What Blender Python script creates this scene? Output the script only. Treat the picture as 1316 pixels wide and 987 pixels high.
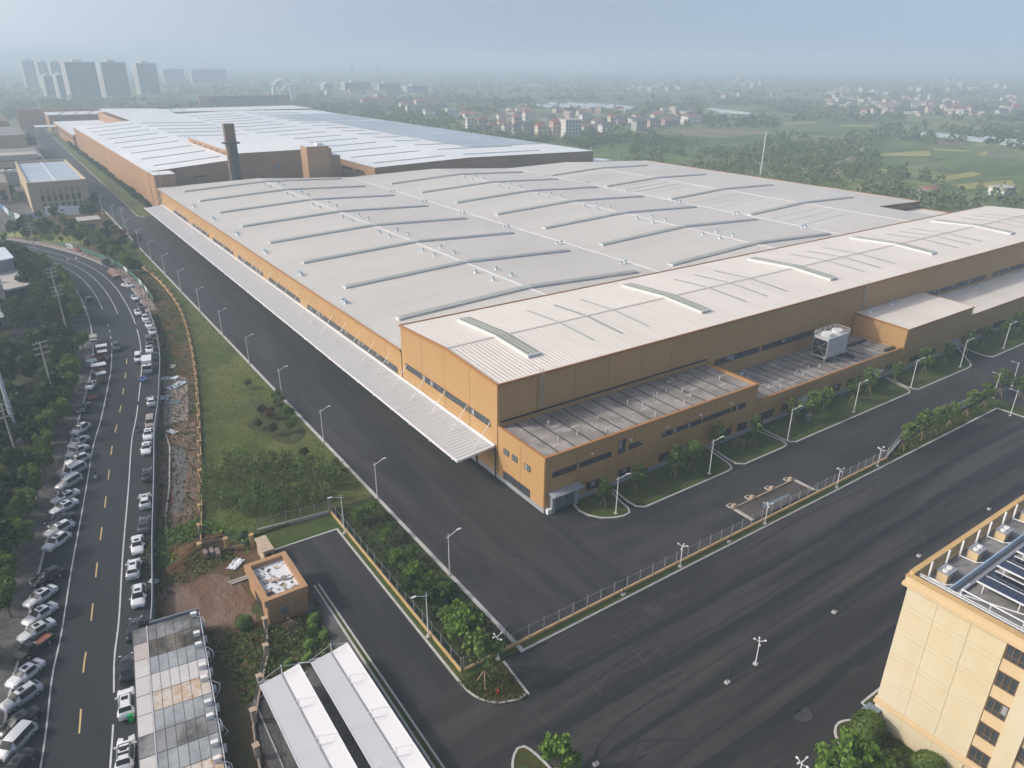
import bpy, math, random
import numpy as np
from mathutils import Matrix, Vector

random.seed(7)
rng = np.random.default_rng(11)
for o in list(bpy.data.objects):
    bpy.data.objects.remove(o)
scene = bpy.context.scene
COL = scene.collection

# ------------------------------------------------------------------ camera
CAM_H = 70.0
FPX, PITCH, ROLL, YAW = 937.593, 0.416092, 0.00564696, 0.60706989
CX, CY = 658.0, 493.5
_f0 = Vector((math.sin(YAW), math.cos(YAW), 0)); _r0 = Vector((math.cos(YAW), -math.sin(YAW), 0)); _z = Vector((0, 0, 1))
FW = _f0 * math.cos(PITCH) - _z * math.sin(PITCH)
_up = _f0 * math.sin(PITCH) + _z * math.cos(PITCH)
RT = _r0 * math.cos(ROLL) + _up * math.sin(ROLL)
UP = -_r0 * math.sin(ROLL) + _up * math.cos(ROLL)
cd = bpy.data.cameras.new('camera'); cam = bpy.data.objects.new('camera', cd); COL.objects.link(cam)
cd.sensor_fit = 'HORIZONTAL'; cd.sensor_width = 36.0; cd.lens = FPX / 1316 * 36.0
cd.clip_start = 0.5; cd.clip_end = 90000
m = Matrix.Identity(4)
for i in range(3):
    m[i][0] = RT[i]; m[i][1] = UP[i]; m[i][2] = -FW[i]
m[2][3] = CAM_H
cam.matrix_world = m
scene.camera = cam

# ------------------------------------------------------------------ sky, sun, exposure
SUN_AZ = Vector((-0.88, 0.47, 0)).normalized()
SUN_EL = math.radians(37)
SUN_DIR = Vector((SUN_AZ.x * math.cos(SUN_EL), SUN_AZ.y * math.cos(SUN_EL), math.sin(SUN_EL)))
world = bpy.data.worlds.new('World'); scene.world = world; world.use_nodes = True
wn = world.node_tree.nodes; wl = world.node_tree.links
sky = wn.new('ShaderNodeTexSky'); sky.sky_type = 'NISHITA'; sky.sun_disc = False
sky.sun_elevation = SUN_EL; sky.sun_rotation = math.atan2(SUN_AZ.x, SUN_AZ.y)
sky.air_density = 0.5; sky.dust_density = 3.6; sky.ozone_density = 0.15; sky.altitude = 60
bg = wn['Background']; bg.inputs['Strength'].default_value = 0.15
wl.new(sky.outputs[0], bg.inputs['Color'])
# the murk near the horizon keeps the tone of the sky a few degrees above it, all the way round
tc = wn.new('ShaderNodeTexCoord'); sx = wn.new('ShaderNodeSeparateXYZ'); mxz = wn.new('ShaderNodeMath'); mxz.operation = 'MAXIMUM'; mxz.inputs[1].default_value = 0.085
cb_ = wn.new('ShaderNodeCombineXYZ'); wl.new(tc.outputs['Generated'], sx.inputs[0]); wl.new(sx.outputs[0], cb_.inputs[0]); wl.new(sx.outputs[1], cb_.inputs[1]); wl.new(sx.outputs[2], mxz.inputs[0]); wl.new(mxz.outputs[0], cb_.inputs[2])
nm = wn.new('ShaderNodeVectorMath'); nm.operation = 'NORMALIZE'; wl.new(cb_.outputs[0], nm.inputs[0]); wl.new(nm.outputs[0], sky.inputs[0])
sd = bpy.data.lights.new('sun', 'SUN'); sd.energy = 1.5; sd.angle = math.radians(1.5); sd.color = (1.0, 0.96, 0.88)
sun = bpy.data.objects.new('sun', sd); COL.objects.link(sun)
sun.rotation_euler = (-SUN_DIR).to_track_quat('-Z', 'Y').to_euler()
sun.location = (-100, 60, 200)
vs = scene.view_settings
vs.view_transform = 'Standard'; vs.look = 'None'; vs.exposure = 0.63; vs.gamma = 1.0; vs.use_curve_mapping = False
scene.cycles.use_denoising = True
scene.cycles.max_bounces = 6; scene.cycles.diffuse_bounces = 3; scene.cycles.glossy_bounces = 2
scene.cycles.volume_bounces = 0; scene.cycles.transparent_max_bounces = 8
HAZE_DENSITY = 0.00060

# ------------------------------------------------------------------ helpers
def ray(px, py):
    return FW + RT * ((px - CX) / FPX) - UP * ((py - CY) / FPX)
def G(px, py, z=0.0):
    """the point at height z that shows at photo pixel (px, py)"""
    d = ray(px, py); t = (z - CAM_H) / d.z
    return (d.x * t, d.y * t)
def depth(x, y, z=0):
    return Vector((x, y, z - CAM_H)).dot(FW)

class MB:
    def __init__(s): s.v = []; s.f = []; s.mi = []
    def add(s, vs, fs, mi=0):
        n = len(s.v); s.v += [tuple(p) for p in vs]
        s.f += [tuple(i + n for i in f) for f in fs]; s.mi += [mi] * len(fs); return s
    def box(s, x0, y0, z0, x1, y1, z1, mi=0):
        return s.add([(x0,y0,z0),(x1,y0,z0),(x1,y1,z0),(x0,y1,z0),(x0,y0,z1),(x1,y0,z1),(x1,y1,z1),(x0,y1,z1)],
                     [(0,3,2,1),(4,5,6,7),(0,1,5,4),(1,2,6,5),(2,3,7,6),(3,0,4,7)], mi)
    def rbox(s, c, d, a=0.0, mi=0):
        ca, sa = math.cos(a), math.sin(a); vs = []
        for z in (-.5, .5):
            for x, y in ((-.5,-.5),(.5,-.5),(.5,.5),(-.5,.5)):
                X, Y = x*d[0], y*d[1]; vs.append((c[0]+X*ca-Y*sa, c[1]+X*sa+Y*ca, c[2]+z*d[2]))
        return s.add(vs, [(0,3,2,1),(4,5,6,7),(0,1,5,4),(1,2,6,5),(2,3,7,6),(3,0,4,7)], mi)
    def beam(s, p0, p1, w, h=None, mi=0):
        h = h or w; a = Vector(p0); b = Vector(p1); d = (b-a).normalized()
        r = d.cross(Vector((0,0,1)));
        if r.length < 1e-4: r = Vector((1,0,0))
        r.normalize(); u = r.cross(d).normalized(); vs = []
        for p in (a, b):
            for i, j in ((-1,-1),(1,-1),(1,1),(-1,1)): vs.append(p + r*(i*w/2) + u*(j*h/2))
        return s.add(vs, [(0,1,2,3),(7,6,5,4),(0,4,5,1),(1,5,6,2),(2,6,7,3),(3,7,4,0)], mi)
    def tube(s, p0, p1, r0, r1=None, n=8, cap=True, mi=0):
        r1 = r0 if r1 is None else r1; a = Vector(p0); b = Vector(p1); d = (b-a).normalized()
        r = d.orthogonal().normalized(); u = d.cross(r); vs = []
        for p, rr in ((a, r0), (b, r1)):
            for k in range(n):
                t = 2*math.pi*k/n; vs.append(p + r*(math.cos(t)*rr) + u*(math.sin(t)*rr))
        fs = [(k, (k+1) % n, n+(k+1) % n, n+k) for k in range(n)]
        if cap: fs += [tuple(range(n))[::-1], tuple(range(n, 2*n))]
        return s.add(vs, fs, mi)
    def poly_tube(s, pts, r, n=5, mi=0):
        for a, b in zip(pts[:-1], pts[1:]): s.tube(a, b, r, r, n, True, mi)
        return s
    def prism(s, poly, z0, z1, mi=0, bottom=False):
        n = len(poly); area = sum(poly[i][0]*poly[(i+1) % n][1]-poly[(i+1) % n][0]*poly[i][1] for i in range(n))
        if area < 0: poly = poly[::-1]
        vs = [(p[0], p[1], z0) for p in poly] + [(p[0], p[1], z1) for p in poly]
        fs = [(i, (i+1) % n, n+(i+1) % n, n+i) for i in range(n)] + [tuple(range(n, 2*n))]
        if bottom: fs.append(tuple(range(n))[::-1])
        return s.add(vs, fs, mi)
    def sheet(s, poly, z, mi=0):
        n = len(poly); area = sum(poly[i][0]*poly[(i+1) % n][1]-poly[(i+1) % n][0]*poly[i][1] for i in range(n))
        if area < 0: poly = poly[::-1]
        return s.add([(p[0], p[1], z) for p in poly], [tuple(range(n))], mi)
    def ribbon(s, line, o0, o1, z, z0=None, mi=0):
        """a strip that follows a ground line between two offsets to its right; with z0 it gets sides"""
        L = offset(line, o0); R = offset(line, o1)
        for i in range(len(line)-1):
            q = [L[i], R[i], R[i+1], L[i+1]]
            if z0 is None: s.add([(p[0], p[1], z) for p in q], [(0,1,2,3)], mi)
            else:
                vs = [(p[0], p[1], z0) for p in q] + [(p[0], p[1], z) for p in q]
                fs = [(4,5,6,7), (1,2,6,5), (3,0,4,7)]
                if i == 0: fs.append((0,1,5,4))
                if i == len(line)-2: fs.append((2,3,7,6))
                s.add(vs, fs, mi)
        return s
    def ball(s, c, r, nu=8, nv=5, sz=1.0, mi=0):
        vs = [(c[0], c[1], c[2]-r*sz)]
        for j in range(1, nv):
            t = -math.pi/2 + math.pi*j/nv
            for i in range(nu):
                a = 2*math.pi*i/nu; vs.append((c[0]+r*math.cos(t)*math.cos(a), c[1]+r*math.cos(t)*math.sin(a), c[2]+r*sz*math.sin(t)))
        vs.append((c[0], c[1], c[2]+r*sz)); e = len(vs)-1
        fs = [(0, 1+(i+1) % nu, 1+i) for i in range(nu)]
        for j in range(nv-2):
            b = 1+j*nu
            fs += [(b+i, b+(i+1) % nu, b+nu+(i+1) % nu, b+nu+i) for i in range(nu)]
        b = 1+(nv-2)*nu
        fs += [(b+i, b+(i+1) % nu, e) for i in range(nu)]
        return s.add(vs, fs, mi)
    def mesh(s, name, mats, o=(0,0,0), smooth=False):
        used = sorted({i for f in s.f for i in f})
        if len(used) < len(s.v):
            ix = {u: k for k, u in enumerate(used)}; s.v = [s.v[u] for u in used]; s.f = [tuple(ix[i] for i in f) for f in s.f]
        me = bpy.data.meshes.new(name)
        me.from_pydata([(v[0]-o[0], v[1]-o[1], v[2]-o[2]) for v in s.v], [], s.f)
        mats = mats if isinstance(mats, (list, tuple)) else [mats]
        for q in mats: me.materials.append(q)
        if len(mats) > 1: me.polygons.foreach_set('material_index', s.mi)
        if smooth: me.polygons.foreach_set('use_smooth', [True]*len(s.f))
        me.update()
        if smooth: me.set_sharp_from_angle(angle=math.radians(smooth if smooth > 1 else 180))
        return me

def offset(line, o):
    out = []; n = len(line)
    for i in range(n):
        a = line[max(i-1, 0)]; b = line[min(i+1, n-1)]
        dx, dy = b[0]-a[0], b[1]-a[1]; l = math.hypot(dx, dy) or 1
        out.append((line[i][0]+dy/l*o, line[i][1]-dx/l*o))
    return out
def smooth_line(pts, step=4.0):
    """Catmull-Rom through the points, then even steps"""
    P = [Vector((p[0], p[1], 0)) for p in pts]; P = [P[0]*2-P[1]] + P + [P[-1]*2-P[-2]]; out = []
    for i in range(1, len(P)-2):
        for k in range(12):
            t = k/12; a, b, c, d = P[i-1], P[i], P[i+1], P[i+2]
            out.append(0.5*((2*b)+(c-a)*t+(2*a-5*b+4*c-d)*t*t+(3*b-a-3*c+d)*t**3))
    out.append(P[-2]); res = [out[0]]; acc = 0
    for a, b in zip(out[:-1], out[1:]):
        l = (b-a).length
        while acc + l >= step:
            a = a + (b-a).normalized()*(step-acc); l = (b-a).length; acc = 0; res.append(a.copy())
        acc += l
    res.append(out[-1])
    return [(p.x, p.y) for p in res]

def new_obj(name, me, parent=None, loc=(0,0,0), rz=0.0, sc=None):
    o = bpy.data.objects.new(name, me); COL.objects.link(o)
    o.location = loc; o.rotation_euler = (0, 0, rz)
    if sc is not None: o.scale = sc if isinstance(sc, (tuple, list)) else (sc, sc, sc)
    if parent is not None: o.parent = parent
    return o
def tag(o, label, cat, group=None):
    o['label'] = label; o['category'] = cat
    if group: o['group'] = group
    return o
def thing(name, label, cat, loc=(0,0,0), rz=0.0, group=None):
    o = new_obj(name, None, None, loc, rz); o.empty_display_size = 0.5
    return tag(o, label, cat, group)
def org(o):
    while o.parent is not None: o = o.parent
    return o.location
def part(name, mb, mats, parent, smooth=False, local=False, kind=None, label=None):
    o = new_obj(name, mb.mesh(name, mats, (0,0,0) if local else org(parent), smooth), parent)
    if kind: o['kind'] = kind
    if label: o['label'] = label
    return o
def piece(name, me, parent, wpos, rz=0.0):
    """one of many alike pieces: shared mesh, world position"""
    g = org(parent)
    return new_obj(name, me, parent, (wpos[0]-g[0], wpos[1]-g[1], wpos[2]-g[2]), rz)
def solo(name, mb, mats, label, cat, group=None, smooth=False):
    a = np.array(mb.v); c = ((a[:,0].min()+a[:,0].max())/2, (a[:,1].min()+a[:,1].max())/2, a[:,2].min())
    o = new_obj(name, mb.mesh(name, mats, c, smooth), None, c)
    return tag(o, label, cat, group)
def struct(name, mb, mats, smooth=False):
    o = new_obj(name, mb.mesh(name, mats, (0,0,0), smooth)); o['kind'] = 'structure'; return o
def copy_tree(src, parent=None, swap=None):
    c = src.copy(); COL.objects.link(c); c.parent = parent
    if swap and c.type == 'MESH':
        for k, sl in enumerate(src.material_slots):
            if sl.material and sl.material.name in swap:
                c.material_slots[k].link = 'OBJECT'; c.material_slots[k].material = swap[sl.material.name]
    for ch in KIDS.get(src.name, src.children): copy_tree(ch, c, swap)
    return c
KIDS = {}
def remember(o):
    KIDS[o.name] = list(o.children)
    for ch in o.children: remember(ch)
def put(src, loc, rz=0.0, sc=1.0, label=None, cat=None, group=None, swap=None):
    c = copy_tree(src, None, swap); c.location = (loc[0], loc[1], loc[2] if len(loc) > 2 else 0.0)
    c.rotation_euler = (0, 0, rz); c.scale = sc if isinstance(sc, (tuple, list)) else (sc, sc, sc)
    if label: c['label'] = label
    if cat: c['category'] = cat
    if group: c['group'] = group
    return c
PROTOS = []
def proto(o):
    PROTOS.append(o); remember(o); return o
def drop_protos():
    def rm(o):
        for ch in list(o.children): rm(ch)
        bpy.data.objects.remove(o)
    for o in PROTOS: rm(o)
ORD = ['first','second','third','fourth','fifth','sixth','seventh','eighth','ninth','tenth','eleventh','twelfth','thirteenth','fourteenth',
       'fifteenth','sixteenth','seventeenth','eighteenth','nineteenth','twentieth']
def ordn(i):
    if i < 20: return ORD[i]
    t, u = divmod(i+1, 10); T = {2:'twenty', 3:'thirty', 4:'forty', 5:'fifty', 6:'sixty', 7:'seventy', 8:'eighty', 9:'ninety'}[t]
    return T+'-'+ORD[u-1] if u else T[:-1]+'ieth'

# ------------------------------------------------------------------ materials
def mat(name, col, rough=0.75, var=0.12, scale=0.6, metal=0.0, bump=0.0, bscale=8.0, spec=0.3, coord='Position', tint=None, tscale=None, stretch=(1,1,1), fine=0.0, island=0.0, objvar=0.0, ribs=None, coat=0.0, streak=None, streak2=None):
    m = bpy.data.materials.new(name); m.use_nodes = True; nt = m.node_tree; N = nt.nodes; L = nt.links
    b = N['Principled BSDF']; b.inputs['Roughness'].default_value = rough; b.inputs['Metallic'].default_value = metal
    b.inputs['Specular IOR Level'].default_value = spec; b.inputs['Coat Weight'].default_value = coat
    if coord == 'Position': src = N.new('ShaderNodeNewGeometry').outputs['Position']
    else: src = N.new('ShaderNodeTexCoord').outputs['Object']
    mp = N.new('ShaderNodeMapping'); mp.inputs['Scale'].default_value = stretch; L.new(src, mp.inputs['Vector'])
    def noise(sc, det=5.0, ro=0.6, v=None):
        n = N.new('ShaderNodeTexNoise'); n.inputs['Scale'].default_value = sc; n.inputs['Detail'].default_value = det; n.inputs['Roughness'].default_value = ro
        L.new(v or mp.outputs[0], n.inputs['Vector']); return n.outputs['Fac']
    def math_(op, a, c):
        q = N.new('ShaderNodeMath'); q.operation = op
        for i, x in enumerate((a, c)):
            if isinstance(x, (int, float)): q.inputs[i].default_value = x
            else: L.new(x, q.inputs[i])
        return q.outputs[0]
    def ramp(x, lo, hi):
        q = N.new('ShaderNodeMapRange'); q.inputs['From Min'].default_value = lo; q.inputs['From Max'].default_value = hi; L.new(x, q.inputs['Value']); return q.outputs[0]
    fac = math_('ADD', 1.0, math_('MULTIPLY', math_('SUBTRACT', noise(scale), 0.5), 2.6*var))
    if fine: fac = math_('ADD', fac, math_('MULTIPLY', math_('SUBTRACT', noise(scale*14, 3), 0.5), 2.6*fine))
    for sk in (streak, streak2):
        if sk:
            m2 = N.new('ShaderNodeMapping'); m2.inputs['Scale'].default_value = sk[0]; L.new(src, m2.inputs['Vector'])
            fac = math_('ADD', fac, math_('MULTIPLY', math_('SUBTRACT', noise(sk[1], 4, 0.65, m2.outputs[0]), 0.5), 2.6*sk[2]))
    if island:
        r = N.new('ShaderNodeNewGeometry').outputs['Random Per Island']; fac = math_('ADD', fac, math_('MULTIPLY', math_('SUBTRACT', r, 0.5), 2*island))
    if objvar:
        r = N.new('ShaderNodeObjectInfo').outputs['Random']; fac = math_('ADD', fac, math_('MULTIPLY', math_('SUBTRACT', r, 0.5), 2*objvar))
    base = N.new('ShaderNodeRGB'); base.outputs[0].default_value = (*col, 1); colr = base.outputs[0]
    if tint:
        mx = N.new('ShaderNodeMix'); mx.data_type = 'RGBA'
        L.new(ramp(noise(tscale or scale*0.35, 6, 0.65), 0.42, 0.62), mx.inputs[0]); L.new(colr, mx.inputs[6]); mx.inputs[7].default_value = (*tint, 1); colr = mx.outputs[2]
    sc_ = N.new('ShaderNodeVectorMath'); sc_.operation = 'SCALE'; L.new(colr, sc_.inputs[0]); L.new(fac, sc_.inputs['Scale'])
    L.new(sc_.outputs[0], b.inputs['Base Color'])
    h = None
    if bump: h = math_('MULTIPLY', noise(bscale, 4), bump)
    if ribs:
        ax, per, amp = ribs; sx = N.new('ShaderNodeSeparateXYZ'); L.new(src, sx.inputs[0])
        w = math_('POWER', math_('ABSOLUTE', math_('SINE', math_('MULTIPLY', sx.outputs['XYZ'.index(ax)], math.pi/per), 0.0), 0.0), 2.0)
        w = math_('MULTIPLY', w, amp); h = w if h is None else math_('ADD', h, w)
    if h is not None:
        bp = N.new('ShaderNodeBump'); bp.inputs['Strength'].default_value = 1.0; bp.inputs['Distance'].default_value = 1.0
        L.new(h, bp.inputs['Height']); L.new(bp.outputs[0], b.inputs['Normal'])
    return m
def leaf_mat(name, col, island=0.35, objvar=0.12, tint=None):
    m = mat(name, col, rough=0.6, var=0.25, scale=0.35, spec=0.2, island=island, objvar=objvar, tint=tint, tscale=0.25)
    nt = m.node_tree; N = nt.nodes; L = nt.links; b = N['Principled BSDF']
    tr = N.new('ShaderNodeBsdfTranslucent'); mx = N.new('ShaderNodeMixShader'); mx.inputs[0].default_value = 0.3
    L.new(b.inputs['Base Color'].links[0].from_socket, tr.inputs['Color']); L.new(b.outputs[0], mx.inputs[1]); L.new(tr.outputs[0], mx.inputs[2])
    L.new(mx.outputs[0], N['Material Output'].inputs['Surface']); return m
M = {}
M['asphalt_yard'] = mat('asphalt_yard', (0.0245, 0.0235, 0.0225), 0.62, 0.40, 0.20, spec=0.25, stretch=(0.09, 1.0, 1), tint=(0.047, 0.044, 0.041), tscale=0.26, streak=((.006,1,1),.32,.38), streak2=((.03,1.6,1),.8,.14), fine=0.12, bump=0.01, bscale=3)
M['asphalt_road'] = mat('asphalt_road', (0.0255, 0.0255, 0.0255), 0.62, 0.28, 0.24, spec=0.25, stretch=(1.0, 0.1, 1), tint=(0.044, 0.042, 0.041), tscale=0.34, streak=((1,.006,1),.4,.26), streak2=((2,.03,1),.8,.10), fine=0.12, bump=0.01, bscale=3)
M['asphalt_lane'] = mat('asphalt_lane', (0.0255, 0.0255, 0.0255), 0.65, 0.25, 0.12, spec=0.25, stretch=(0.25, 0.8, 1), tint=(0.047, 0.045, 0.043), tscale=0.14, streak=((.008,1,1),.4,.25), fine=0.12, bump=0.01, bscale=3)
M['asphalt_street'] = mat('asphalt_street', (0.023, 0.0265, 0.031), 0.75, 0.18, 0.12, spec=0.2, stretch=(1, 0.25, 1), tint=(0.034, 0.0375, 0.042), fine=0.12, streak=((1.2,.03,1),.5,.16))
M['lawn'] = mat('lawn', (0.072, 0.098, 0.022), 0.9, 0.3, 0.25, spec=0.1, streak=((1,1,1),.05,.25), tint=(0.125, 0.128, 0.040), tscale=0.07, fine=0.25, bump=0.25, bscale=2.2)
M['verge_lawn'] = mat('verge_grass', (0.050, 0.082, 0.020), 0.9, 0.35, 0.5, spec=0.1, tint=(0.075, 0.085, 0.025), tscale=0.2, fine=0.3, bump=0.25, bscale=3)  # darker green grass for the verges and the annex lawns
M['bed'] = mat('planting_bed', (0.062, 0.086, 0.026), 0.95, 0.4, 0.7, spec=0.1, tint=(0.060, 0.048, 0.030), tscale=0.35, fine=0.35, bump=0.3, bscale=3)
M['groundcover'] = mat('ground_cover', (0.055, 0.080, 0.018), 0.9, 0.4, 1.2, spec=0.1, tint=(0.090, 0.060, 0.025), tscale=1.0, fine=0.3, bump=0.35, bscale=4)
M['earth'] = mat('bare_earth', (0.125, 0.072, 0.040), 0.95, 0.35, 0.35, spec=0.1, tint=(0.055, 0.068, 0.025), tscale=0.13, fine=0.25, bump=0.25, bscale=1.5)
M['mud'] = mat('mud', (0.140, 0.084, 0.052), 0.9, 0.35, 0.5, spec=0.2, tint=(0.175, 0.125, 0.095), tscale=0.3, fine=0.25, bump=0.3, bscale=1.2, stretch=(1, .5, 1))
M['mound'] = mat('mound_soil', (0.120, 0.062, 0.032), 0.95, 0.45, 0.8, spec=0.1, tint=(0.060, 0.075, 0.022), tscale=0.16, fine=0.35, bump=0.35, bscale=2.5)
M['rubble'] = mat('rubble_paving', (0.33, 0.26, 0.23), 0.9, 0.4, 0.9, spec=0.1, tint=(0.20, 0.16, 0.14), tscale=0.4, fine=0.4, bump=0.2, bscale=5)
M['sidewalk'] = mat('sidewalk', (0.13, 0.125, 0.12), 0.9, 0.3, 0.8, spec=0.1, tint=(0.07, 0.068, 0.062), tscale=0.3, fine=0.9, bump=0.15, bscale=6)
M['paver'] = mat('car_park_paver', (0.13, 0.125, 0.12), 0.9, 0.25, 0.6, spec=0.1, tint=(0.09, 0.085, 0.08), fine=0.4, bump=0.1, bscale=5)
M['kerb'] = mat('kerb', (0.42, 0.41, 0.39), 0.85, 0.25, 0.7, fine=0.2)
M['white_paint'] = mat('white_paint', (0.50, 0.51, 0.51), 0.7, 0.35, 1.2, fine=0.3)
M['yellow_paint'] = mat('yellow_paint', (0.55, 0.42, 0.17), 0.7, 0.35, 1.5, fine=0.25)
M['water'] = mat('water', (0.12, 0.105, 0.09), 0.12, 0.1, 0.3, spec=0.6)
M['pond'] = mat('pond', (0.16, 0.19, 0.20), 0.15, 0.1, 0.02, spec=0.5)
M['poly_film'] = mat('poly_film', (.30,.34,.36), .5, .2, .1)
M['field_gold'] = mat('field_gold', (0.28, 0.265, 0.075), 0.95, 0.3, 0.05, fine=0.3, stretch=(1, .2, 1))
M['field_green'] = mat('field_green', (0.10, 0.14, 0.035), 0.95, 0.3, 0.05, fine=0.35, stretch=(.2, 1, 1))
M['field_brown'] = mat('field_brown', (0.16, 0.12, 0.08), 0.95, 0.3, 0.05, fine=0.3)
M['dirt_road'] = mat('dirt_road', (0.33, 0.28, 0.23), 0.95, 0.2, 0.1)
# building skins
M['orange'] = mat('orange_cladding', (0.43, 0.26, 0.105), 0.55, 0.05, 0.15, spec=0.35, fine=0.02, ribs=('Z', 0.9, 0.012), objvar=0.035, streak=((1,1,.05),1.3,.055), streak2=((.25,.25,.3),.2,.05))
M['orange_far'] = mat('terracotta_cladding', (0.37, 0.215, 0.112), 0.6, 0.06, 0.05, spec=0.3, ribs=('Z', 1.0, 0.012), objvar=0.04, streak=((1,1,.05),.5,.06))
M['joint'] = mat('cladding_joint', (0.20, 0.095, 0.03), 0.7, 0.05)
M['trim'] = mat('roof_trim', (0.36, 0.17, 0.055), 0.5, 0.06)
M['trim_dark'] = mat('roof_trim_dark', (0.16, 0.10, 0.06), 0.5, 0.06)
M['plinth'] = mat('grey_plinth', (0.27, 0.29, 0.30), 0.8, 0.12, 0.5, fine=0.08)
M['roof_x'] = mat('roof_sheet_across', (0.575, 0.552, 0.495), 0.5, 0.06, 0.06, spec=0.4, stretch=(0.2, 1, 1), tint=(0.515, 0.49, 0.44), tscale=0.03, fine=0.035, streak=((.02,1,1),.9,.10), streak2=((.05,.12,1),.5,.07), ribs=('Y', 0.9, 0.10))
M['roof_y'] = mat('roof_sheet_along', (0.72, 0.665, 0.585), 0.5, 0.05, 0.06, spec=0.4, stretch=(1, .15, 1), tint=(0.68, 0.625, 0.55), tscale=0.05, fine=0.04, streak=((1,.03,1),.9,.09), streak2=((.1,.1,1),.6,.05), ribs=('X', 0.9, 0.075))
M['roof_white'] = mat('white_roof_membrane', (0.72, 0.735, 0.72), 0.5, 0.06, 0.03, spec=0.3, tint=(0.64, 0.68, 0.70), tscale=0.02, ribs=('Y', 1.2, 0.03))
M['roof_blue'] = mat('blue_grey_roof_sheet', (0.33, 0.40, 0.45), 0.45, 0.1, 0.03, tint=(0.40, 0.46, 0.50), tscale=0.03)
M['canopy'] = mat('canopy_sheet', (0.44, 0.455, 0.465), 0.42, 0.06, 0.1, spec=0.5, fine=0.04, ribs=('Y', 0.95, 0.13))
M['skylight'] = mat('skylight_frame', (0.52, 0.55, 0.55), 0.5, 0.05)
M['skyglass'] = mat('skylight_glazing', (0.27, 0.285, 0.225), 0.5, 0.15, 0.4, spec=0.2, fine=0.1)
M['strip'] = mat('translucent_strip', (0.34, 0.39, 0.36), 0.45, 0.15, 0.5)
M['white_metal'] = mat('white_metal', (0.72, 0.72, 0.72), 0.45, 0.06, 0.8)
M['grey_metal'] = mat('grey_metal', (0.34, 0.35, 0.36), 0.45, 0.1, 0.8, metal=0.3)
M['steel'] = mat('galvanised_steel', (0.42, 0.43, 0.44), 0.4, 0.12, 1.0, metal=0.6)
M['dark_metal'] = mat('dark_metal', (0.035, 0.036, 0.038), 0.5, 0.1)
M['fence_bar'] = mat('fence_bar', (0.23, 0.24, 0.25), 0.5, 0.1, metal=0.4)
M['vent_blue'] = mat('vent_cap_blue', (0.30, 0.45, 0.52), 0.4, 0.1)
M['glass'] = mat('window_glass', (0.045, 0.055, 0.062), 0.12, 0.25, 0.5, spec=0.8)
M['glass_pale'] = mat('pale_window_glass', (0.14, 0.17, 0.19), 0.2, 0.3, 0.4, spec=0.6)
M['frame_dark'] = mat('window_frame_dark', (0.06, 0.062, 0.065), 0.5, 0.1)
M['frame_brown'] = mat('window_frame_brown', (0.15, 0.10, 0.06), 0.5, 0.1)
M['membrane'] = mat('old_flat_roof', (0.205, 0.185, 0.165), 0.85, 0.4, 0.25, spec=0.2, tint=(0.33, 0.305, 0.28), tscale=0.22, fine=0.25, streak=((.25,1,1),.5,.15))
M['membrane_joint'] = mat('flat_roof_joint', (0.035, 0.032, 0.03), 0.8, 0.1)
M['stain'] = mat('lime_stain', (0.38, 0.35, 0.33), 0.9, 0.35, 1.0, fine=0.3)
M['cream'] = mat('cream_render', (0.58, 0.52, 0.38), 0.8, 0.03, 0.25, spec=0.2, fine=0.015, streak=((1,1,.05),.9,.05), tint=(0.57,0.485,0.31), tscale=.15)
M['cream_joint'] = mat('render_joint', (0.40, 0.32, 0.18), 0.8, 0.05)
M['ochre'] = mat('ochre_render', (0.58, 0.44, 0.26), 0.8, 0.05, 0.4, spec=0.2, fine=0.02)
M['ochre_wall'] = mat('ochre_wall', (0.50, 0.34, 0.15), 0.85, 0.2, 0.5, fine=0.12)
M['roof_grey'] = mat('concrete_roof', (0.24, 0.24, 0.23), 0.9, 0.2, 0.4, tint=(0.16, 0.16, 0.155), tscale=0.25, fine=0.15)
M['solar'] = mat('solar_panel', (0.016, 0.021, 0.036), 0.16, 0.1, 0.4, spec=0.7)
M['pipe_blue'] = mat('blue_pipe', (0.30, 0.42, 0.52), 0.4, 0.08)
M['tan'] = mat('tan_tile_wall', (0.46, 0.37, 0.245), 0.8, 0.06, 0.2, fine=0.04)
M['tan_dark'] = mat('tan_tile_dark', (0.34, 0.25, 0.155), 0.8, 0.06, 0.2)
M['concrete'] = mat('concrete', (0.40, 0.37, 0.33), 0.85, 0.15, 0.6, fine=0.12)
M['stone'] = mat('beige_stone', (0.42, 0.33, 0.24), 0.85, 0.25, 1.0, fine=0.2)
M['white_sheet'] = mat('white_sheet', (0.62, 0.64, 0.66), 0.6, 0.12, 0.7)
M['membrane_white'] = mat('white_tensile_fabric', (0.60, 0.60, 0.605), 0.7, 0.03, 0.4, spec=0.2)
M['hoarding'] = mat('hoarding_steel', (0.17, 0.21, 0.24), 0.6, 0.2, 0.4, ribs=('Y', 0.5, 0.03))
M['blue_board'] = mat('blue_board', (0.09, 0.16, 0.36), 0.6, 0.2)
M['board_white'] = mat('board_white', (0.55, 0.60, 0.65), 0.6, 0.15)
M['board_green'] = mat('board_green', (0.06, 0.14, 0.10), 0.7, 0.2)
M['cab_white'] = mat('cabin_roof_white', (0.50, 0.485, 0.465), 0.7, 0.15, 0.5, fine=0.08)
M['cab_grey'] = mat('cabin_roof_grey', (0.31, 0.33, 0.335), 0.55, 0.15, 0.35, tint=(0.21, 0.225, 0.235), tscale=0.3, fine=0.05)
M['cab_wet'] = mat('cabin_roof_wet', (0.24, 0.245, 0.24), 0.35, 0.2, 0.35, tint=(0.085, 0.085, 0.075), tscale=0.28)
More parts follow.
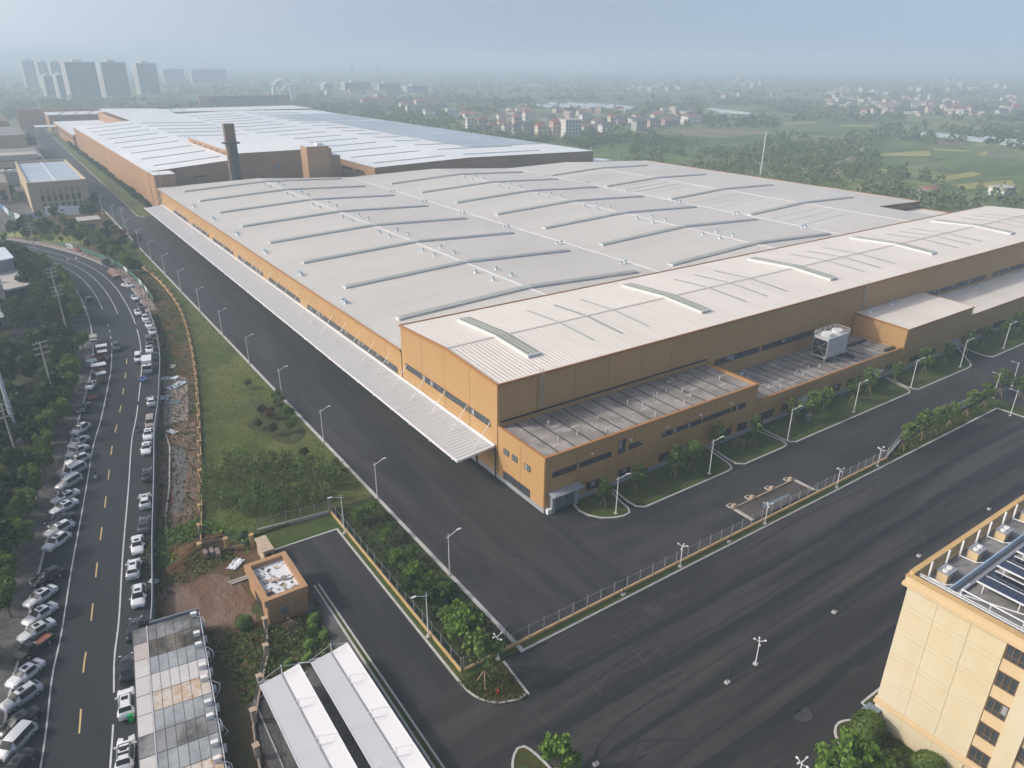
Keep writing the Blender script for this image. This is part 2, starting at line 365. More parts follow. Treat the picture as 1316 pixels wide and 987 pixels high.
M['cab_rust'] = mat('cabin_roof_rusty', (0.50, 0.46, 0.41), 0.7, 0.15, 0.5, tint=(0.40, 0.27, 0.16), tscale=0.75, fine=0.12)
M['cab_brown'] = mat('cabin_roof_brown_water', (0.21, 0.185, 0.145), 0.3, 0.2, 0.3, tint=(0.05, 0.045, 0.035), tscale=0.25)
M['cab_pink'] = mat('cabin_roof_pink', (0.43, 0.38, 0.345), 0.7, 0.12, 0.5)
M['cab_wall'] = mat('cabin_wall', (0.45, 0.46, 0.46), 0.7, 0.1)
M['ac_white'] = mat('ac_white', (0.66, 0.66, 0.63), 0.6, 0.06)
M['red'] = mat('red_paint', (0.42, 0.03, 0.03), 0.5, 0.1)
M['green_bin'] = mat('green_plastic', (0.01, 0.32, 0.09), 0.5, 0.1)
M['bark'] = mat('bark', (0.10, 0.075, 0.05), 0.95, 0.3, 3.0, coord='Object')
M['stake'] = mat('pale_stake', (0.40, 0.28, 0.16), 0.9, 0.2, 2.0, coord='Object')
M['leaf_mid'] = leaf_mat('leaves_mid_green', (0.125, 0.185, 0.042), objvar=0.22)
M['leaf_dark'] = leaf_mat('leaves_dark_green', (0.052, 0.090, 0.026), objvar=0.18)
M['leaf_bright'] = leaf_mat('leaves_bright_green', (0.125, 0.215, 0.036))
M['leaf_street'] = leaf_mat('leaves_street_tree', (0.120, 0.200, 0.034), objvar=0.25)
M['leaf_red'] = leaf_mat('leaves_russet', (0.13, 0.055, 0.030))
M['leaf_bare'] = leaf_mat('leaves_sparse_brown', (0.13, 0.10, 0.07))
M['leaf_far'] = leaf_mat('leaves_far_wood', (0.105, 0.150, 0.050), island=0.3, tint=(0.165, 0.190, 0.070))
M['leaf_clip'] = leaf_mat('leaves_clipped_shrub', (0.058, 0.095, 0.018), tint=(0.12, 0.095, 0.025))
M['skin'] = mat('skin', (0.42, 0.25, 0.17), 0.6, 0.05)
M['hair'] = mat('hair', (0.015, 0.012, 0.010), 0.6, 0.05)
M['cloth_dark'] = mat('dark_cloth', (0.03, 0.032, 0.045), 0.9, 0.1)
M['cloth_grey'] = mat('grey_cloth', (0.16, 0.16, 0.17), 0.9, 0.1)
M['cloth_tan'] = mat('tan_cloth', (0.40, 0.27, 0.15), 0.9, 0.1)

# far ground: a patchwork of fields, scrub and bare plots
def ground_mat():
    m = bpy.data.materials.new('countryside_ground'); m.use_nodes = True; N = m.node_tree.nodes; L = m.node_tree.links
    b = N['Principled BSDF']; b.inputs['Roughness'].default_value = 0.95; b.inputs['Specular IOR Level'].default_value = 0.1
    pos = N.new('ShaderNodeNewGeometry').outputs['Position']
    mp = N.new('ShaderNodeMapping'); mp.inputs['Scale'].default_value = (1/95, 1/60, 0); mp.inputs['Rotation'].default_value = (0, 0, 0.4); L.new(pos, mp.inputs[0])
    v = N.new('ShaderNodeTexVoronoi'); v.distance = 'MANHATTAN'; v.inputs['Scale'].default_value = 1.0; L.new(mp.outputs[0], v.inputs['Vector'])
    sp = N.new('ShaderNodeSeparateColor'); L.new(v.outputs['Color'], sp.inputs[0])
    cr = N.new('ShaderNodeValToRGB'); cr.color_ramp.interpolation = 'CONSTANT'; e = cr.color_ramp.elements
    e[0].position = 0; e[0].color = (0.050, 0.075, 0.026, 1); e[1].position = 0.30; e[1].color = (0.070, 0.098, 0.034, 1)
    for p, c in ((0.52, (0.105, 0.125, 0.045)), (0.68, (0.080, 0.105, 0.045)), (0.80, (0.125, 0.110, 0.060)), (0.88, (0.15, 0.155, 0.05)), (0.93, (0.10, 0.115, 0.06))):
        q = e.new(p); q.color = (*c, 1)
    L.new(sp.outputs[0], cr.inputs[0])
    n = N.new('ShaderNodeTexNoise'); n.inputs['Scale'].default_value = 0.045; n.inputs['Detail'].default_value = 8; n.inputs['Roughness'].default_value = 0.7; L.new(pos, n.inputs['Vector'])
    r = N.new('ShaderNodeMapRange'); r.inputs['From Min'].default_value = 0.3; r.inputs['From Max'].default_value = 0.7; r.inputs['To Min'].default_value = 0.95; r.inputs['To Max'].default_value = 2.1; L.new(n.outputs['Fac'], r.inputs['Value'])
    s = N.new('ShaderNodeVectorMath'); s.operation = 'SCALE'; L.new(cr.outputs[0], s.inputs[0]); L.new(r.outputs[0], s.inputs['Scale'])
    L.new(s.outputs[0], b.inputs['Base Color']); return m
M['ground'] = ground_mat()

# ================================================================== the setting
g_ = MB(); g_.sheet([(-40000,-40000),(40000,-40000),(40000,40000),(-40000,40000)], -0.30); struct('ground', g_, M['ground'])
y = MB(); y.sheet([(25.6,-90),(25.6,58.6),(360,58.6),(360,-90)], 0.0); struct('yard_asphalt', y, M['asphalt_yard'])
y = MB(); y.sheet([(25.6,58.6),(25.6,86.4),(21.5,86.4),(21.5,98),(43,98),(43,445),(42,1000),(58,1000),(60,445),(64.05,445),(64.05,58.6)], 0.0); struct('campus_road', y, M['asphalt_road'])
y = MB(); y.sheet([(64.05,58.6),(360,58.6),(360,445),(64.05,445)], 0.0); struct('service_lane', y, M['asphalt_lane'])

# public street
SC = smooth_line([(-17,10),(-12.5,42),(-8.6,64),(-6.1,77.2),(-4.5,87.6),(-2.8,95.4),(0,110.7),(4.0,131),(7.7,150.4),(10.7,162.9),(14.6,181.4),(16.7,192.1),(18.3,202.2),(19.7,212.8),(20.7,223.5),(21.6,236),(22.2,255),(22.0,274.4),(20.3,295.1),(16.6,313.9),(10,335),(0,357),(-13,378),(-40,410),(-90,455)], 2.5)
s = MB(); s.ribbon(SC, -7.6, 7.4, 0.02); street = struct('street', s, M['asphalt_street'])
def along(line, s0, s1):
    """the stretch of a line between two running lengths"""
    out = []; acc = 0
    for a, b in zip(line[:-1], line[1:]):
        l = math.dist(a, b)
        for t in (s0, s1):
            if acc <= t < acc+l: out.append((a[0]+(b[0]-a[0])*(t-acc)/l, a[1]+(b[1]-a[1])*(t-acc)/l))
        if s0 < acc+l < s1: out.append(b)
        acc += l
    return out
def run_at(y0):
    acc = 0
    for a, b in zip(SC[:-1], SC[1:]):
        if a[1] <= y0 < b[1]: return acc
        acc += math.dist(a, b)
    return acc
s0 = run_at(77.2)-40
for k in range(17):
    mk = MB(); mk.ribbon(along(SC, s0+k*10+0.2, s0+k*10+4.0), -0.09, 0.09, 0.035); part('lane_dash', mk, M['yellow_paint'], street)
for k in range(5):
    mk = MB(); mk.ribbon(along(SC, run_at(206)+k*6, run_at(206)+k*6+2.5), -3.45, -3.30, 0.035); part('lane_dash', mk, M['white_paint'], street)
mk = MB(); mk.ribbon(along(SC, run_at(240), run_at(345)), -0.08, 0.08, 0.035); part('centre_line', mk, M['white_paint'], street)
mk = MB(); mk.ribbon(along(SC, 0, run_at(206)), -3.52, -3.34, 0.035); part('edge_line', mk, M['white_paint'], street)
mk = MB(); mk.ribbon(along(SC, run_at(248), run_at(352)), -3.5, -3.34, 0.035); part('edge_line', mk, M['white_paint'], street)
for a, b in ((20, 78.5), (82, 168), (171, 222), (229, 372)):
    mk = MB(); mk.ribbon(along(SC, run_at(a), run_at(b)), 3.36, 3.55, 0.035); part('edge_line', mk, M['white_paint'], street)
for k in range(9):                                           # zebra crossing at the far bend
    o_ = -7+k*1.5; mk = MB(); mk.ribbon(along(SC, run_at(372), run_at(372)+4), o_, o_+0.7, 0.035); part('crossing_bar', mk, M['white_paint'], street)
for px, py in ((87, 333), (98, 331)):                        # two arrows on the far lanes
    x, yy = G(px, py); mk = MB(); mk.rbox((x, yy, 0.04), (0.25, 3.5, 0.012)); mk.rbox((x-.1, yy-1.9, 0.04), (1.0, 0.6, 0.011)); part('lane_arrow', mk, M['white_paint'], street)
s = MB(); s.ribbon(SC, -12.4, -7.9, 0.14, -0.2); struct('sidewalk', s, M['sidewalk'])
s = MB(); s.ribbon(SC, -75, -12.4, -0.12); struct('tree_belt_ground', s, M['bed'])
s = MB(); s.ribbon(SC, -7.9, -7.6, 0.17, -0.2); struct('kerb', s, M['kerb'])
s = MB(); s.ribbon(along(SC, run_at(237), run_at(372)), 7.7, 10.6, 0.14, -0.2); struct('sidewalk', s, M['rubble'])
s = MB(); s.ribbon(along(SC, run_at(237), run_at(372)), 7.4, 7.7, 0.17, -0.2); struct('kerb', s, M['kerb'])

# waste ground between the street and the works, with the strip of lawn beside the works road
WALL = smooth_line([(13.3,103.5),(16.8,117.4),(22.9,144.2),(28.1,168.6),(32.0,189.4),(36.1,215.6),(38.5,238.6),(39.2,269.8),(37.1,303.1),(34,325)], 3.0)
RC = offset(SC, 7.4)
rc = [p for p in RC if 30 < p[1] < 345]
e = MB(); e.sheet(rc + [(30,350),(34,325)] + WALL[::-1] + [(21.5,104.5),(21.5,86.4),(25.6,86.4),(25.6,30)], -0.02); struct('bare_earth', e, M['earth'])
e = MB(); e.prism([(13.5,103.7)] + offset(WALL, 0.3) + [(34.3,340),(42.4,352),(42.4,103.6)], -0.3, 0.10); struct('lawn', e, M['lawn'])
e = MB(); e.sheet([(34.1,340.4),(30,352),(18,392),(18,440),(42.3,445),(42.3,352.5)], 0.02); struct('bare_earth', e, M['earth'])
e = MB(); e.prism([(42.4,58.9),(42.4,445),(43.0,445),(43.0,58.9)], -0.3, 0.15); struct('kerb', e, M['kerb'])
e = MB(); e.prism([(34.45,60.3),(34.45,103.4),(42.38,103.4),(42.38,60.3)], -0.3, 0.09); struct('planting_bed', e, M['bed'])
e = MB(); e.prism([(33.45,58.9),(33.45,97.9),(22.3,98.15),(22.3,102.6),(34.1,102.6),(34.1,60.1),(34.3,59.9),(42.36,59.9),(42.36,58.9)], -0.3, 0.11); struct('verge', e, M['verge_lawn'])
e = MB(); e.prism([(33.15,58.9),(33.15,97.6),(22.3,97.85),(22.3,98.13),(33.43,97.88),(33.43,58.9)], -0.3, 0.15); struct('kerb', e, M['kerb'])
e = MB(); e.prism([(42.38,58.6),(42.38,58.9),(172.4,58.9),(172.4,30),(172.1,30),(172.1,58.6)], -0.3, 0.15); struct('kerb', e, M['kerb'])
e = MB(); e.prism([(42.4,58.93),(42.4,59.75),(130,59.75),(141,62.0),(177,62.0),(177,20),(172.5,20),(172.5,58.93)], -0.3, 0.11); struct('verge', e, M['verge_lawn'])
# corner bed with its rounded kerb
ca = [(33.15,58.88),(33.2,57),(33.9,55.0),(35.3,53.4),(37.8,52.4),(39.0,52.6)]
cb = smooth_line(ca, 0.8) + [(39.4,58.88)]
e = MB(); e.prism(cb, -0.3, 0.13); struct('corner_bed', e, M['groundcover'])
e = MB(); e.ribbon(smooth_line(ca, 0.8), -0.3, -0.02, 0.2, -0.2); e.prism([(39.02,52.4),(39.3,52.4),(39.75,58.59),(39.45,58.59)], -0.2, 0.2); struct('kerb', e, M['kerb'])
# left edge of the lower road
e = MB(); e.prism([(25.0,86.3),(24.7,40),(24.95,40),(25.25,86.3)], -0.3, 0.16); e.prism([(25.62,86.3),(25.62,40),(25.85,40),(25.85,86.3)], -0.3, 0.16); struct('kerb', e, M['kerb'])
e = MB(); e.sheet([(25.26,86.3),(25.61,86.3),(25.61,40),(24.96,40)], 0.05); struct('verge', e, M['verge_lawn'])
e = MB(); e.sheet([(24.95,86.3),(21.6,80),(22.5,72),(10.5,70),(9.5,40),(24.68,40)], 0.03); struct('car_park', e, M['paver'])
# front lawns along the annexes
LAWNS = [[(70.2,82.3),(69.6,79.5),(70.0,77.8),(71.2,76.0),(73.0,74.9),(74.6,74.4),(76.0,74.5),(76.7,75.6),(76.9,77.2),(78.0,82.3)],
         [(79.0,82.3),(78.4,77.0),(78.6,75.2),(79.6,74.3),(100.6,74.3),(102.2,74.6),(102.9,75.6),(103.2,77.2),(104.3,82.3)],
         [(105.5,82.3),(104.6,77),(104.6,75.2),(105.6,74.3),(117.4,74.3),(118.8,74.7),(119.2,75.8),(118.6,82.3)],
         [(120.6,82.3),(120.4,77),(120.4,75.2),(121.4,74.3),(163.6,74.3),(165.0,74.8),(165.6,76),(167.2,82.3)],
         [(168.4,82.3),(167.0,76.5),(167.0,75),(167.8,74.2),(191.5,74.2),(193.5,74.6),(195.0,75.6),(203,82.3)],
         [(205,82.3),(203.6,75.5),(204.3,74.3),(330,74.3),(330,82.3)]]
for P in LAWNS:
    e = MB(); e.prism(P, -0.3, 0.12); struct('lawn', e, M['verge_lawn'])
    e = MB(); e.ribbon(P, 0.02, 0.32, 0.17, -0.2); struct('kerb', e, M['kerb'])
# islands at the bottom of the picture
isl = smooth_line([(31.0,38),(31.3,43),(32.2,45.6),(34.1,46.9),(34.9,44.5),(35.2,38)], 0.7)
e = MB(); e.prism(isl, -0.3, 0.12); struct('verge', e, M['groundcover']); e = MB(); e.ribbon(isl, -0.28, -0.02, 0.18, -0.2); struct('kerb', e, M['kerb'])
isl = smooth_line([(61.5,10),(62.5,20),(63.4,24.5),(64.3,27.4),(65.8,28.6),(67.5,28.3),(69.6,26.6)], 0.7)
e = MB(); e.prism(isl + [(69.9,26.5),(69.9,10)], -0.3, 0.12); struct('verge', e, M['groundcover']); e = MB(); e.ribbon(isl, -0.28, -0.02, 0.18, -0.2); struct('kerb', e, M['kerb'])
e = MB(); e.prism([(71.3,27.5),(71.3,28.8),(110,28.8),(110,27.5)], -0.3, 0.12); struct('verge', e, M['groundcover']); e = MB(); e.ribbon([(71.3,27.5),(71.3,28.8),(110,28.8)], -0.28, -0.02, 0.18, -0.2); struct('kerb', e, M['kerb'])
# muddy tracks, puddle, rubble paving
r_j = random.Random(5)
e = MB(); e.sheet([(q[0]+r_j.uniform(-.4,.4), q[1]) for q in smooth_line([(8.8,104.5),(12,125),(17.4,152.4)], 1.2)]+[(q[0]+r_j.uniform(-.5,.5), q[1]) for q in smooth_line([(24,152.3),(21.6,140),(15.0,104)], 1.2)], 0.0); struct('mud_track', e, M['mud'])
e = MB(); e.sheet([(q[0]+r_j.uniform(-.5,.5), q[1]+r_j.uniform(-.5,.5)) for q in smooth_line([(5.6,88.8),(10,86),(15.2,83.5),(16.6,88),(16.2,93),(13.4,97.5),(9.5,98.6),(6.4,97.5),(5.4,92)], .8)], 0.0); struct('dirt_forecourt', e, M['mud'])
pud = smooth_line([(17.0,142.5),(18.8,141),(18.2,134),(16.6,128),(15.3,124),(14.6,119.5),(12.6,117),(12.3,118.5),(13.6,123),(14.2,128),(15.6,134),(16.2,139),(17.0,142.5)], 0.9)
e = MB(); e.sheet(pud[:-1], 0.025); struct('puddle', e, M['water'])
e = MB(); e.prism([(23.0,180.3),(27.8,177.1),(22.6,152.9),(17.6,152.8)], -0.1, 0.06); struct('rubble_paving', e, M['rubble'])
# campus road north: verge and hedge strip beside the far hall, forecourt of the tan office
e = MB(); e.prism([(54,400),(56.5,394),(59,396),(63.9,412),(63.9,920),(58,920),(54.5,430)], -0.3, 0.12); struct('verge', e, M['lawn']); e = MB(); e.ribbon([(58,920),(54.5,430),(54,400),(56.5,394)], 0.02, 0.3, 0.17, -0.2); struct('kerb', e, M['kerb'])
e = MB(); e.sheet([(-60,395),(20,395),(20,420),(40,440),(42,1000),(-160,1000),(-160,470)], -0.2); struct('works_yard', e, M['paver'])
# country roads, fields, ponds
for pts in ([(1010,212),(1070,222),(1066,210),(1090,206),(1100,196),(1105,186),(1082,182)], ):
    e = MB(); e.ribbon(smooth_line([G(*p) for p in pts], 6), -4, 4, -0.2); struct('dirt_road', e, M['dirt_road'])
for k, (mt, P) in enumerate([('field_gold', [(1222,237),(1300,231),(1306,238),(1240,243)]), ('field_gold', [(1196,229),(1250,220),(1262,224),(1210,233)]), ('field_green', [(1200,210),(1240,195),(1255,200),(1225,218)]),
      ('field_gold', [(1130,197),(1195,193),(1197,200),(1132,200)]), ('field_green', [(1195,192),(1248,192),(1240,198),(1200,204)]), ('field_gold', [(1200,190.5),(1246,193),(1236,194.5),(1200,192.5)]),
      ('field_gold', [(1008,157),(1050,156),(1050,158.5),(1008,159.5)]), ('field_gold', [(1080,160),(1125,160),(1125,162.5),(1080,162)]), ('field_green', [(1135,203),(1190,201),(1195,212),(1130,210)]), ('field_gold', [(1260,195),(1270,194),(1268,200),(1258,200)]),
      ('field_gold', [(1128,217),(1150,218),(1150,221),(1128,221)]), ('field_brown', [(1205,181),(1240,181),(1240,186),(1200,186)]), ('field_green', [(900,187),(960,183),(965,192),(905,194)]), ('field_green', [(995,165),(1080,163),(1085,168),(995,170)]), ('field_gold', [(1272,175),(1284,175),(1284,178),(1272,178)])]):
    e = MB(); e.sheet([G(*p) for p in P], -0.22+0.004*k); struct('field', e, M[mt])
for k, P in enumerate([[(698,133),(760,131),(815,136),(818,141),(760,140),(702,137)], [(918,141),(950,141),(962,146),(925,147)], [(575,107),(640,108),(640,109.5),(575,108.5)]]):
    e = MB(); e.sheet([G(*p) for p in P], -0.2+0.004*k); struct('pond', e, M['pond'])

# worn tyre marks, sealed cracks and repair patches on the asphalt (real marks lying on the surface)
M['tyre_pale'] = mat('tyre_scuff', (0.047, 0.045, 0.042), 0.9, 0.5, 0.5, fine=0.5); M['tyre_dark'] = mat('tyre_rubber', (0.021, 0.021, 0.021), 0.8, 0.4, 0.6, fine=0.4); M['seam'] = mat('damp_asphalt_seam', (0.0185,0.0185,0.0187), .5, .3, .4, fine=.2, stretch=(.1,1,1)); M['patch'] = mat('asphalt_repair', (0.020, 0.020, 0.021), 0.8, 0.2, 0.5, fine=0.2)
yard = bpy.data.objects['yard_asphalt']; r_t = random.Random(77); zz = 0.006
for k in range(30):
    cx, cy = G(r_t.uniform(690,900), r_t.uniform(850,960)); R0 = r_t.uniform(9,26); a0 = r_t.uniform(-.5,1.9); da = r_t.uniform(.25,.7)
    pts = [(cx+R0*math.cos(a0+da*j/14)-R0*math.cos(a0), cy+R0*math.sin(a0+da*j/14)-R0*math.sin(a0)) for j in range(15)]; zz += 0.0005
    part('tyre_mark', MB().ribbon(pts, -.11, .11, zz), M['tyre_pale'] if k % 3 else M['tyre_dark'], yard)
for k in range(16):
    x0 = r_t.uniform(40,150); y0 = r_t.uniform(30,57); l = r_t.uniform(8,40); zz += 0.0005
    part('tyre_mark', MB().ribbon([(x0+l*j/10, y0+.5*math.sin(j*.5+k)) for j in range(11)], -.12, .12, zz), M['tyre_pale'] if k % 2 else M['tyre_dark'], yard)
for px, py, l, a in ((1075,716,7,-.9),(925,775,6,-.9),(1140,690,5,.3),(980,850,5,.4)):
    x, yy = G(px, py); zz += 0.0005; part('sealed_crack', MB().ribbon([(x+math.cos(a)*l*j/6+random.uniform(-.15,.15), yy+math.sin(a)*l*j/6+random.uniform(-.15,.15)) for j in range(7)], -.09, .09, zz), M['tyre_dark'], yard)
for yy, x0, x1 in ((52.6,45,300),(47.8,44,300),(43.4,44,300),(36.2,40,300)):
    zz += 0.0005; part('paving_seam', MB().ribbon([(x0+(x1-x0)*j/40, yy+random.uniform(-.04,.04)) for j in range(41)], -.05, .05, zz), M['tyre_dark'], yard)
for yb, x0, x1, w in ((52.0,38,230,.55),(46.6,36,240,.8),(41.2,42,200,.5),(33.6,36,200,.9),(26.5,36,68,.8)):
    zz += 0.0005; mid = [(x0+(x1-x0)*j/60, yb+.35*math.sin(j*.21+yb)+r_t.uniform(-.12,.12)) for j in range(61)]
    L_ = [(p[0], p[1]+w*r_t.uniform(.6,1.1)) for p in mid]; R_ = [(p[0], p[1]-w*r_t.uniform(.6,1.1)) for p in mid]; q = MB()
    for a, b2, c_, d_ in zip(R_[:-1], R_[1:], L_[1:], L_[:-1]): q.add([(*a,zz),(*b2,zz),(*c_,zz),(*d_,zz)], [(0,1,2,3)])
    part('damp_seam', q, M['seam'], yard)
lane = bpy.data.objects['campus_road']; zz = 0.006
for k in range(22):
    x0 = r_t.uniform(45,61); y0 = r_t.uniform(62,300); l = r_t.uniform(10,50); zz += 0.0005
    part('tyre_mark', MB().ribbon([(x0+.5*math.sin(j*.5+k), y0+l*j/10) for j in range(11)], -.12, .12, zz), M['tyre_pale'] if k % 2 else M['tyre_dark'], lane)
for k in range(6):
    R0 = r_t.uniform(10,22); cx, cy = 64+r_t.uniform(-3,3), 82+r_t.uniform(-3,3); zz += 0.0005
    part('tyre_mark', MB().ribbon([(cx-R0*math.cos(.15+1.25*j/14), cy-R0*math.sin(.15+1.25*j/14)) for j in range(15) if cx-R0*math.cos(.15+1.25*j/14) < 63.8 and cy-R0*math.sin(.15+1.25*j/14) > 61], -.08, .08, zz), M['tyre_pale'], lane)
street_o = bpy.data.objects['street']; zz = 0.024
for y0, o0, o1, l in ((98,-2.5,.6,3.5),(120,-6.4,-4.4,5),(143,.8,2.6,4),(186,-3,-1.0,6),(163,4.4,6.6,5),(86,4.2,6.4,3)):
    zz += .001; part('asphalt_patch', MB().ribbon(along(SC, run_at(y0), run_at(y0)+l), o0, o1, zz), M['patch'], street_o)
part('cross_joint', MB().ribbon(along(SC, run_at(205), run_at(205)+.35), -7.5, 7.3, .031), M['tyre_dark'], street_o)
# ================================================================== buildings
PANELS = {}; BR = random.Random(3); M['skyglass_pale'] = mat('pale_skylight_glazing', (0.37,0.39,0.345), .5, .15, .4, spec=.2); M['blind'] = mat('window_blind', (.30,.31,.31), .6, .2)
def panel_mesh(w, h, d, axis, mt):
    """a cladding panel, shared between alike bays; axis is the way the wall faces"""
    key = (round(w,2), round(h,2), round(d,3), axis, mt.name)
    if key not in PANELS:
        b = MB()
        if axis == 'x': b.box(-d, -w/2, 0, 0, w/2, h)
        else: b.box(-w/2, -d, 0, w/2, 0, h)
        PANELS[key] = b.mesh('wall_panel', mt)
    return PANELS[key]
def clad_x(parent, X, y0, y1, z0, z1, bay, mt, d=0.08):
    n = max(1, round((y1-y0)/bay)); w = (y1-y0)/n
    for k in range(n): piece('wall_panel', panel_mesh(w-0.09, z1-z0, d, 'x', mt), parent, (X, y0+(k+.5)*w, z0))
def clad_y(parent, Y, x0, x1, z0, z1, bay, mt, d=0.08):
    n = max(1, round((x1-x0)/bay)); w = (x1-x0)/n
    for k in range(n): piece('wall_panel', panel_mesh(w-0.09, z1-z0, d, 'y', mt), parent, (x0+(k+.5)*w, Y, z0))
def band_x(parent, X, y0, y1, z0, z1, pane=1.1, name='window_band', fm='frame_dark', gm='glass', d=0.14):
    """ribbon window on a wall that faces -x"""
    w = part(name, MB().box(X-d, y0, z0, X+0.05, y1, z1), M[gm], parent); f = MB()
    n = max(1, round((y1-y0)/pane))
    for k in range(n+1):
        yy = y0+(y1-y0)*k/n; f.box(X-d-0.05, yy-0.05, z0, X-d+0.03, yy+0.05, z1)
    f.box(X-d-0.05, y0-.06, z0-0.09, X-d+0.03, y1+.06, z0); f.box(X-d-0.05, y0-.06, z1, X-d+0.03, y1+.06, z1+0.08)
    part('frame', f, M[fm], w)
    for k in range(n):
        if BR.random() < .14: q0, q1 = y0+(y1-y0)*k/n+.06, y0+(y1-y0)*(k+1)/n-.06; part('blind', MB().box(X-d-.012, q0, z0+(z1-z0)*BR.choice((.0,.35,.5)), X-d-.002, q1, z1-.02), M['blind'], w)
    return w
def band_y(parent, Y, x0, x1, z0, z1, pane=1.1, name='window_band', fm='frame_dark', gm='glass', d=0.14):
    w = part(name, MB().box(x0, Y-d, z0, x1, Y+0.05, z1), M[gm], parent); f = MB()
    n = max(1, round((x1-x0)/pane))
    for k in range(n+1):
        xx = x0+(x1-x0)*k/n; f.box(xx-0.05, Y-d-0.05, z0, xx+0.05, Y-d+0.03, z1)
    f.box(x0-.06, Y-d-0.05, z0-0.09, x1+.06, Y-d+0.03, z0); f.box(x0-.06, Y-d-0.05, z1, x1+.06, Y-d+0.03, z1+0.08)
    part('frame', f, M[fm], w)
    for k in range(n):
        if BR.random() < .14: q0, q1 = x0+(x1-x0)*k/n+.06, x0+(x1-x0)*(k+1)/n-.06; part('blind', MB().box(q0, Y-d-.012, z0+(z1-z0)*BR.choice((.0,.35,.5)), q1, Y-d-.002, z1-.02), M['blind'], w)
    return w
# a roof ventilator: white cone base and a blue turbine cap
vb = MB(); vb.tube((0,0,0),(0,0,0.3),0.5,0.45,10); vb.tube((0,0,0.3),(0,0,0.75),0.3,0.34,10)
VENT = vb.mesh('roof_ventilator', M['white_metal']); vc = MB(); vc.tube((0,0,0.75),(0,0,1.02),0.5,0.56,10); vc.tube((0,0,1.02),(0,0,1.2),0.56,0.2,10); VCAP = vc.mesh('turbine_cap', M['vent_blue'])
def vent(parent, x, yy, z, s=1.0):
    p = piece('roof_ventilator', VENT, parent, (x, yy, z)); p.scale = (s,s,s); c = new_obj('turbine_cap', VCAP, p); return p

# ---- south hall -----------------------------------------------------------
SX0, SX1, SY0, SY1, SYR = 64.0, 322.0, 96.5, 133.8, 114.5
def s_roof(yy): return 18.75+0.95*(1-abs(yy-SYR)/(SYR-SY0 if yy < SYR else SY1-SYR))
hall = thing('south_hall', 'tall ochre-clad factory hall with pinkish ribbed roof and five raised skylights, nearest the yard', 'factory hall', (190, 115, 0))
b = MB(); b.prism([(SX0,SY0),(SX1,SY0),(SX1,SY1),(SX0,SY1)], -0.2, 18.4); part('wall_core', b, M['joint'], hall)
b = MB(); b.add([(SX0,SY0,18.4),(SX0,SY1,18.4),(SX0,SY1,18.7),(SX0,SYR,19.6),(SX0,SY0,18.7)], [(4,3,2,1,0)]); part('gable', b, M['orange'], hall)
b = MB(); x0, x1 = SX0-0.1, SX1+0.1
b.add([(x0,SY0-.12,18.66),(x1,SY0-.12,18.66),(x1,SYR,19.7),(x0,SYR,19.7),(x0,SY1+.1,18.66),(x1,SY1+.1,18.66)], [(0,1,2,3),(3,2,5,4)])
roof = part('roof', b, M['roof_y'], hall)
part('ridge_seam', MB().box(x0, SYR-0.35, 19.66, x1, SYR+0.35, 19.78), M['roof_x'], roof)
b = MB()
for (a0, z0), (a1, z1) in (((SY0-.12,18.72),(SYR,19.74)), ((SYR,19.74),(SY1+.1,18.72))): b.beam((SX0-.14,a0,z0),(SX0-.14,a1,z1),0.3,0.42)
b.beam((SX0-.3,SY0-.22,18.68),(SX1+.3,SY0-.22,18.68),0.28,0.4); b.beam((SX0-.3,SY1+.2,18.68),(SX1,SY1+.2,18.68),0.22,0.4); part('verge_trim', b, M['trim'], hall)
clad_x(hall, SX0, SY0+0.02, SY1-0.02, 0.9, 18.55, 9.3, M['orange']); clad_y(hall, SY0, SX0, SX1, 0.9, 18.5, 8.6, M['orange'])
part('plinth', MB().box(SX0-.12, SY0-.12, -0.2, SX0+.3, SY1, 0.9), M['plinth'], hall)
for a, c in ((98.9,106.2),(106.9,115.0),(115.7,124.2),(124.9,131.9)): band_x(hall, SX0-.02, a, c, 9.6, 10.75, 1.0)
for x in (76.6,124,172,221.6,271.0):
    w = part('raised_skylight', MB(), M['skylight'], hall)
    b = MB(); yb = [102.8,SYR,129.0]
    for a, c in zip(yb[:-1], yb[1:]):
        za, zc = s_roof(a), s_roof(c)
        b.add([(x-1.5,a,za-.1),(x+1.5,a,za-.1),(x+1.5,a,za+.55),(x-1.5,a,za+.55),(x-1.5,c,zc-.1),(x+1.5,c,zc-.1),(x+1.5,c,zc+.55),(x-1.5,c,zc+.55)], [(0,1,2,3),(5,4,7,6),(1,5,6,2),(4,0,3,7),(3,2,6,7)])
    w.data = b.mesh('raised_skylight', M['skylight'], org(hall))
    gl = MB(); ba = MB()
    for a, c in ((103.3,SYR-.1),(SYR+.1,128.5)):
        za, zc = s_roof(a)+.58, s_roof(c)+.58; gl.add([(x-1.38,a,za),(x+1.38,a,za),(x+1.38,c,zc),(x-1.38,c,zc)], [(0,1,2,3)])
        for q in (-.4,.4): ba.beam((x+q,a,za+.02),(x+q,c,zc+.02),0.09,0.05)
    part('glazing', gl, M['skyglass'], w); part('glazing_bar', ba, M['skylight'], w)
for x0_ in (91.5, 138.0, 186, 236, 285):
    for k in range(3):
        x = x0_+k*7.6; b = MB()
        for a, c in ((103.0,SYR-.5),(SYR+.5,126.0)): b.add([(x-.3,a,s_roof(a)+.06),(x+.3,a,s_roof(a)+.06),(x+.3,c,s_roof(c)+.06),(x-.3,c,s_roof(c)+.06)], [(0,1,2,3)])
        part('translucent_strip', b, M['strip'], roof)
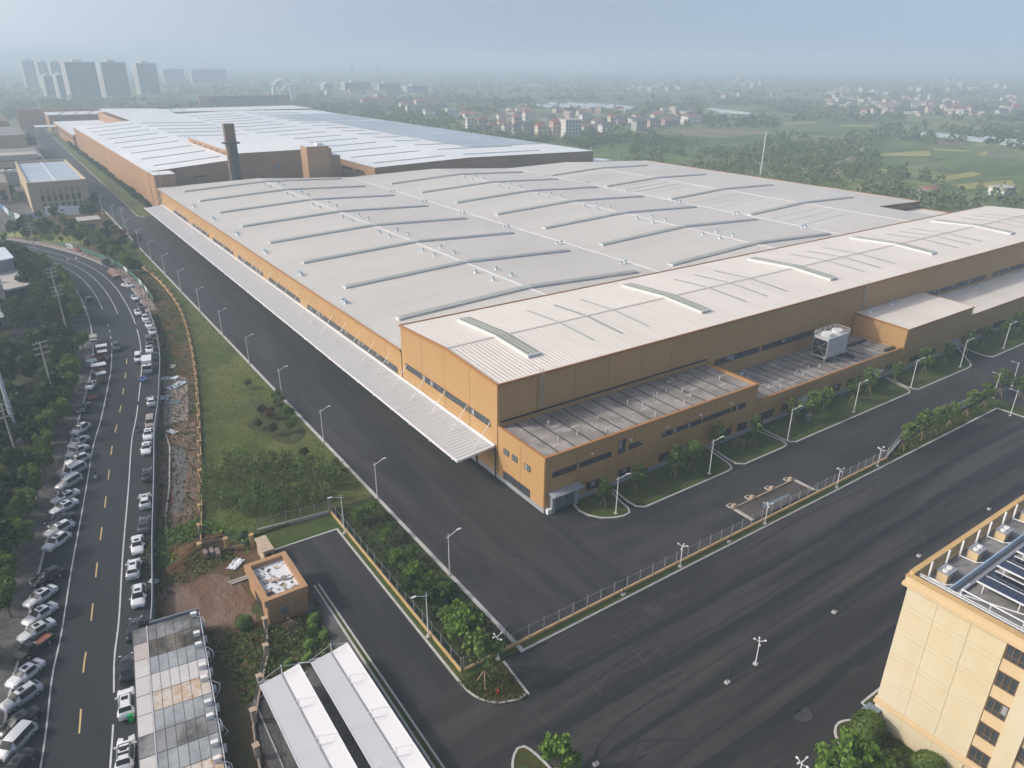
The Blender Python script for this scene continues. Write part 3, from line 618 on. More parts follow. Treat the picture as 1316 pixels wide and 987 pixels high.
def ladder(parent, x, Y, z0, z1):
    b = MB()
    for q in (-.3,.3): b.beam((x+q,Y-.45,z0),(x+q,Y-.45,z1+1.1),0.07)
    for k in range(int((z1-z0)/0.4)): b.beam((x-.3,Y-.45,z0+.3+k*.4),(x+.3,Y-.45,z0+.3+k*.4),0.035)
    l = part('access_ladder', b, M['steel'], parent); c = MB()
    for k in range(int((z1-z0)/1.5)):
        z = z0+1.2+k*1.5; pts = [(x+.45*math.cos(t), Y-.55-.55*math.sin(t), z) for t in [math.pi*j/6 for j in range(7)]]; c.poly_tube(pts, 0.022, 4)
    for t in (0.25,0.5,0.75): c.beam((x+.45*math.cos(math.pi*t),Y-.55-.55*math.sin(math.pi*t),z0+1),(x+.45*math.cos(math.pi*t),Y-.55-.55*math.sin(math.pi*t),z1+1),0.03)
    part('safety_cage', c, M['steel'], l)
ladder(hall, 73.1, SY0-.1, 11.9, 18.7); ladder(hall, 176.0, SY0-.1, 12.0, 18.7)
for a, c, z in ((121,136,9.2),(137,156.5,9.2),(209,243,9.9),(248,285,9.9),(290,318,9.9)): band_y(hall, SY0-.02, a, c, z, z+1.25, 1.2)
part('gutter', MB().box(64.5, SY0-.32, 11.2, 118, SY0-.12, 11.5), M['dark_metal'], hall)
part('downpipe', MB().tube((SX0-.25, SY0+.5, 0), (SX0-.25, SY0+.5, 6.0), 0.13, 0.13, 6), M['dark_metal'], hall)

# ---- the big low hall ------------------------------------------------------
LX = [64.0,110.5,157.0,203.5,250.0,286.0,343.0]; LZ = [13.0,15.0,13.0,15.0,13.0,14.6,13.0]
def ln(x): return 396-(x-64)*0.174
def lz(x):
    for i in range(6):
        if LX[i] <= x <= LX[i+1]: return LZ[i]+(LZ[i+1]-LZ[i])*(x-LX[i])/(LX[i+1]-LX[i])
    return 13.0
low = thing('low_hall', 'vast low factory hall with three shallow grey roof ridges and rows of skylights', 'factory hall', (200, 250, 0))
b = MB(); b.prism([(64,134.1),(310,134.1),(310,171),(343,171),(343,ln(343)),(64,ln(64))], -0.2, 12.7); part('wall_core', b, M['trim_dark'], low)
b = MB()
for i in range(6):
    xa, xb, za, zb = LX[i], LX[i+1], LZ[i], LZ[i+1]
    ya, yb2 = 134.06, 134.06
    if i == 5:
        zm = lz(310); b.add([(xa,ya,za),(310,ya,zm),(310,171,zm),(310,ln(310),zm),(xa,ln(xa),za)], [(0,1,2,3,4)])
        b.add([(310,171,zm),(343.3,171,13.0),(343.3,ln(343),13.0),(310,ln(310),zm)], [(0,1,2,3)])
    else: b.add([(xa-(.2 if i == 0 else 0),ya,za),(xb,ya,zb),(xb,ln(xb),zb),(xa-(.2 if i == 0 else 0),ln(xa),za)], [(0,1,2,3)])
lroof = part('roof', b, M['roof_x'], low)
b = MB(); b.sheet([(310.2,134.1),(343,134.1),(343,170.8),(310.2,170.8)], 10.0); part('lower_roof', b, M['roof_y'], low)
part('east_wall', MB().box(343, 134.1, -0.2, 343.25, 171, 10.6).box(310.1,170.9,10.1,343.2,171.0,12.9), M['trim_dark'], low)
b = MB(); b.beam((63.8,134.2,12.98),(63.8,ln(64),12.98),0.25,0.5); part('eaves_trim', b, M['trim'], low); b = MB(); b.beam((343.4,171,12.95),(343.4,ln(343),12.95),0.25,0.5); b.beam((310,171.0,lz(310)),(343.4,171.0,12.95),0.2,0.4); part('eaves_trim', b, M['trim'], low)
for k, x in enumerate((110.5,203.5,286.0)): part('ridge_cap', MB().box(x-.22, 134.2, (15.02,15.02,14.62)[k], x+.22, ln(x)-.5, (15.12,15.12,14.72)[k]), M['white_metal'], lroof)
for k, x in enumerate((157.0,250.0)): part('valley_gutter', MB().box(x-.18, 134.2, 13.02, x+.18, ln(x)-.5, 13.12), M['white_metal'], lroof)
clad_x(low, 64, 134.1, 385, 0.9, 12.72, 8.05, M['orange'])
part('plinth', MB().box(63.85, 134.1, -0.2, 64.2, 394, 0.9), M['plinth'], low)
def skylights(xs, ys):
    for yy in ys:
        w = part('raised_skylight', MB(), M['skylight'], low); b = MB(); gl = MB(); ba = MB(); wd = 1.15
        for xa, xb in zip(xs[:-1], xs[1:]):
            za, zb = lz(xa), lz(xb)
            b.add([(xa,yy-wd,za-.1),(xb,yy-wd,zb-.1),(xb,yy+wd,zb-.1),(xa,yy+wd,za-.1),(xa,yy-wd,za+.5),(xb,yy-wd,zb+.5),(xb,yy+wd,zb+.5),(xa,yy+wd,za+.5)], [(4,5,6,7),(0,1,5,4),(2,3,7,6),(3,0,4,7),(1,2,6,5)])
            d = 0.5; xa2 = xa+d; xb2 = xb-d; za, zb = lz(xa2)+.54, lz(xb2)+.54
            gl.add([(xa2,yy-wd+.12,za),(xb2,yy-wd+.12,zb),(xb2,yy+wd-.12,zb),(xa2,yy+wd-.12,za)], [(0,1,2,3)])
            for q in (-.35,.35): ba.beam((xa2,yy+q,za+.02),(xb2,yy+q,zb+.02),0.1,0.05)
        w.data = b.mesh('raised_skylight', M['skylight'], org(low)); part('glazing', gl, M['skyglass_pale'], w); part('glazing_bar', ba, M['skylight'], w)
YS = (152,184,216,248,280,312,344,374)
skylights((72,110.5,150), YS); skylights((164,203.5,245), YS[:7]); skylights((250.8,286,323), (192,236,280,325))
for k in range(len(YS)-1):
    y0 = YS[k]; ym = y0+16
    for q in (-4,4):
        for x in (107,113.8): vent(low, x, ym+q+random.uniform(-.6,.6), lz(x)-.05)
    for q in (-.9,.9):
        if k < 6: vent(low, 67.0, y0+20+q*.9, lz(67)-.03); vent(low, 154.0+q, y0+4+24*.25, lz(154)-.03)
    if k < 6:
        for q in (-4,4):
            for x in (200,207): vent(low, x, ym+q+random.uniform(-.6,.6), lz(x)-.05)
        for q in (-1,1): vent(low, 247.5+q*1.1, y0+12, lz(247.5)-.03)
for a in (264, 172, 214, 258, 302):
    for q in range(3):
        yy = a+q*7-4; yy = yy if yy > 140 else 140
        b = MB()
        for xa, xb in ((252,282),):
            b.add([(xa,yy-.3,lz(xa)+.05),(xb,yy-.3,lz(xb)+.05),(xb,yy+.3,lz(xb)+.05),(xa,yy+.3,lz(xa)+.05)], [(0,1,2,3)])
        part('translucent_strip', b, M['strip'], lroof)
yy = 136.4
for n_ in range(7):
    band_x(low, 63.98, yy, min(yy+27.2, 386), 7.0, 8.2, 1.05); yy += 33.6 if n_ else 27.9
    if yy > 370: break

# ---- loading canopy --------------------------------------------------------
can = thing('loading_canopy', 'long pale ribbed loading canopy hung from white rods along the hall side', 'canopy', (60, 240, 0))
b = MB(); b.add([(56.0,97.2,5.75),(63.8,97.2,6.45),(63.8,386,6.45),(56.0,386,5.75),(56.0,97.2,5.6),(63.8,97.2,6.3),(63.8,386,6.3),(56.0,386,5.6)], [(0,1,2,3),(7,6,5,4),(0,4,5,1),(2,6,7,3),(3,7,4,0)])
part('roof_sheet', b, M['canopy'], can)
b = MB(); b.box(55.75,97.0,5.55,55.98,386.2,5.95); b.box(63.4,97.0,6.46,63.82,386.2,6.75); b.beam((55.8,97.05,5.72),(63.7,97.05,6.42),0.16,0.42); part('gutter', b, M['white_metal'], can)
RODM = MB(); RODM.tube((-0.05,0,10.6),(-3.7,0,6.15),0.07,0.07,5); rod = RODM.mesh('tie_rod', M['white_metal'])
BRM = MB(); BRM.beam((-8.2,0,5.35),(-0.2,0,6.05),0.2,0.3); br = BRM.mesh('canopy_beam', M['white_metal'])
yy = 98.7
while yy < 386: piece('tie_rod', rod, can, (63.95, yy, 0)); piece('canopy_beam', br, can, (64.0, yy+.3, 0)); yy += 8.2
for yy in range(106, 380, 32):
    d = thing('roller_door', f'grey roller door of the loading bay, {ordn((yy-106)//32)} from the near end under the canopy', 'roller door', (63.8, yy, 0))
    part('curtain', MB().box(63.7,yy-2.4,0.05,63.88,yy+2.4,4.6), M['plinth'], d); part('frame', MB().box(63.62,yy-2.7,0,63.9,yy-2.4,4.9).box(63.62,yy+2.4,0,63.9,yy+2.7,4.9).box(63.62,yy-2.4,4.6,63.9,yy+2.4,4.9), M['frame_dark'], d)

# ---- annexes along the south wall -----------------------------------------
def flat_roof(parent, x0, x1, y0, y1, z, cap, mt, jt, mod, stains=0, cm='orange', ch=0.45):
    r = part('roof_deck', MB().sheet([(x0+.3,y0+.3),(x1-.3,y0+.3),(x1-.3,y1-.05),(x0+.3,y1-.05)], z), M[mt], parent)
    if mod:
        n = int((x1-x0)/mod)
        for k in range(1, n): part('deck_joint', MB().box(x0+k*mod-.13, y0+.35, z-.02, x0+k*mod+.13, y1-.1, z+.03), M[jt], r)
    b = MB(); b.box(x0-.1,y0-.12,z-.3,x1+.1,y0+.3,z+ch); b.box(x0-.1,y0+.3,z-.3,x0+.3,y1,z+ch); b.box(x1-.3,y0+.3,z-.3,x1+.1,y1,z+ch); part('parapet', b, M[cm], parent)
    b = MB(); b.box(x0-.16,y0-.18,z+ch,x1+.16,y0+.34,z+ch+.07); b.box(x0-.16,y0+.34,z+ch,x0+.34,y1-.02,z+ch+.07); b.box(x1-.34,y0+.34,z+ch,x1+.16,y1-.02,z+ch+.07); part('coping', b, M['trim'], parent)
    for k in range(stains):
        cx, cy = random.uniform(x0+2,x1-3), random.uniform(y0+2,y1-2); pts = []
        for j in range(12):
            a = j*math.pi/6; q = random.uniform(.45,1.0); pts.append((cx+math.cos(a)*q*1.8, cy+math.sin(a)*q*.55))
        part('lime_stain', MB().sheet(pts, z+.012), M['stain'], r)
    return r
an = thing('front_annex', 'two-storey ochre annex at the corner with a stained flat roof and grey entrance', 'annex', (90, 89, 0))
AX0, AX1, AY0 = 64.0, 118.0, 82.5
part('wall_core', MB().prism([(AX0,AY0),(AX1,AY0),(AX1,SY0-.14),(AX0,SY0-.14)], -0.2, 10.0), M['joint'], an)
flat_roof(an, AX0, AX1, AY0, SY0-.14, 10.2, 1, 'membrane', 'membrane_joint', 3.6, 14)
clad_x(an, AX0, AY0, SY0-.2, 0.9, 9.9, 7.0, M['orange']); clad_y(an, AY0, AX0, AX1, 0.9, 9.9, 6.6, M['orange'])
clad_y2 = [piece('wall_panel', panel_mesh(SY0-AY0-.4, 3.4, .08, 'x', M['orange']), an, (AX1+.09, (AY0+SY0)/2-.1, 6.4))]
part('plinth', MB().box(AX0-.12,AY0-.12,-.2,AX0+.2,SY0-.2,.9).box(AX0+.2,AY0-.12,-.2,64.95,AY0+.2,.9).box(70.75,AY0-.12,-.2,AX1,AY0+.2,.9), M['plinth'], an)
for a in (93.6,91.0,87.2): band_x(an, AX0-.02, a-.75, a+.75, 6.2, 7.15, .75, 'window', 'frame_dark', 'glass_pale')
band_x(an, AX0-.02, 86.5, 90.0, 1.1, 2.5, .7); band_x(an, AX0-.02, 90.4, 94.4, 1.1, 2.5, .7)
for a, c in ((65.6,67.6),(67.8,70.6),(71.4,78.5),(82.8,86.0),(91.2,93.6),(94.0,101.5),(102.0,110.0),(110.6,114.4)): band_y(an, AY0-.02, a, c, 6.55, 7.45, .9)
band_y(an, AY0-.02, 80.2, 81.8, 6.4, 9.0, .8, 'window')
for a, c in ((73.1,76.0),(80.5,83.5),(90.9,94),(96,99.6),(108,111),(113,116)): band_y(an, AY0-.02, a, c, 1.3, 2.85, .9, 'window')
p = part('entrance_portal', MB().box(65.0,81.5,0,65.7,82.4,3.6).box(70.0,81.5,0,70.7,82.4,3.6).box(65.7,81.55,2.75,70.0,82.4,3.55), M['plinth'], an)
part('portal_canopy', MB().box(64.7,80.5,3.62,71.2,82.4,3.85).box(64.9,80.8,3.85,71.0,82.35,3.95), M['plinth'], p)
dg = part('entrance_glazing', MB().box(65.7,82.0,0.1,70.0,82.1,2.74), M['glass_pale'], p); b = MB()
for x in (65.95,66.9,68.6,69.3,69.85): b.box(x-.05,81.9,0.05,x+.05,81.99,2.72)
part('glazing_bar', b, M['frame_dark'], dg)
part('outdoor_unit', MB().box(64.2,81.6,0,65.0,82.3,0.95).tube((64.6,81.55,.5),(64.6,81.6,.5),.3,.3,12), M['ac_white'], an)
for k in range(16):
    x, yy = 67+random.random()*48, 84+random.random()*10; part('vent_pipe', MB().tube((x,yy,10.2),(x,yy,10.2+random.uniform(.6,1.2)),.08,.08,6), M['white_metal'], an)
for x in (74,83,92,101,110): part('wall_lamp', MB().rbox((x,AY0-.3,8.5),(.35,.4,.25)), M['white_metal'], an)

a2 = thing('plant_annex', 'low ochre annex with streaked flat roof carrying the cooling tower', 'annex', (146, 89, 0))
part('wall_core', MB().prism([(118.1,83.0),(174,83.0),(174,SY0-.14),(118.1,SY0-.14)], -0.2, 5.8), M['joint'], a2)
flat_roof(a2, 118.15, 174, 83.0, SY0-.14, 5.95, 1, 'membrane', 'membrane_joint', 2.8, 12, ch=.4)
clad_y(a2, 83.0, 118.2, 174, 0.9, 5.7, 6.6, M['orange']); part('plinth', MB().box(118.2,82.88,-.2,174,83.2,.9), M['plinth'], a2)
for a in range(120, 172, 8): band_y(a2, 82.98, a, a+5.2, 1.5, 3.0, 1.0, 'window')
for k in range(10):
    x, yy = 121+random.random()*26, 84.5+random.random()*8; part('vent_pipe', MB().tube((x,yy,5.95),(x,yy,5.95+random.uniform(.6,1.2)),.08,.08,6), M['white_metal'], a2)
vent(a2, 127, 93.5, 5.95); part('cable_duct', MB().box(158,86,6.0,158.8,95.8,6.4).box(158.8,91,6.0,172,91.7,6.4).box(169,84,6.0,173,84.8,6.5), M['dark_metal'], a2)
part('entrance_hood', MB().box(160,80.9,3.1,164,83,3.35), M['plinth'], a2); part('entrance_hood', MB().box(133,80.9,3.1,137,83,3.35), M['plinth'], a2)

a3 = thing('block_annex', 'ochre box annex with clean white roof between the two lower annexes', 'annex', (190, 89, 0))
part('wall_core', MB().prism([(174.05,82.5),(206,82.5),(206,SY0-.14),(174.05,SY0-.14)], -0.2, 11.2), M['joint'], a3)
b = MB(); b.add([(173.8,82.3,11.3),(206.2,82.3,11.3),(206.2,SY0-.14,11.75),(173.8,SY0-.14,11.75)], [(0,1,2,3)]); part('roof', b, M['roof_y'], a3)
part('verge_trim', MB().box(173.75,82.2,10.95,206.25,82.32,11.32).beam((173.8,82.3,11.2),(173.8,SY0-.2,11.65),.12,.3).beam((206.2,82.3,11.2),(206.2,SY0-.2,11.65),.12,.3), M['trim'], a3)
clad_x(a3, 174.05, 82.5, SY0-.2, 0.9, 11.15, 7, M['orange']); clad_y(a3, 82.5, 174.1, 206, 0.9, 11.1, 6.4, M['orange']); part('plinth', MB().box(174,82.38,-.2,206,82.6,.9), M['plinth'], a3)
for x in (177.5, 187.5): vent(a3, x, 94.5, 11.6)
part('entrance_hood', MB().box(196,80.5,3.2,201,82.5,3.5), M['plinth'], a3); band_y(a3, 82.48, 196.5, 200.5, .1, 3.0, 1.0, 'door', 'frame_dark', 'glass'); band_y(a3, 82.48, 178, 190, 1.6, 3.0, 1.0, 'window')
a4 = thing('long_annex', 'long low ochre annex with pale roof running out of the right edge', 'annex', (260, 89, 0))
part('wall_core', MB().prism([(206.3,83.2),(322,83.2),(322,SY0-.14),(206.3,SY0-.14)], -0.2, 8.5), M['joint'], a4)
b = MB(); b.add([(206.3,83.0,8.6),(322,83.0,8.6),(322,SY0-.14,9.1),(206.3,SY0-.14,9.1)], [(0,1,2,3)]); part('roof', b, M['roof_y'], a4); part('eaves_trim', MB().box(206.3,82.9,8.25,322,83.02,8.62), M['trim'], a4)
clad_y(a4, 83.2, 206.4, 322, 0.9, 8.4, 6.6, M['orange']); part('plinth', MB().box(206.4,83.08,-.2,322,83.3,.9), M['plinth'], a4)
vent(a4, 233, 94, 8.95); vent(a4, 262, 94, 8.95)
for a in range(212, 316, 11): band_y(a4, 83.18, a, a+7, 1.6, 3.0, 1.0, 'window')

# cooling tower standing on the plant annex
ct = thing('cooling_tower', 'grey louvred cooling tower with railed top standing on the flat annex roof', 'cooling tower', (154, 90, 6.0))
b = MB()
for x in (150.2,154,157.8):
    for yy in (88.4,91.6): b.box(x-.15,yy-.15,6.0,x+.15,yy+.15,7.2)
b.box(149.8,88,7.0,158.2,92,7.25); part('support_frame', b, M['steel'], ct)
part('casing', MB().box(150,88.1,7.25,158,91.9,11.9), M['cab_wall'], ct)
lv = MB(); lv.box(149.86,88.3,7.5,149.99,91.7,11.3); part('louvre_panel', lv, mat('louvre_black',(.007,.007,.008),.7,.1), ct)
part('cross_brace', MB().beam((149.82,88.3,7.5),(149.82,91.7,11.3),.09).beam((149.82,91.7,7.5),(149.82,88.3,11.3),.09).beam((149.82,88.3,9.4),(149.82,91.7,9.4),.09), M['steel'], ct)
for x in (152,156): part('fan_cowl', MB().tube((x,90,11.9),(x,90,12.6),1.35,1.25,16), M['ac_white'], ct)
b = MB()
for x in (150,152,154,156,158):
    for yy in (88.1,91.9): b.beam((x,yy,11.9),(x,yy,13.0),.07)
for z in (12.5,13.0):
    for yy in (88.1,91.9): b.beam((150,yy,z),(158,yy,z),.06)
    for x in (150,158): b.beam((x,88.1,z),(x,91.9,z),.06)
part('guard_rail', b, M['white_metal'], ct)

# ---- far halls --------------------------------------------------------------
fa = thing('north_hall', 'terracotta hall with bright white roof beyond the low hall, beside the works road', 'factory hall', (115, 650, 0))
FZ = [(64,19.0),(107,22.3),(165,21.0)]
part('wall_core', MB().prism([(64,410),(165,410),(165,925),(107,925),(107,727),(64,727)], -.2, 18.8), M['orange_far'], fa)
b = MB(); b.add([(64,410,18.8),(107,410,18.8),(165,410,18.8),(165,410,21),(107,410,22.3),(64,410,19.0)], [(0,1,4,5),(1,2,3,4)])
b.add([(165,410,18.8),(165,925,18.8),(165,925,21),(165,410,21)], [(0,1,2,3)]); b.add([(64,727,18.8),(107,727,18.8),(107,727,22.2),(64,727,19.0)], [(1,0,3,2)]); part('upper_wall', b, M['orange_far'], fa)
b = MB(); b.add([(63.7,409.7,19.05),(107,409.7,22.35),(107,727,22.35),(63.7,727,19.05)], [(0,1,2,3)]); b.add([(107,409.7,22.35),(165.3,409.7,21.05),(165.3,925,21.05),(107,925,22.35)], [(0,1,2,3)])
fr = part('roof', b, M['roof_white'], fa)
for k in range(9):
    yy = 428+k*33
    for xa, xb in ((70,104),(110,160)):
        za, zb = (19.05+(xa-64)*.0767, 19.05+(xb-64)*.0767) if xb < 108 else (22.35-(xa-107)*.0224, 22.35-(xb-107)*.0224)
        part('skylight_strip', MB().add([(xa,yy-.5,za+.3),(xb,yy-.5,zb+.3),(xb,yy+.5,zb+.3),(xa,yy+.5,za+.3),(xa,yy-.5,za-.1),(xb,yy-.5,zb-.1),(xb,yy+.5,zb-.1),(xa,yy+.5,za-.1)], [(0,1,2,3),(0,4,5,1),(2,6,7,3),(3,7,4,0)]), M['grey_metal'], fr)
clad_x(fa, 64, 410, 727, 0.5, 18.6, 16, M['orange_far']); clad_y(fa, 410, 74, 165, 0.5, 18.6, 9, M['orange_far'])
rs = part('raised_bay', MB().prism([(107.5,409.6),(160,409.6),(160,515),(107.5,515)], 21, 25.2), M['orange_far'], fa)
part('raised_roof', MB().sheet([(107.2,409.4),(160.2,409.4),(160.2,515.2),(107.2,515.2)], 25.3), M['roof_white'], rs)
for k in range(7): part('louvre', MB().box(107.3,418+k*13,22.9,107.49,424+k*13,23.8), M['dark_metal'], rs)
sb = part('stair_block', MB().prism([(64.1,396.5),(73.8,396.5),(73.8,409.9),(64.1,409.9)], -.2, 18.9), M['orange_far'], fa)
part('stair_roof', MB().sheet([(64,396.4),(74,396.4),(74,410),(64,410)], 19.0), M['roof_white'], sb); ladder(sb, 66.5, 396.4, 13.2, 19)
part('window', MB().box(85,409.8,14.6,91,409.99,15.5), M['glass'], fa); part('window', MB().box(128,409.8,15.5,131,409.99,18.5), M['glass_pale'], fa)
lw = part('low_wing', MB().prism([(64,748),(106.8,748),(106.8,923),(64,923)], -.2, 11), M['orange_far'], fa); part('wing_roof', MB().sheet([(63.8,747.8),(106.9,747.8),(106.9,923.2),(63.8,923.2)], 11.1), M['roof_white'], lw)
part('window_band', MB().box(63.8,752,7.2,63.98,920,8.2), M['glass'], lw)
tw = thing('exhaust_tower', 'tall slim terracotta tower with a ring gallery rising at the north hall wall', 'tower', (102.5, 398, 0))
part('shaft', MB().box(100.2,396,0,105.2,399.2,41), M['trim_dark'], tw); part('gallery', MB().box(98.9,394.8,31.5,106.5,396,32.2).box(98.9,396,31.5,100.2,400.4,32.2).box(105.2,396,31.5,106.5,400.4,32.2), M['dark_metal'], tw)
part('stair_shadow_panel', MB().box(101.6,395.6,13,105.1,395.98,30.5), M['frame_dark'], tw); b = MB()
for k in range(13): b.beam((101.6 if k % 2 else 105.0,395.3,13+k*1.4),(105.0 if k % 2 else 101.6,395.3,14.4+k*1.4),.3,.2)
part('zigzag_stair', b, M['dark_metal'], tw)
bl = thing('stair_tower', 'plain terracotta block with lit side standing where the two far halls meet', 'tower', (144, 390, 0))
part('wall', MB().prism([(138.3,388.5),(150.5,388.5),(150.5,398),(138.3,398)], -.2, 28.6), M['orange_far'], bl); part('roof', MB().sheet([(138.2,388.4),(150.6,388.4),(150.6,398.1),(138.2,398.1)], 28.75), M['roof_white'], bl); part('roof_box', MB().box(145,391,28.8,148.5,395,30), M['white_metal'], bl)

fb = thing('east_hall', 'widest far hall with shining white roof and blue-grey solar fields on it', 'factory hall', (255, 640, 0))
part('wall_core', MB().prism([(175,386),(333,386),(333,900),(175,900)], -.2, 15.6), M['orange_far'], fb)
b = MB(); b.add([(175,386,15.6),(333,386,15.6),(333,386,16.0),(235,386,17.6),(175,386,16.0)], [(0,1,2,3,4)]); part('gable', b, M['trim'], fb)
b = MB(); b.add([(174.6,385.6,16.05),(235,385.6,17.7),(235,902,17.7),(174.6,902,16.05)], [(0,1,2,3)]); b.add([(235,385.6,17.7),(333.5,385.6,16.05),(333.5,902,16.05),(235,902,17.7)], [(0,1,2,3)]); fbr = part('roof', b, M['roof_white'], fb)
def bz(x): return 16.05+1.65*(x-174.6)/60.4 if x < 235 else 17.7-1.65*(x-235)/98.5
for k in range(15):
    yy = 402+k*32
    for xa, xb in ((182,228),(242,300)):
        if xb > 235 and 470 < yy < 800: xb = 262
        part('skylight_strip', MB().add([(xa,yy-.8,bz(xa)+.3),(xb,yy-.8,bz(xb)+.3),(xb,yy+.8,bz(xb)+.3),(xa,yy+.8,bz(xa)+.3),(xa,yy-.8,bz(xa)-.1),(xb,yy-.8,bz(xb)-.1),(xb,yy+.8,bz(xb)-.1),(xa,yy+.8,bz(xa)-.1)], [(0,1,2,3),(0,4,5,1),(2,6,7,3),(3,7,4,0)]), M['grey_metal'], fbr)
for xa, xb, ya, yb in ((268,331,440,585),(270,331,592,700),(255,331,712,820)):
    part('solar_field', MB().add([(xa,ya,bz(xa)+.25),(xb,ya,bz(xb)+.25),(xb,yb,bz(xb)+.25),(xa,yb,bz(xa)+.25)], [(0,1,2,3)]), M['roof_blue'], fbr)
clad_x(fb, 175, 386, 900, .5, 15.5, 16, M['orange_far']); clad_y(fb, 386, 175.2, 333, 8, 15.5, 11, M['orange_far'])
for ya, yb, z in ((400,412,11),(418,440,11),(402,414,7.6)): band_x(fb, 174.98, ya, yb, z, z+1.2, 2.0)
part('side_lean_to', MB().box(333.2,386,0,350,400,9.0), M['white_metal'], fb)
fc = thing('cross_hall', 'white-roofed hall lying across the far end of the works with terracotta parapet', 'factory hall', (200, 980, 0))
part('wall', MB().prism([(63,950),(345,930),(345,1005),(63,1005)], -.2, 15.8), M['orange_far'], fc); cr_ = part('roof', MB().sheet([(62.6,949.5),(345.5,929.5),(345.5,1005.5),(62.6,1005.5)], 16), M['roof_white'], fc)
part('parapet', MB().box(38,1006,0,190,1012,19), M['orange_far'], fc)
for k in range(10): part('roof_rib', MB().beam((72+k*14,951,16.3),(84+k*14,1002,16.3),.7,.5), M['grey_metal'], cr_)
part('porch', MB().box(46,890,8,63.5,915,8.6).box(46.5,891,0,47.2,892,8).box(46.5,913,0,47.2,914,8), M['roof_white'], fc)
fo = thing('far_office', 'orange framed office block with glazed front behind the white roofs', 'office', (360, 1262, 0))
part('frame_wall', MB().prism([(290,1268),(425,1245),(428,1263),(293,1286)], -.2, 19), M['orange_far'], fo)
d = Vector((135,-23,0)).normalized(); nn = Vector((d.y,-d.x,0))
def fq(t0,t1,z0,z1,off): 
    a = Vector((290,1268,0))+d*t0+nn*off; c = Vector((290,1268,0))+d*t1+nn*off
    return MB().add([(a.x,a.y,z0),(c.x,c.y,z0),(c.x,c.y,z1),(a.x,a.y,z1)], [(0,1,2,3)])
for k in range(3): part('glass_band', fq(14,120,3.5+k*4.6,6.9+k*4.6,.5), M['glass_pale'], fo)
# ---- cream office block at the right edge -----------------------------------
of = thing('office_block', 'five-storey cream and ochre office block with solar panels on its roof, bottom right', 'office', (90, 8, 0))
OX, OY = 70.0, 27.0
part('wall_core', MB().prism([(OX,-30),(OX+46,-30),(OX+46,OY),(OX,OY)], -.2, 19.6), M['cream_joint'], of)
# render panels on the west front: two joints down, paired joints per storey
ys = [27.0,23.8,20.5,17.2]; zs = [0.0,2.9]+[v for k in range(5) for v in (3.85+3.33*k,6.45+3.33*k)]
zs = [(0.0,1.6),(1.6,2.95)]+[(3.75,6.55),(6.55,7.2),(7.2,9.95),(9.95,10.6),(10.6,13.35),(13.35,14.0),(14.0,16.55),(16.55,17.2),(17.2,19.55)]
for a, c in zip(ys[:-1], ys[1:]):
    for z0, z1 in zs:
        key = ('cr', round(z1-z0,2), round(a-c,2))
        if key not in PANELS: PANELS[key] = MB().box(-.14,-(a-c)/2+.014,.014,0,(a-c)/2-.014,z1-z0-.014).mesh('render_panel', M['cream'])
        piece('render_panel', PANELS[key], of, (OX, (a+c)/2, z0))
part('string_course', MB().box(OX-.3,-30,2.95,OX+.02,OY+.2,3.35).box(OX-.22,-30,3.35,OX+.02,OY+.15,3.75), M['ochre'], of)
for j in range(8):                                            # window bays and pilasters running south
    y1 = 17.15-j*3.75; y0 = y1-1.95
    part('spandrel', MB().box(OX-.04,y0,0,OX+.02,y1,19.55), M['ochre'], of)
    part('pilaster', MB().box(OX-.36,y0-1.8,0,OX+.02,y0-.02,19.55), M['cream'], of)
    for k in range(5):
        z0 = 4.0+k*3.4; w = part('window', MB().box(OX-.1,y0+.06,z0,OX-.03,y1-.06,z0+1.75), M['glass'], of); f = MB()
        for q in range(4): yy = y0+.08+q*(1.79/3); f.box(OX-.17,yy-.05,z0,OX-.09,yy+.05,z0+1.75)
        f.box(OX-.17,y0+.03,z0-.06,OX-.09,y1-.03,z0+.04); f.box(OX-.17,y0+.03,z0+1.7,OX-.09,y1-.03,z0+1.8); f.box(OX-.16,y0+.05,z0+.45,OX-.09,y1-.05,z0+.52); part('frame', f, M['frame_brown'], w)
        if BR.random() < .4: qy = y0+.16+BR.choice((0,1,2))*.6; part('blind', MB().box(OX-.112,qy,z0+BR.choice((.1,.6,.9)),OX-.102,qy+.48,z0+1.68), M['blind'], w)
for k in range(5):
    for j in range(9):
        x = 72.5+j*4.8; part('window', MB().box(x,OY-.02,4+k*3.4,x+3,OY+.08,5.8+k*3.4), M['glass'], of)
part('north_wall', MB().box(OX,OY,0,OX+46,OY+.015,19.6), M['cream'], of)
part('cornice', MB().box(OX-.5,-30,19.56,OX+.4,OY+.5,20.0).box(OX+.4,OY-.4,19.56,OX+46,OY+.5,20.0).box(OX-.35,-30,20.0,OX+.3,OY+.35,20.75), M['ochre'], of)
part('parapet', MB().box(OX+.3,OY-.05,20.0,OX+46,OY+.35,20.95), M['ochre'], of); part('coping', MB().box(OX-.42,-30,20.75,OX+.36,OY+.42,20.84).box(OX+.36,OY-.12,20.95,OX+46,OY+.42,21.04), M['ochre_wall'], of)
part('roof_deck', MB().sheet([(OX+.3,-30),(OX+46,-30),(OX+46,OY-.05),(OX+.3,OY-.05)], 19.7), M['roof_grey'], of)
for x in range(4): part('roof_seam', MB().box(OX+1+x*11,OY-2.3,19.7,OX+1.06+x*11,OY-.2,19.72), M['membrane_joint'], of)
b = MB()
for dz, dy in ((.35,0),(.35,.28),(.6,.14)): b.tube((71.2,23.75+dy,19.7+dz),(116,23.75+dy,19.7+dz),.1,.1,6)
part('water_pipe', b, M['pipe_blue'], of); part('pipe_tray', MB().box(71.2,23.0,19.72,116,23.35,20.02), M['steel'], of)
b = MB()
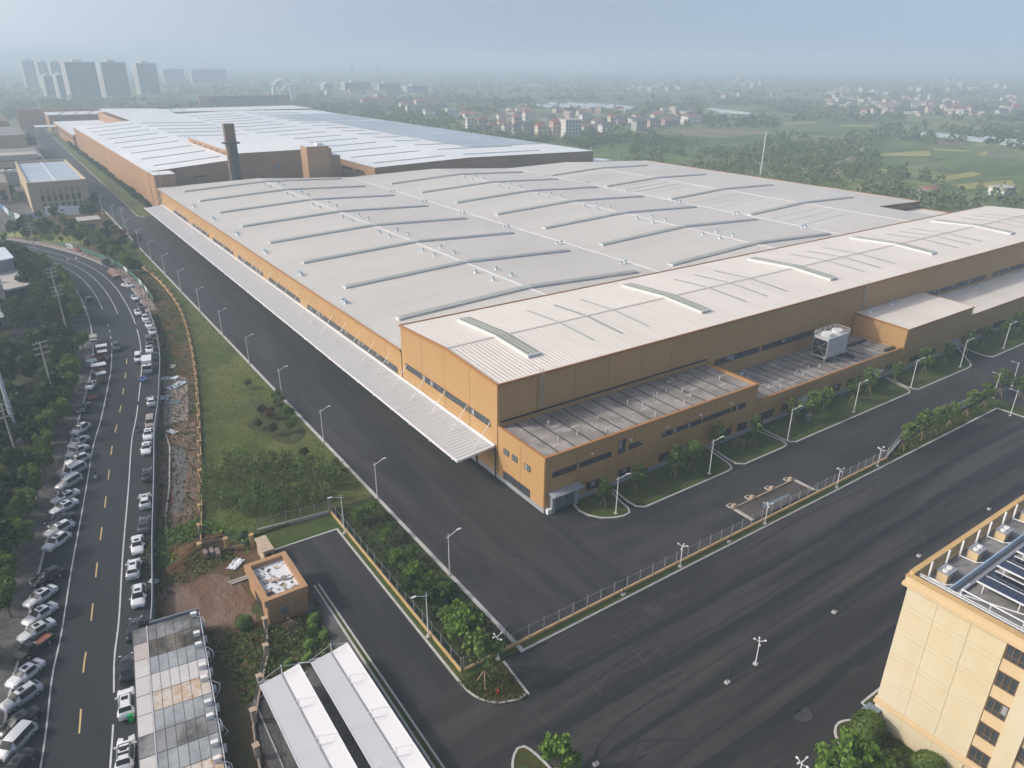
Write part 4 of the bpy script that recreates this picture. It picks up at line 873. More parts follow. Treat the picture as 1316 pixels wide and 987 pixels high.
for z, r in ((20.95,.06),(20.6,.05),(21.2,.05)): b.tube((70.55+.0,-30,z),(70.55,26.4,z),r,r,5)
for q in range(9): b.tube((70.55,26.0-q*2.2,19.8),(70.55,26.0-q*2.2,21.2),.05,.05,5)
part('handrail', b, M['steel'], of); part('handrail', MB().tube((71.1,-30,20.5),(71.1,25.8,20.5),.09,.09,6).tube((71.4,-30,20.35),(71.4,25.8,20.35),.09,.09,6), M['white_metal'], of)
for k, x in enumerate((73.2,79.8,86.2,92.6,99,105.5)):
    v = part('exhaust_shaft', MB().box(x,24.8,19.7,x+1.0,25.9,20.75), M['ochre'], of); part('shaft_top', MB().box(x-.06,24.7,20.75,x+1.9,26.0,20.87).box(x+1.02,24.8,20.0,x+1.84,25.9,20.75), M['grey_metal'], v)
    for fx in (.42,1.3): part('fan', MB().tube((x+fx,25.3,20.87),(x+fx,25.3,21.02),.3,.26,12), M['ac_white'], v)
    for q in (-.7,2.9): part('vent_stack', MB().tube((x+q,26.3,19.7),(x+q,26.3,21.9),.11,.11,8), M['white_metal'], of)
    part('branch_pipe', MB().poly_tube([(x-.7,26.3,19.95),(x-.5,24.6,19.95),(x+.3,24.0,19.95)],.07,6), M['white_metal'], of)
PV = MB().box(-1.04,-.84,-.02,1.04,.84,.02).mesh('solar_panel', M['solar']); n_ = 0
for r in range(9):
    x = 74.6+r*4.5; ry = MB()
    for q in range(9):
        yy = 21.9-q*1.72
        for dx, dz in ((1.08,20.78),(3.2,20.48)):
            o = piece('solar_panel', PV, of, (x+dx, yy-.2, dz)); o.rotation_euler = (0, math.radians(8), 0)
        if q % 2 == 0: ry.beam((x+.1,yy,19.7),(x+.1,yy,20.8),.08); ry.beam((x+2,yy,19.7),(x+2,yy,20.4),.08)
    ry.beam((x-.06,22.6,20.95),(x-.06,8.7,20.95),.2,.1); ry.beam((x+2.14,22.6,20.66),(x+2.14,8.7,20.66),.09,.06); ry.beam((x+4.28,22.6,20.36),(x+4.28,8.7,20.36),.13,.1); part('panel_rail', ry, M['white_metal'], of)
part('array_brace', MB().tube((72.0,22.8,20.9),(72.0,5,20.9),.07,.07,5).tube((72,22.8,19.7),(72,22.8,20.9),.06,.06,5).tube((72,20,19.7),(72,20,20.9),.06,.06,5).tube((72,17,19.7),(72,17,20.9),.06,.06,5).tube((72,22.8,20.9),(73.6,22.8,20.9),.06,.06,5).tube((72.0,24.0,20.0),(73.8,16,20.9),.06,.06,5), M['white_metal'], of)
part('porch_roof', MB().box(67.6,26.1,2.2,69.86,27.6,2.4), M['hoarding'], of)

# ---- guard house -------------------------------------------------------------
gh = thing('guard_house', 'small terracotta gatehouse with broken white roof covering inside its parapet frame', 'gatehouse', (20, 86, 0))
x0,x1,y0,y1 = 16.9,22.9,81.6,91.0
part('wall', MB().box(x0+.35,y0+.25,-.1,x1-.05,y1-.2,3.3), M['joint'], gh)
for k in range(3):
    w = (x1-x0-.5)/3; key = ('gp',k)
    piece('wall_panel', panel_mesh(w-.04, 1.62, .05, 'y', M['orange_far']), gh, (x0+.35+w*(k+.5), y0+.25, 0.0)); piece('wall_panel', panel_mesh(w-.04, 1.62, .05, 'y', M['orange_far']), gh, (x0+.35+w*(k+.5), y0+.25, 1.66))
for k in range(3):
    w = (y1-y0-.5)/3
    if k != 1: piece('wall_panel', panel_mesh(w-.04, 3.28, .05, 'x', M['orange_far']), gh, (x0+.35, y0+.27+w*(k+.5), 0))
part('door', MB().box(x0+.28,84.6,0,x0+.36,87.6,2.5), M['glass'], gh); wn_ = part('window', MB().box(18.9,y0+.16,1.0,19.9,y0+.27,2.2), M['glass_pale'], gh); part('sill', MB().box(18.8,y0+.08,.9,20.0,y0+.25,1.0), M['orange_far'], wn_)
fr_ = MB(); fr_.box(x0,y0,3.3,x1,y0+.75,4.3); fr_.box(x0,y1-.75,3.3,x1,y1,4.3); fr_.box(x0,y0+.75,3.3,x0+.75,y1-.75,4.3); fr_.box(x1-.75,y0+.75,3.3,x1,y1-.75,4.3); part('parapet_frame', fr_, M['orange_far'], gh)
part('roof_deck', MB().sheet([(x0+.7,y0+.7),(x1-.7,y0+.7),(x1-.7,y1-.7),(x0+.7,y1-.7)], 3.55), M['white_sheet'], gh)
for k in range(46):
    cx, cy = random.uniform(x0+1.0,x1-1.0), random.uniform(y0+1.0,y1-1.0); q = random.choice((.15,.2,.25,.3,.4,.55))
    if k > 22: cy = random.uniform(y0+1.0,y0+4.6)
    pts = [(min(max(cx+math.cos(a)*q*random.uniform(.6,1.2),x0+.76),x1-.76), min(max(cy+math.sin(a)*q*random.uniform(.6,1.3),y0+.76),y1-.76)) for a in [j*math.pi/2.5+k for j in range(5)]]
    z = 3.56+k*.005; part('torn_membrane', MB().prism(pts, z, z+.02), (M['membrane_joint'], M['stone'], M['membrane'], M['white_sheet'])[k % 4], gh)
sh = thing('gate_pier', 'square beige stone gate pier with a dark niche behind the gatehouse', 'gate pier', (21.4, 97, 0))
part('body', MB().box(20.7,94.8,0,22.1,98.6,2.5), M['stone'], sh); part('niche', MB().box(21.0,94.72,.2,21.8,94.8,2.1), M['dark_metal'], sh); part('cap', MB().box(20.55,94.6,2.5,22.25,98.8,2.75), M['stone'], sh)
solo('gate_rail', MB().box(15.2,93.2,0.02,20.5,93.5,.25).box(15.0,93.8,.02,20.5,94.1,.2), M['concrete'], 'broken concrete gate track between gatehouse and gate pier', 'gate track')
def crumpled(name, cx, cy, sx, sy, z, mt, label, seed, cat='sheet'):
    r = random.Random(seed); b = MB(); n = 7; a0 = r.uniform(0,3)
    vs = [(cx+(i/n-.5)*sx*math.cos(a0)-(j/n-.5)*sy*math.sin(a0)+r.uniform(-.1,.1)*sx/3, cy+(i/n-.5)*sx*math.sin(a0)+(j/n-.5)*sy*math.cos(a0)+r.uniform(-.1,.1)*sy/3, z+r.uniform(0,.28)) for j in range(n+1) for i in range(n+1)]
    b.add(vs, [(j*(n+1)+i,j*(n+1)+i+1,(j+1)*(n+1)+i+1,(j+1)*(n+1)+i) for j in range(n) for i in range(n)]); return solo(name, b, M[mt], label, cat)
crumpled('tarpaulin', *G(303,726), 2.6, 1.5, .1, 'white_sheet', 'crumpled white tarpaulin on the mud beside the gatehouse', 3)
crumpled('plastic_sheet', *G(199,748), 1.0, 1.5, .1, 'white_sheet', 'small torn white sheet by the foot of the street hoarding', 4)
for k, (px, py, a, c_, mt, lb) in enumerate([(218,487,4,1.8,'white_sheet','pale metal sheet lying at the top of the rubble paving'),(227,496,5,2.2,'board_white','largest bluish sheet lying on the rubble paving'),(222,518,3.5,1.8,'hoarding','grey-green sheet lying mid-way down the rubble paving'),(211,512,2.0,2.4,'board_white','small white sheet leaning by the hoarding beside the rubble paving'),(221,556,2.4,1.2,'white_sheet','white scrap sheet below the rubble paving'),(222,472,2.6,1.4,'concrete','pale concrete slab in the grass above the rubble paving')]):
    crumpled('scrap_sheet', *G(px,py), a, c_, .1, mt, lb, 20+k)
# soil mound
cx, cy = G(250, 712); b = MB(); n = 26; vs = []
for j in range(n+1):
    for i in range(n+1):
        u, v = i/n*2-1, j/n*2-1; r = math.hypot(u, v); h = max(0, 1-r**1.8)
        vs.append((cx+u*7.0+v*1.2, cy+v*6.0, -.12+1.7*h*(.75+.5*math.sin(u*4+1)*math.cos(v*5))+random.uniform(-.14,.14)*(1 if h > 0 else 0)))
b.add(vs, [(j*(n+1)+i,j*(n+1)+i+1,(j+1)*(n+1)+i+1,(j+1)*(n+1)+i) for j in range(n) for i in range(n)])
solo('soil_mound', b, M['mound'], 'heap of reddish dug soil, part grassed, between hoarding and gatehouse', 'soil mound')
for k, (px, py) in enumerate(((263,708),(271,706),(279,708))): 
    x, yy = G(px, py, 1.2); solo('mud_pool', MB().prism([(x-.3,yy-.9),(x+.28,yy-1.0),(x+.34,yy+.7),(x-.2,yy+.9)], .5, 1.28), M['rubble'], f'{("left","middle","right")[k]} one of three pale clay slabs on the soil mound', 'clay slab')

# ---- site cabins in a row beside the street ----------------------------------
ua = Vector((9.5,86.5,0)); ub = Vector((6.0,60.2,0)); dv = (ub-ua).normalized(); wv = Vector((dv.y,-dv.x,0))   # wv points west
if wv.x > 0: wv = -wv
ca_ = math.atan2(wv.y, wv.x)
CABS = [('cab_wet','grey site cabin with dark puddles on its roof, at the far end of the row'),('cab_brown','site cabin with brown standing water on its roof'),('cab_grey','pale grey site cabin just beyond the white ones'),('cab_white','clean white-roofed site cabin in the middle of the row'),
        ('cab_rust','white site cabin with brown rust spots over its roof'),('cab_grey','grey site cabin with blue-grey rain patches, two roof units beside it'),('cab_wet','grey-brown damp site cabin near the bottom edge'),('cab_grey','site cabin with silvery roof at the bottom edge'),('cab_rust','site cabin mostly below the bottom edge')]
for k, (mt, lb) in enumerate(CABS):
    o0 = ua+dv*(k*3.05); root = thing('site_cabin', lb, 'site cabin', (o0.x, o0.y, 0), ca_, 'row of site cabins beside the street')
    def P(n_, mb, mt_, par=root): return part(n_, mb, M[mt_], par, local=True)
    # local x runs west from the east wall, local y runs along the row
    sgn = 1 if (Matrix.Rotation(ca_,3,'Z') @ Vector((0,1,0))).dot(dv) > 0 else -1
    def bx(xa,ya,za,xb,yb,zb): return MB().box(xa,min(sgn*ya,sgn*yb),za,xb,max(sgn*ya,sgn*yb),zb)
    P('wall', bx(.1,.05,0,7.9,3.0,2.75), 'cab_wall'); P('roof_frame', bx(0,0,2.75,8.0,3.05,2.86), 'frame_dark')
    for q in range(7):
        w = 6.2/6 if q < 6 else 1.55; xa = 0.05+q*(6.2/6) if q < 6 else 6.35
        lm = mt
        if mt == 'cab_grey' and q == 6: lm = 'cab_white'
        if mt == 'cab_brown' and q == 6: lm = 'cab_pink'
        if mt == 'cab_rust' and q == 6: lm = 'cab_white'
        P('roof_panel', bx(xa+.03,.05,2.86,xa+w-.03,3.0,2.91+.01*(q % 2)), lm)
    P('roof_kerb', bx(6.22,0,2.86,6.34,3.05,2.98), 'cab_white')
    P('window', bx(.04,.8,1.0,.1,2.2,2.0), 'glass')
    if k > 0 or True:
        ac = P('ac_unit', bx(.25,.5+.9*(k % 2),2.92,1.0,.9+.9*(k % 2)+.1,3.5), 'ac_white')
        hose = MB().poly_tube([(.3,sgn*1.2,3.1),(-.3,sgn*1.3,2.9),(-.4-random.random()*.6,sgn*(1.4+random.random()*.6),2.5),(-.5-random.random()*.4,sgn*(1.8+random.random()*.6),1.8),(-.2,sgn*2.3,1.2)], .035, 5); k % 2 or P('hose', hose, 'white_metal', ac)
    P('wall_unit', bx(-.45,1.2,1.6,.0,1.9,2.2), 'ac_white'); P('gutter', bx(-.12,0,2.7,-.0,3.04,2.82), 'white_metal')
e0 = ua+dv*(-.25); e1 = e0+wv*8.0
solo('end_hoarding', MB().beam((e0.x,e0.y,1.6),(e0.x+wv.x*5.9,e0.y+wv.y*5.9,1.6),.12,3.2).beam((e0.x,e0.y,3.2),(e0.x+wv.x*5.9,e0.y+wv.y*5.9,3.2),.2,.1), M['hoarding'], 'blue-grey corrugated screen closing the far end of the site cabins', 'hoarding')
# ---- tensile car ports --------------------------------------------------------
for n_, (xl, xv, xr, lb) in enumerate(((12.3,15.1,17.2,'left one of two white tensile car port canopies'),(18.5,21.3,23.4,'right one of two white tensile car port canopies, nearer the road'))):
    cp = thing('car_port', lb, 'car port', (xv, 55, 0), 0, 'white tensile car ports'); Y0, Y1 = 38.0, 69.4
    b = MB(); b.add([(xl,Y0,3.15),(xv-.12,Y0,2.75),(xv-.12,Y1+.4,2.75),(xl,Y1-.3,3.15)], [(0,1,2,3)]); part('left_membrane', b, M['membrane_white'], cp)
    b = MB(); b.add([(xv+.12,Y0,2.75),(xr,Y0,3.2),(xr,Y1+.3,3.2),(xv+.12,Y1+.4,2.75)], [(0,1,2,3)]); part('right_membrane', b, M['membrane_white'], cp)
    part('valley_beam', MB().box(xv-.1,Y0,2.6,xv+.1,Y1+.5,2.72), M['grey_metal'], cp); b = MB()
    b.beam((xl,Y0,3.15),(xl,Y1-.3,3.15),.09); b.beam((xr,Y0,3.2),(xr,Y1+.3,3.2),.09); part('edge_tube', b, M['white_metal'], cp)
    for k in range(6):
        yy = Y1+.2-k*6.0; pm = part('mast', MB().tube((xv,yy,0),(xv,yy,4.3),.07,.045,8), M['white_metal'], cp)
        part('stay_rod', MB().tube((xv,yy,4.1),(xl+.1,yy-.2,3.2),.022,.022,5).tube((xv,yy,4.1),(xr-.1,yy,3.25),.022,.022,5), M['white_metal'], pm)
        part('arm', MB().beam((xv,yy,2.3),(xl,yy,3.08),.08,.14).beam((xv,yy,2.3),(xr,yy,3.12),.08,.14), M['white_metal'], pm)
solo('tie_beam', MB().tube((17.25,69.8,3.2),(18.45,69.2,3.15),.05,.05,6), M['white_metal'], 'white tube joining the two car port canopies', 'tube')
ff = MB(); ff.beam((11.6,70.3,.05),(18.3,71.0,.05),.15,.2); ff.beam((11.6,70.3,.05),(11.2,40,.05),.15,.2); solo('car_park_edging', ff, M['kerb'], 'pale edging round the car port paving', 'edging')

# ---- fences and walls ------------------------------------------------------------
def fence(name, line, label, plinth='ochre_wall', ph=.45, h=2.1, step=2.5, z=0.0, bars=True, pier=None, panel=None):
    """plinth, posts one by one, and thin railings between them"""
    c = line[len(line)//2]; root = thing(name, label, 'fence', (c[0], c[1], 0))
    b = MB(); b.ribbon(line, -.14, .14, z+ph, -.2); part('plinth', b, M[plinth], root)
    tot = sum(math.dist(a, q) for a, q in zip(line[:-1], line[1:])); n = max(1, round(tot/step))
    pts = [along(line, min(tot*k/n, tot-.01), tot+9)[0] if k < n else line[-1] for k in range(n+1)]
    if pier: pm = MB().box(-.28,-.28,0,.28,.28,h).box(-.36,-.36,h,.36,.36,h+.12).mesh('pier', M[plinth])
    else: pm = MB().box(-.05,-.05,0,.05,.05,h).mesh('post', M['steel'])
    for p in pts: piece('pier' if pier else 'post', pm, root, (p[0], p[1], z+ph*.9 if not pier else z))
    if bars:
        r = MB()
        for a, q in zip(pts[:-1], pts[1:]):
            for zz in (ph+.2, h+ph-.35): r.beam((a[0],a[1],z+zz),(q[0],q[1],z+zz),.05)
            m_ = int(math.dist(a,q)/.16)
            for k in range(1, m_): t = k/m_; x, yy = a[0]+(q[0]-a[0])*t, a[1]+(q[1]-a[1])*t; r.add([(x-.014,yy-.014,z+ph+.1),(x+.014,yy+.014,z+ph+.1),(x+.014,yy+.014,z+h+ph-.2),(x-.014,yy-.014,z+h+ph-.2)], [(0,1,2,3)])
        part('railing', r, M['fence_bar'], root, kind='stuff')
    return root
fence('railing_fence', [(34.3,60.1),(34.3,103.0)], 'grey railing fence on ochre plinth beside the lower road and planted strip')
fence('railing_fence', [(34.0,103.0),(22.4,104.4)], 'short railing fence above the verge at the dead end of the lower road', 'concrete')
fence('railing_fence', [(34.6,60.05),(130.0,60.0)], 'long railing fence on ochre plinth between the yard and the service lane')
fence('railing_fence', [(130.2,60.2),(142,63.1),(177,63.1)], 'railing fence on concrete base behind the row of young trees at right', 'concrete', .6, 1.7)
fence('curved_wall_fence', WALL, 'curving ochre wall with low piers between the lawn and the waste ground', 'ochre_wall', .55, 1.5, 6.0, bars=True, pier=True)
fence('pier_fence', [(13.4,103.2),(17.2,102.2),(20.6,101)], 'two ochre piers with dark infill at the foot of the sapling thicket', 'ochre_wall', .5, 2.1, 3.9, pier=True)
fence('pier_fence', [(16.6,81.4),(15.0,76.0),(12.2,70.5),(10.3,66.2),(9.2,60),(8.3,52)], 'shaded stone pier fence running from gatehouse past the site cabins', 'stone', .4, 1.9, 5.2, pier=True)
HO = offset(SC, 7.9); hl = [p for p in HO if 88 < p[1] < 236]
hr = thing('street_hoarding', 'blue-grey steel hoarding along the right side of the street', 'hoarding', (hl[30][0], hl[30][1], 0))
for a, q in zip(hl[:-1], hl[1:]):
    part('hoarding_sheet', MB().beam((a[0],a[1],1.0),(q[0]-(q[0]-a[0])*.02,q[1]-(q[1]-a[1])*.02,1.0),.06,2.0), M['hoarding'], hr)
    part('hoarding_cap', MB().beam((a[0],a[1],2.02),(q[0],q[1],2.02),.14,.08), M['steel'], hr)
solo('concrete_edging', MB().ribbon([(8.9,104.5),(11.0,117),(13.6,127),(16.7,142),(17.2,148)], -.12, .12, .35, -.1), M['concrete'], 'concrete upstand between the hoarding and the muddy track', 'edging')
# green construction fence on the far bend
gl = [p for p in offset(SC, 11.0) if 245 < p[1] < 352]
gr = thing('green_site_fence', 'green netted site fence with pale posts behind the far pavement trees', 'fence', (gl[5][0], gl[5][1], 0))
for a, q in zip(gl[:-1:2], gl[2::2]): part('fence_panel', MB().beam((a[0],a[1],.9),(q[0],q[1],.9),.05,1.8), M['board_green'] if random.random() < .75 else M['board_white'], gr); part('post', MB().box(a[0]-.07,a[1]-.07,0,a[0]+.07,a[1]+.07,2.1), M['steel'], gr)

# ---- weighbridge pit --------------------------------------------------------------
wp = thing('weighbridge', 'sunken weighbridge frame with concrete piers in the service lane beside the fence', 'weighbridge', (100, 63, 0))
part('deck', MB().sheet([(91.9,61.3),(108.2,61.0),(108.2,64.9),(91.9,65.2)], .03), mat('pit_floor',(.062,.052,.048),.8,.4,.3,tint=(.10,.085,.075),stretch=(.3,1,1),fine=.3), wp)
part('drain_strip', MB().sheet([(96,62.4),(103,62.3),(104,63.0),(97,63.2)], .05), mat('pale_blue_stain',(.13,.17,.19),.6,.3,.5), wp)
part('edge_beam', MB().box(91.4,65.15,0,108.7,65.33,.3), M['stone'], wp)
part('edge_beam', MB().box(91.4,61.0,0,91.9,64.9,.22).box(108.2,60.9,0,108.7,65.0,.22), M['concrete'], wp); part('edge_channel', MB().box(92,60.75,0,108.2,60.95,.3), M['dark_metal'], wp)
for x in (92.2,97.0,102.4,107.8): part('pier', MB().box(x-.35,65.35,0,x+.35,65.95,.55), M['stone'], wp); part('bracket', MB().box(x-.9,65.5,.05,x-.75,66.4,.25).box(x-.9,66.4,.05,x+.2,66.55,.25), M['concrete'], wp)
# manholes in the yard
for px, py, lb in ((839,784,'manhole with pale worn ring in the yard near the fence'),(1020,690,'manhole with dusty halo in the middle of the yard'),(1030,917,'manhole near the office block corner')):
    x, yy = G(px, py); solo('manhole', MB().tube((x,yy,.004),(x,yy,.022),1.2,1.15,18).tube((x,yy,.02),(x,yy,.035),.55,.55,14,mi=1), [mat('dusty_asphalt',(.045,.044,.043),.9,.6,1.2), M['dark_metal']], lb, 'manhole')
# ---- left background: tan office and the older works -------------------------------
to = thing('tan_office', 'tan tiled three-storey block with blue-grey flat roof beside the works road', 'office', (26, 480, 0))
x0,x1,y0,y1,h = 12.8,38.5,432,528,14.5
part('wall', MB().prism([(x0,y0),(x1,y0),(x1,y1),(x0,y1)], -.2, h-.6), M['tan'], to); part('roof_deck', MB().sheet([(x0+.9,y0+.9),(x1-.9,y0+.9),(x1-.9,y1-.9),(x0+.9,y1-.9)], h-.5), M['roof_blue'], to)
part('parapet', MB().box(x0-.1,y0-.1,h-.6,x1+.1,y0+.8,h+.5).box(x0-.1,y1-.8,h-.6,x1+.1,y1+.1,h+.5).box(x0-.1,y0+.8,h-.6,x0+.8,y1-.8,h+.5).box(x1-.8,y0+.8,h-.6,x1+.1,y1-.8,h+.5), M['tan'], to)
part('ridge_strip', MB().box((x0+x1)/2-.3,y0+1,h-.45,(x0+x1)/2+.3,y1-1,h-.2), M['roof_white'], to)
for k in range(7):
    x = x0+4.6+k*2.65
    part('wall_recess', MB().box(x,y0-.12,8.8,x+1.5,y0-.01,12.0), M['tan_dark'], to)
    for z0, z1 in ((1.2,4.6),(5.6,8.6)): part('window', MB().box(x,y0-.16,z0,x+1.4,y0-.02,z1), M['glass'], to)
def plain_block(name, label, P, h, wm, rm, cat='works building', rim=.4, extra=None):
    c = (sum(p[0] for p in P)/len(P), sum(p[1] for p in P)/len(P)); o = thing(name, label, cat, (c[0], c[1], 0))
    part('wall', MB().prism(P, -.2, h), M[wm], o); q = [(c[0]+(p[0]-c[0])*.985, c[1]+(p[1]-c[1])*.985) for p in P]; part('roof', MB().prism(q, h, h+rim), M[rm], o); return o
w1 = plain_block('old_workshop', 'tan workshop with white roof edge behind the tan office', [(-60,560),(30,560),(30,640),(-60,640)], 12, 'tan', 'roof_grey'); 
part('roof_plant', MB().box(2,562,12.4,26,580,15.5), M['concrete'], w1); part('roof_plant', MB().box(-40,560.5,12.4,-8,572,13.8), M['roof_white'], w1)
for k in range(12): part('window', MB().box(-56+k*7,559.8,5,-52+k*7,559.98,8.5), M['glass'], w1)
part('roof_units', MB().box(-20,545,0,36,556,7.5), M['grey_metal'], w1)
for k in range(14): part('roof_unit', MB().box(-18+k*3.8,546,7.5,-15.6+k*3.8,550,8.6), M['ac_white'], w1)
w2 = plain_block('old_workshop', 'large tan workshop with brown roof further back on the left', [(-70,690),(28,690),(28,780),(-70,780)], 17, 'tan', 'roof_grey'); part('louvre_box', MB().box(28.1,694,9,34,702,15), M['dark_metal'], w2)
w3 = plain_block('old_workshop', 'dark red-brown workshop at the left edge beyond the tan ones', [(-90,850),(24,850),(24,960),(-90,960)], 17, 'orange_far', 'trim_dark')
w4 = plain_block('old_workshop', 'lower tan hall with long window at the far left edge', [(-75,480),(6,480),(6,520),(-75,520)], 9.5, 'tan', 'membrane')
part('window_band', MB().box(-70,479.8,3,4,479.98,6), M['glass'], w4)
# white boarding with printed panel in front of the tan office, plus painted site boards
x, yy = G(83,270); d = thing('site_board', 'long white site board with small blue print in front of the tan office', 'hoarding', (x, yy, 0))
a = G(60,277); c_ = G(104,276); part('board', MB().beam((a[0],a[1],2.2),(c_[0],c_[1],2.2),.15,4.4), M['board_white'], d); m0 = ((a[0]+c_[0])/2-.2, (a[1]+c_[1])/2-.25); part('print_patch', MB().beam((m0[0]-1,m0[1],2.4),(m0[0]+1.2,m0[1],2.4),.1,.9), M['blue_board'], d)
prev = G(0,267)
for k, (px, py, mt) in enumerate([(6,272,'blue_board'),(12,277,'board_white'),(20,281,'board_green'),(27,284,'board_white'),(36,283,'board_green'),(47,281,'board_white'),(60,279,'board_white')]):
    q = G(px, py); solo('site_board', MB().beam((prev[0],prev[1],1.5),(q[0],q[1],1.5),.12,3.0), M[mt], f'{dict(blue_board="blue",board_white="white",board_green="dark green")[mt]} site board, {ordn(k)} from the left edge, at the far street corner', 'hoarding', 'painted site boards'); prev = q
gk = thing('gate_lodge', 'small ochre gate lodge with pale flat roof near the far street corner', 'gatehouse', (*G(118,292), 0)); x, yy = G(118,296)
part('wall', MB().box(x-4,yy,0,x+4,yy+9,4.2), M['ochre_wall'], gk); part('roof', MB().box(x-4.5,yy-.5,4.2,x+4.5,yy+9.5,4.7), M['concrete'], gk); part('window', MB().box(x-1.5,yy-.12,1,x+1.5,yy-.01,2.8), M['glass'], gk)
x, yy = G(133,302); solo('inflatable_arch', MB().poly_tube([(x+2.2*math.cos(t), yy, 3.4*math.sin(t)) for t in [math.pi*j/10 for j in range(11)]], .32, 8), mat('pink_fabric',(.55,.27,.24),.7,.1), 'faded pink inflatable arch beside the far gate lodge', 'arch')
x, yy = G(125,305); solo('green_awning', MB().rbox((x,yy,2.6),(4,3,.2)).rbox((x-1.8,yy,1.3),(.1,.1,2.6)).rbox((x+1.8,yy,1.3),(.1,.1,2.6)), mat('green_fabric',(.05,.30,.14),.7,.1), 'small green awning by the far pavement trees', 'awning')
# building and canopy at the left edge
le = thing('left_building', 'grey building with wide pale entrance canopy at the left edge among trees', 'building', (-35, 300, 0))
part('canopy_slab', MB().prism([G(-40,352,5.5),G(22,346,5.5),G(40,365,5.5),G(10,372,5.5),G(-40,372,5.5)], 4.9, 5.5, bottom=True), M['concrete'], le)
part('wall', MB().prism([G(-90,325,9),G(4,322,9),G(16,332,9),G(-10,340,9),G(-90,345,9)], -.2, 9), M['plinth'], le); part('roof_edge', MB().prism([G(-90,323,9.4),G(6,318,9.4),G(18,331,9.4),G(-10,337,9.4),G(-90,342,9.4)], 9.05, 9.5), M['board_white'], le)
part('column', MB().box(G(6,385)[0]-.5,G(6,385)[1]-.5,0,G(6,385)[0]+.5,G(6,385)[1]+.5,7), M['concrete'], le); part('column', MB().box(G(8,395)[0]-2,G(8,395)[1]-.6,3,G(8,395)[0]+.6,G(8,395)[1]+.6,7.5), M['concrete'], le)
part('lower_wall', MB().prism([G(-60,400,3),G(8,395,3),G(14,405,3),G(-60,425,3)], -.2, 3.0), M['plinth'], le)
e = MB(); e.ribbon(smooth_line([G(25,370),G(38,390),G(50,420),G(20,450),G(-40,480)], 3), -6, 6, -.05); side = struct('side_road', e, M['asphalt_street'])
e = MB(); e.ribbon([offset(SC,-7.6)[i] for i in range(len(SC)) if 215 < SC[i][1] < 232], -14, .1, .16); struct('side_road', e, M['asphalt_street'])
for px, py in ((32,374),(37,386),(41,397),(46,409)): a = G(px,py); mk = MB(); mk.rbox((a[0],a[1],.0),(.15,3,.02)); part('lane_dash', mk, M['white_paint'], side)
# ================================================================== lamps and poles
def lamp_proto(h, arm, label, mt='white_metal'):
    t = thing('street_lamp', label, 'street lamp')
    part('base', MB().box(-.28,-.28,0,.28,.28,.22), M['concrete'], t); part('pole', MB().tube((0,0,.2),(0,0,h),.095,.055,8), M[mt], t)
    part('arm', MB().tube((0,0,h-.5),(arm,0,h+.15),.05,.045,6).tube((0,0,h-.45),(-.35,0,h-.55),.045,.04,6), M[mt], t); part('lamp_head', MB().rbox((arm+.3,0,h+.19),(.7,.22,.1)), M[mt], t); return proto(t)
L1 = lamp_proto(7.3, 1.5, 'white street lamp')
for k in range(12):
    yy = 77.3+k*25.0
    put(L1, (42.6, yy, .1), 0, 1, f'white single-arm street lamp, {ordn(k)} from the near end along the works road kerb', None, 'works road lamps')
for k, (px, py) in enumerate(((545,822),(442,687))):
    x, yy = G(px, py); put(L1, (33.8, yy, .1), math.pi, 1, ('white street lamp reaching over the lower road near the corner bed','white street lamp at the dead end of the lower road')[k], None, 'lower road lamps')
for k in range(8):
    put(L1, (73.9+k*23.2, 75.4, .12), -.3, 1, f'white street lamp on the annex lawns, {ordn(k)} from the corner entrance', None, 'annex lawn lamps')
for k, (px, py) in enumerate(((1300,497),(1276,512),(1298,535))):
    x, yy = G(px, py); put(L1, (x, yy, .1), 2.5, .85, f'white lamp among the young trees at the right edge, {ordn(k)} from the top', None, 'right edge lamps')
for k, (px, py) in enumerate(((132,275),(148,289),(160,293))):
    x, yy = G(px, py); put(L1, (x, yy, .1), 1, 1.15, f'white street lamp at the far end of the works road, {ordn(k)} from the left', None, 'far road lamps')
L2 = lamp_proto(11, 1.8, 'tall lamp')
for k, (px, py) in enumerate(((1040,236),(1105,250),(1180,262),(1198,272),(1266,262),(960,224),(880,204),(760,200),(795,202),(835,207))):
    x, yy = G(px, py, 0); f = 372/x; put(L2, (372, yy*f, 0), 1.2, 1, f'tall pale lamp beyond the low hall on the eastern road, {ordn(sorted([1040,1105,1180,1198,1266,960,880,760,795,835]).index(px))} from the left', None, 'eastern road lamps')
def mast(label, px, py_top, x, yy, r, mt='white_metal', name='mast', rings=True):
    """tall pole standing at (x, yy) whose top shows at the given pixel row"""
    d = depth(x, yy); h = 5.0
    for _ in range(60):
        v = Vector((x, yy, h-CAM_H)); z = v.dot(FW); p = CY-FPX*v.dot(UP)/z
        h += (p-py_top)*z/FPX*.9
    t = thing(name, label, 'mast', (x, yy, 0)); part('shaft', MB().tube((x,yy,0),(x,yy,h),r,r*.55,10), M[mt], t)
    part('base', MB().box(x-r*2,yy-r*2,0,x+r*2,yy+r*2,.5), M['concrete'], t)
    if rings:
        for q in (.86,.93,.98): part('fitting', MB().tube((x,yy,h*q),(x,yy,h*q+.25),r*1.6,r*1.6,8), M['steel'], t)
    return t
mast('tall white mast rising beyond the low hall roof on the right', 977, 168, 395, 298, .42, rings=False)
mast('thick pale blue monopole at the left edge among the street trees', 0, 380, *G(24,566), .42, 'board_white', 'monopole', False)
for k, (px, pt, x, yy) in enumerate(((193,105,150,1190),(60,112,70,1180),(7,128,25,1050),(262,104,260,1500),(309,107,300,1500))):
    mast(f'slim far mast behind the works, {("second","third","fourth","fifth","sixth")[k]} of the masts in the haze', px, pt, x, yy, .35, rings=False)
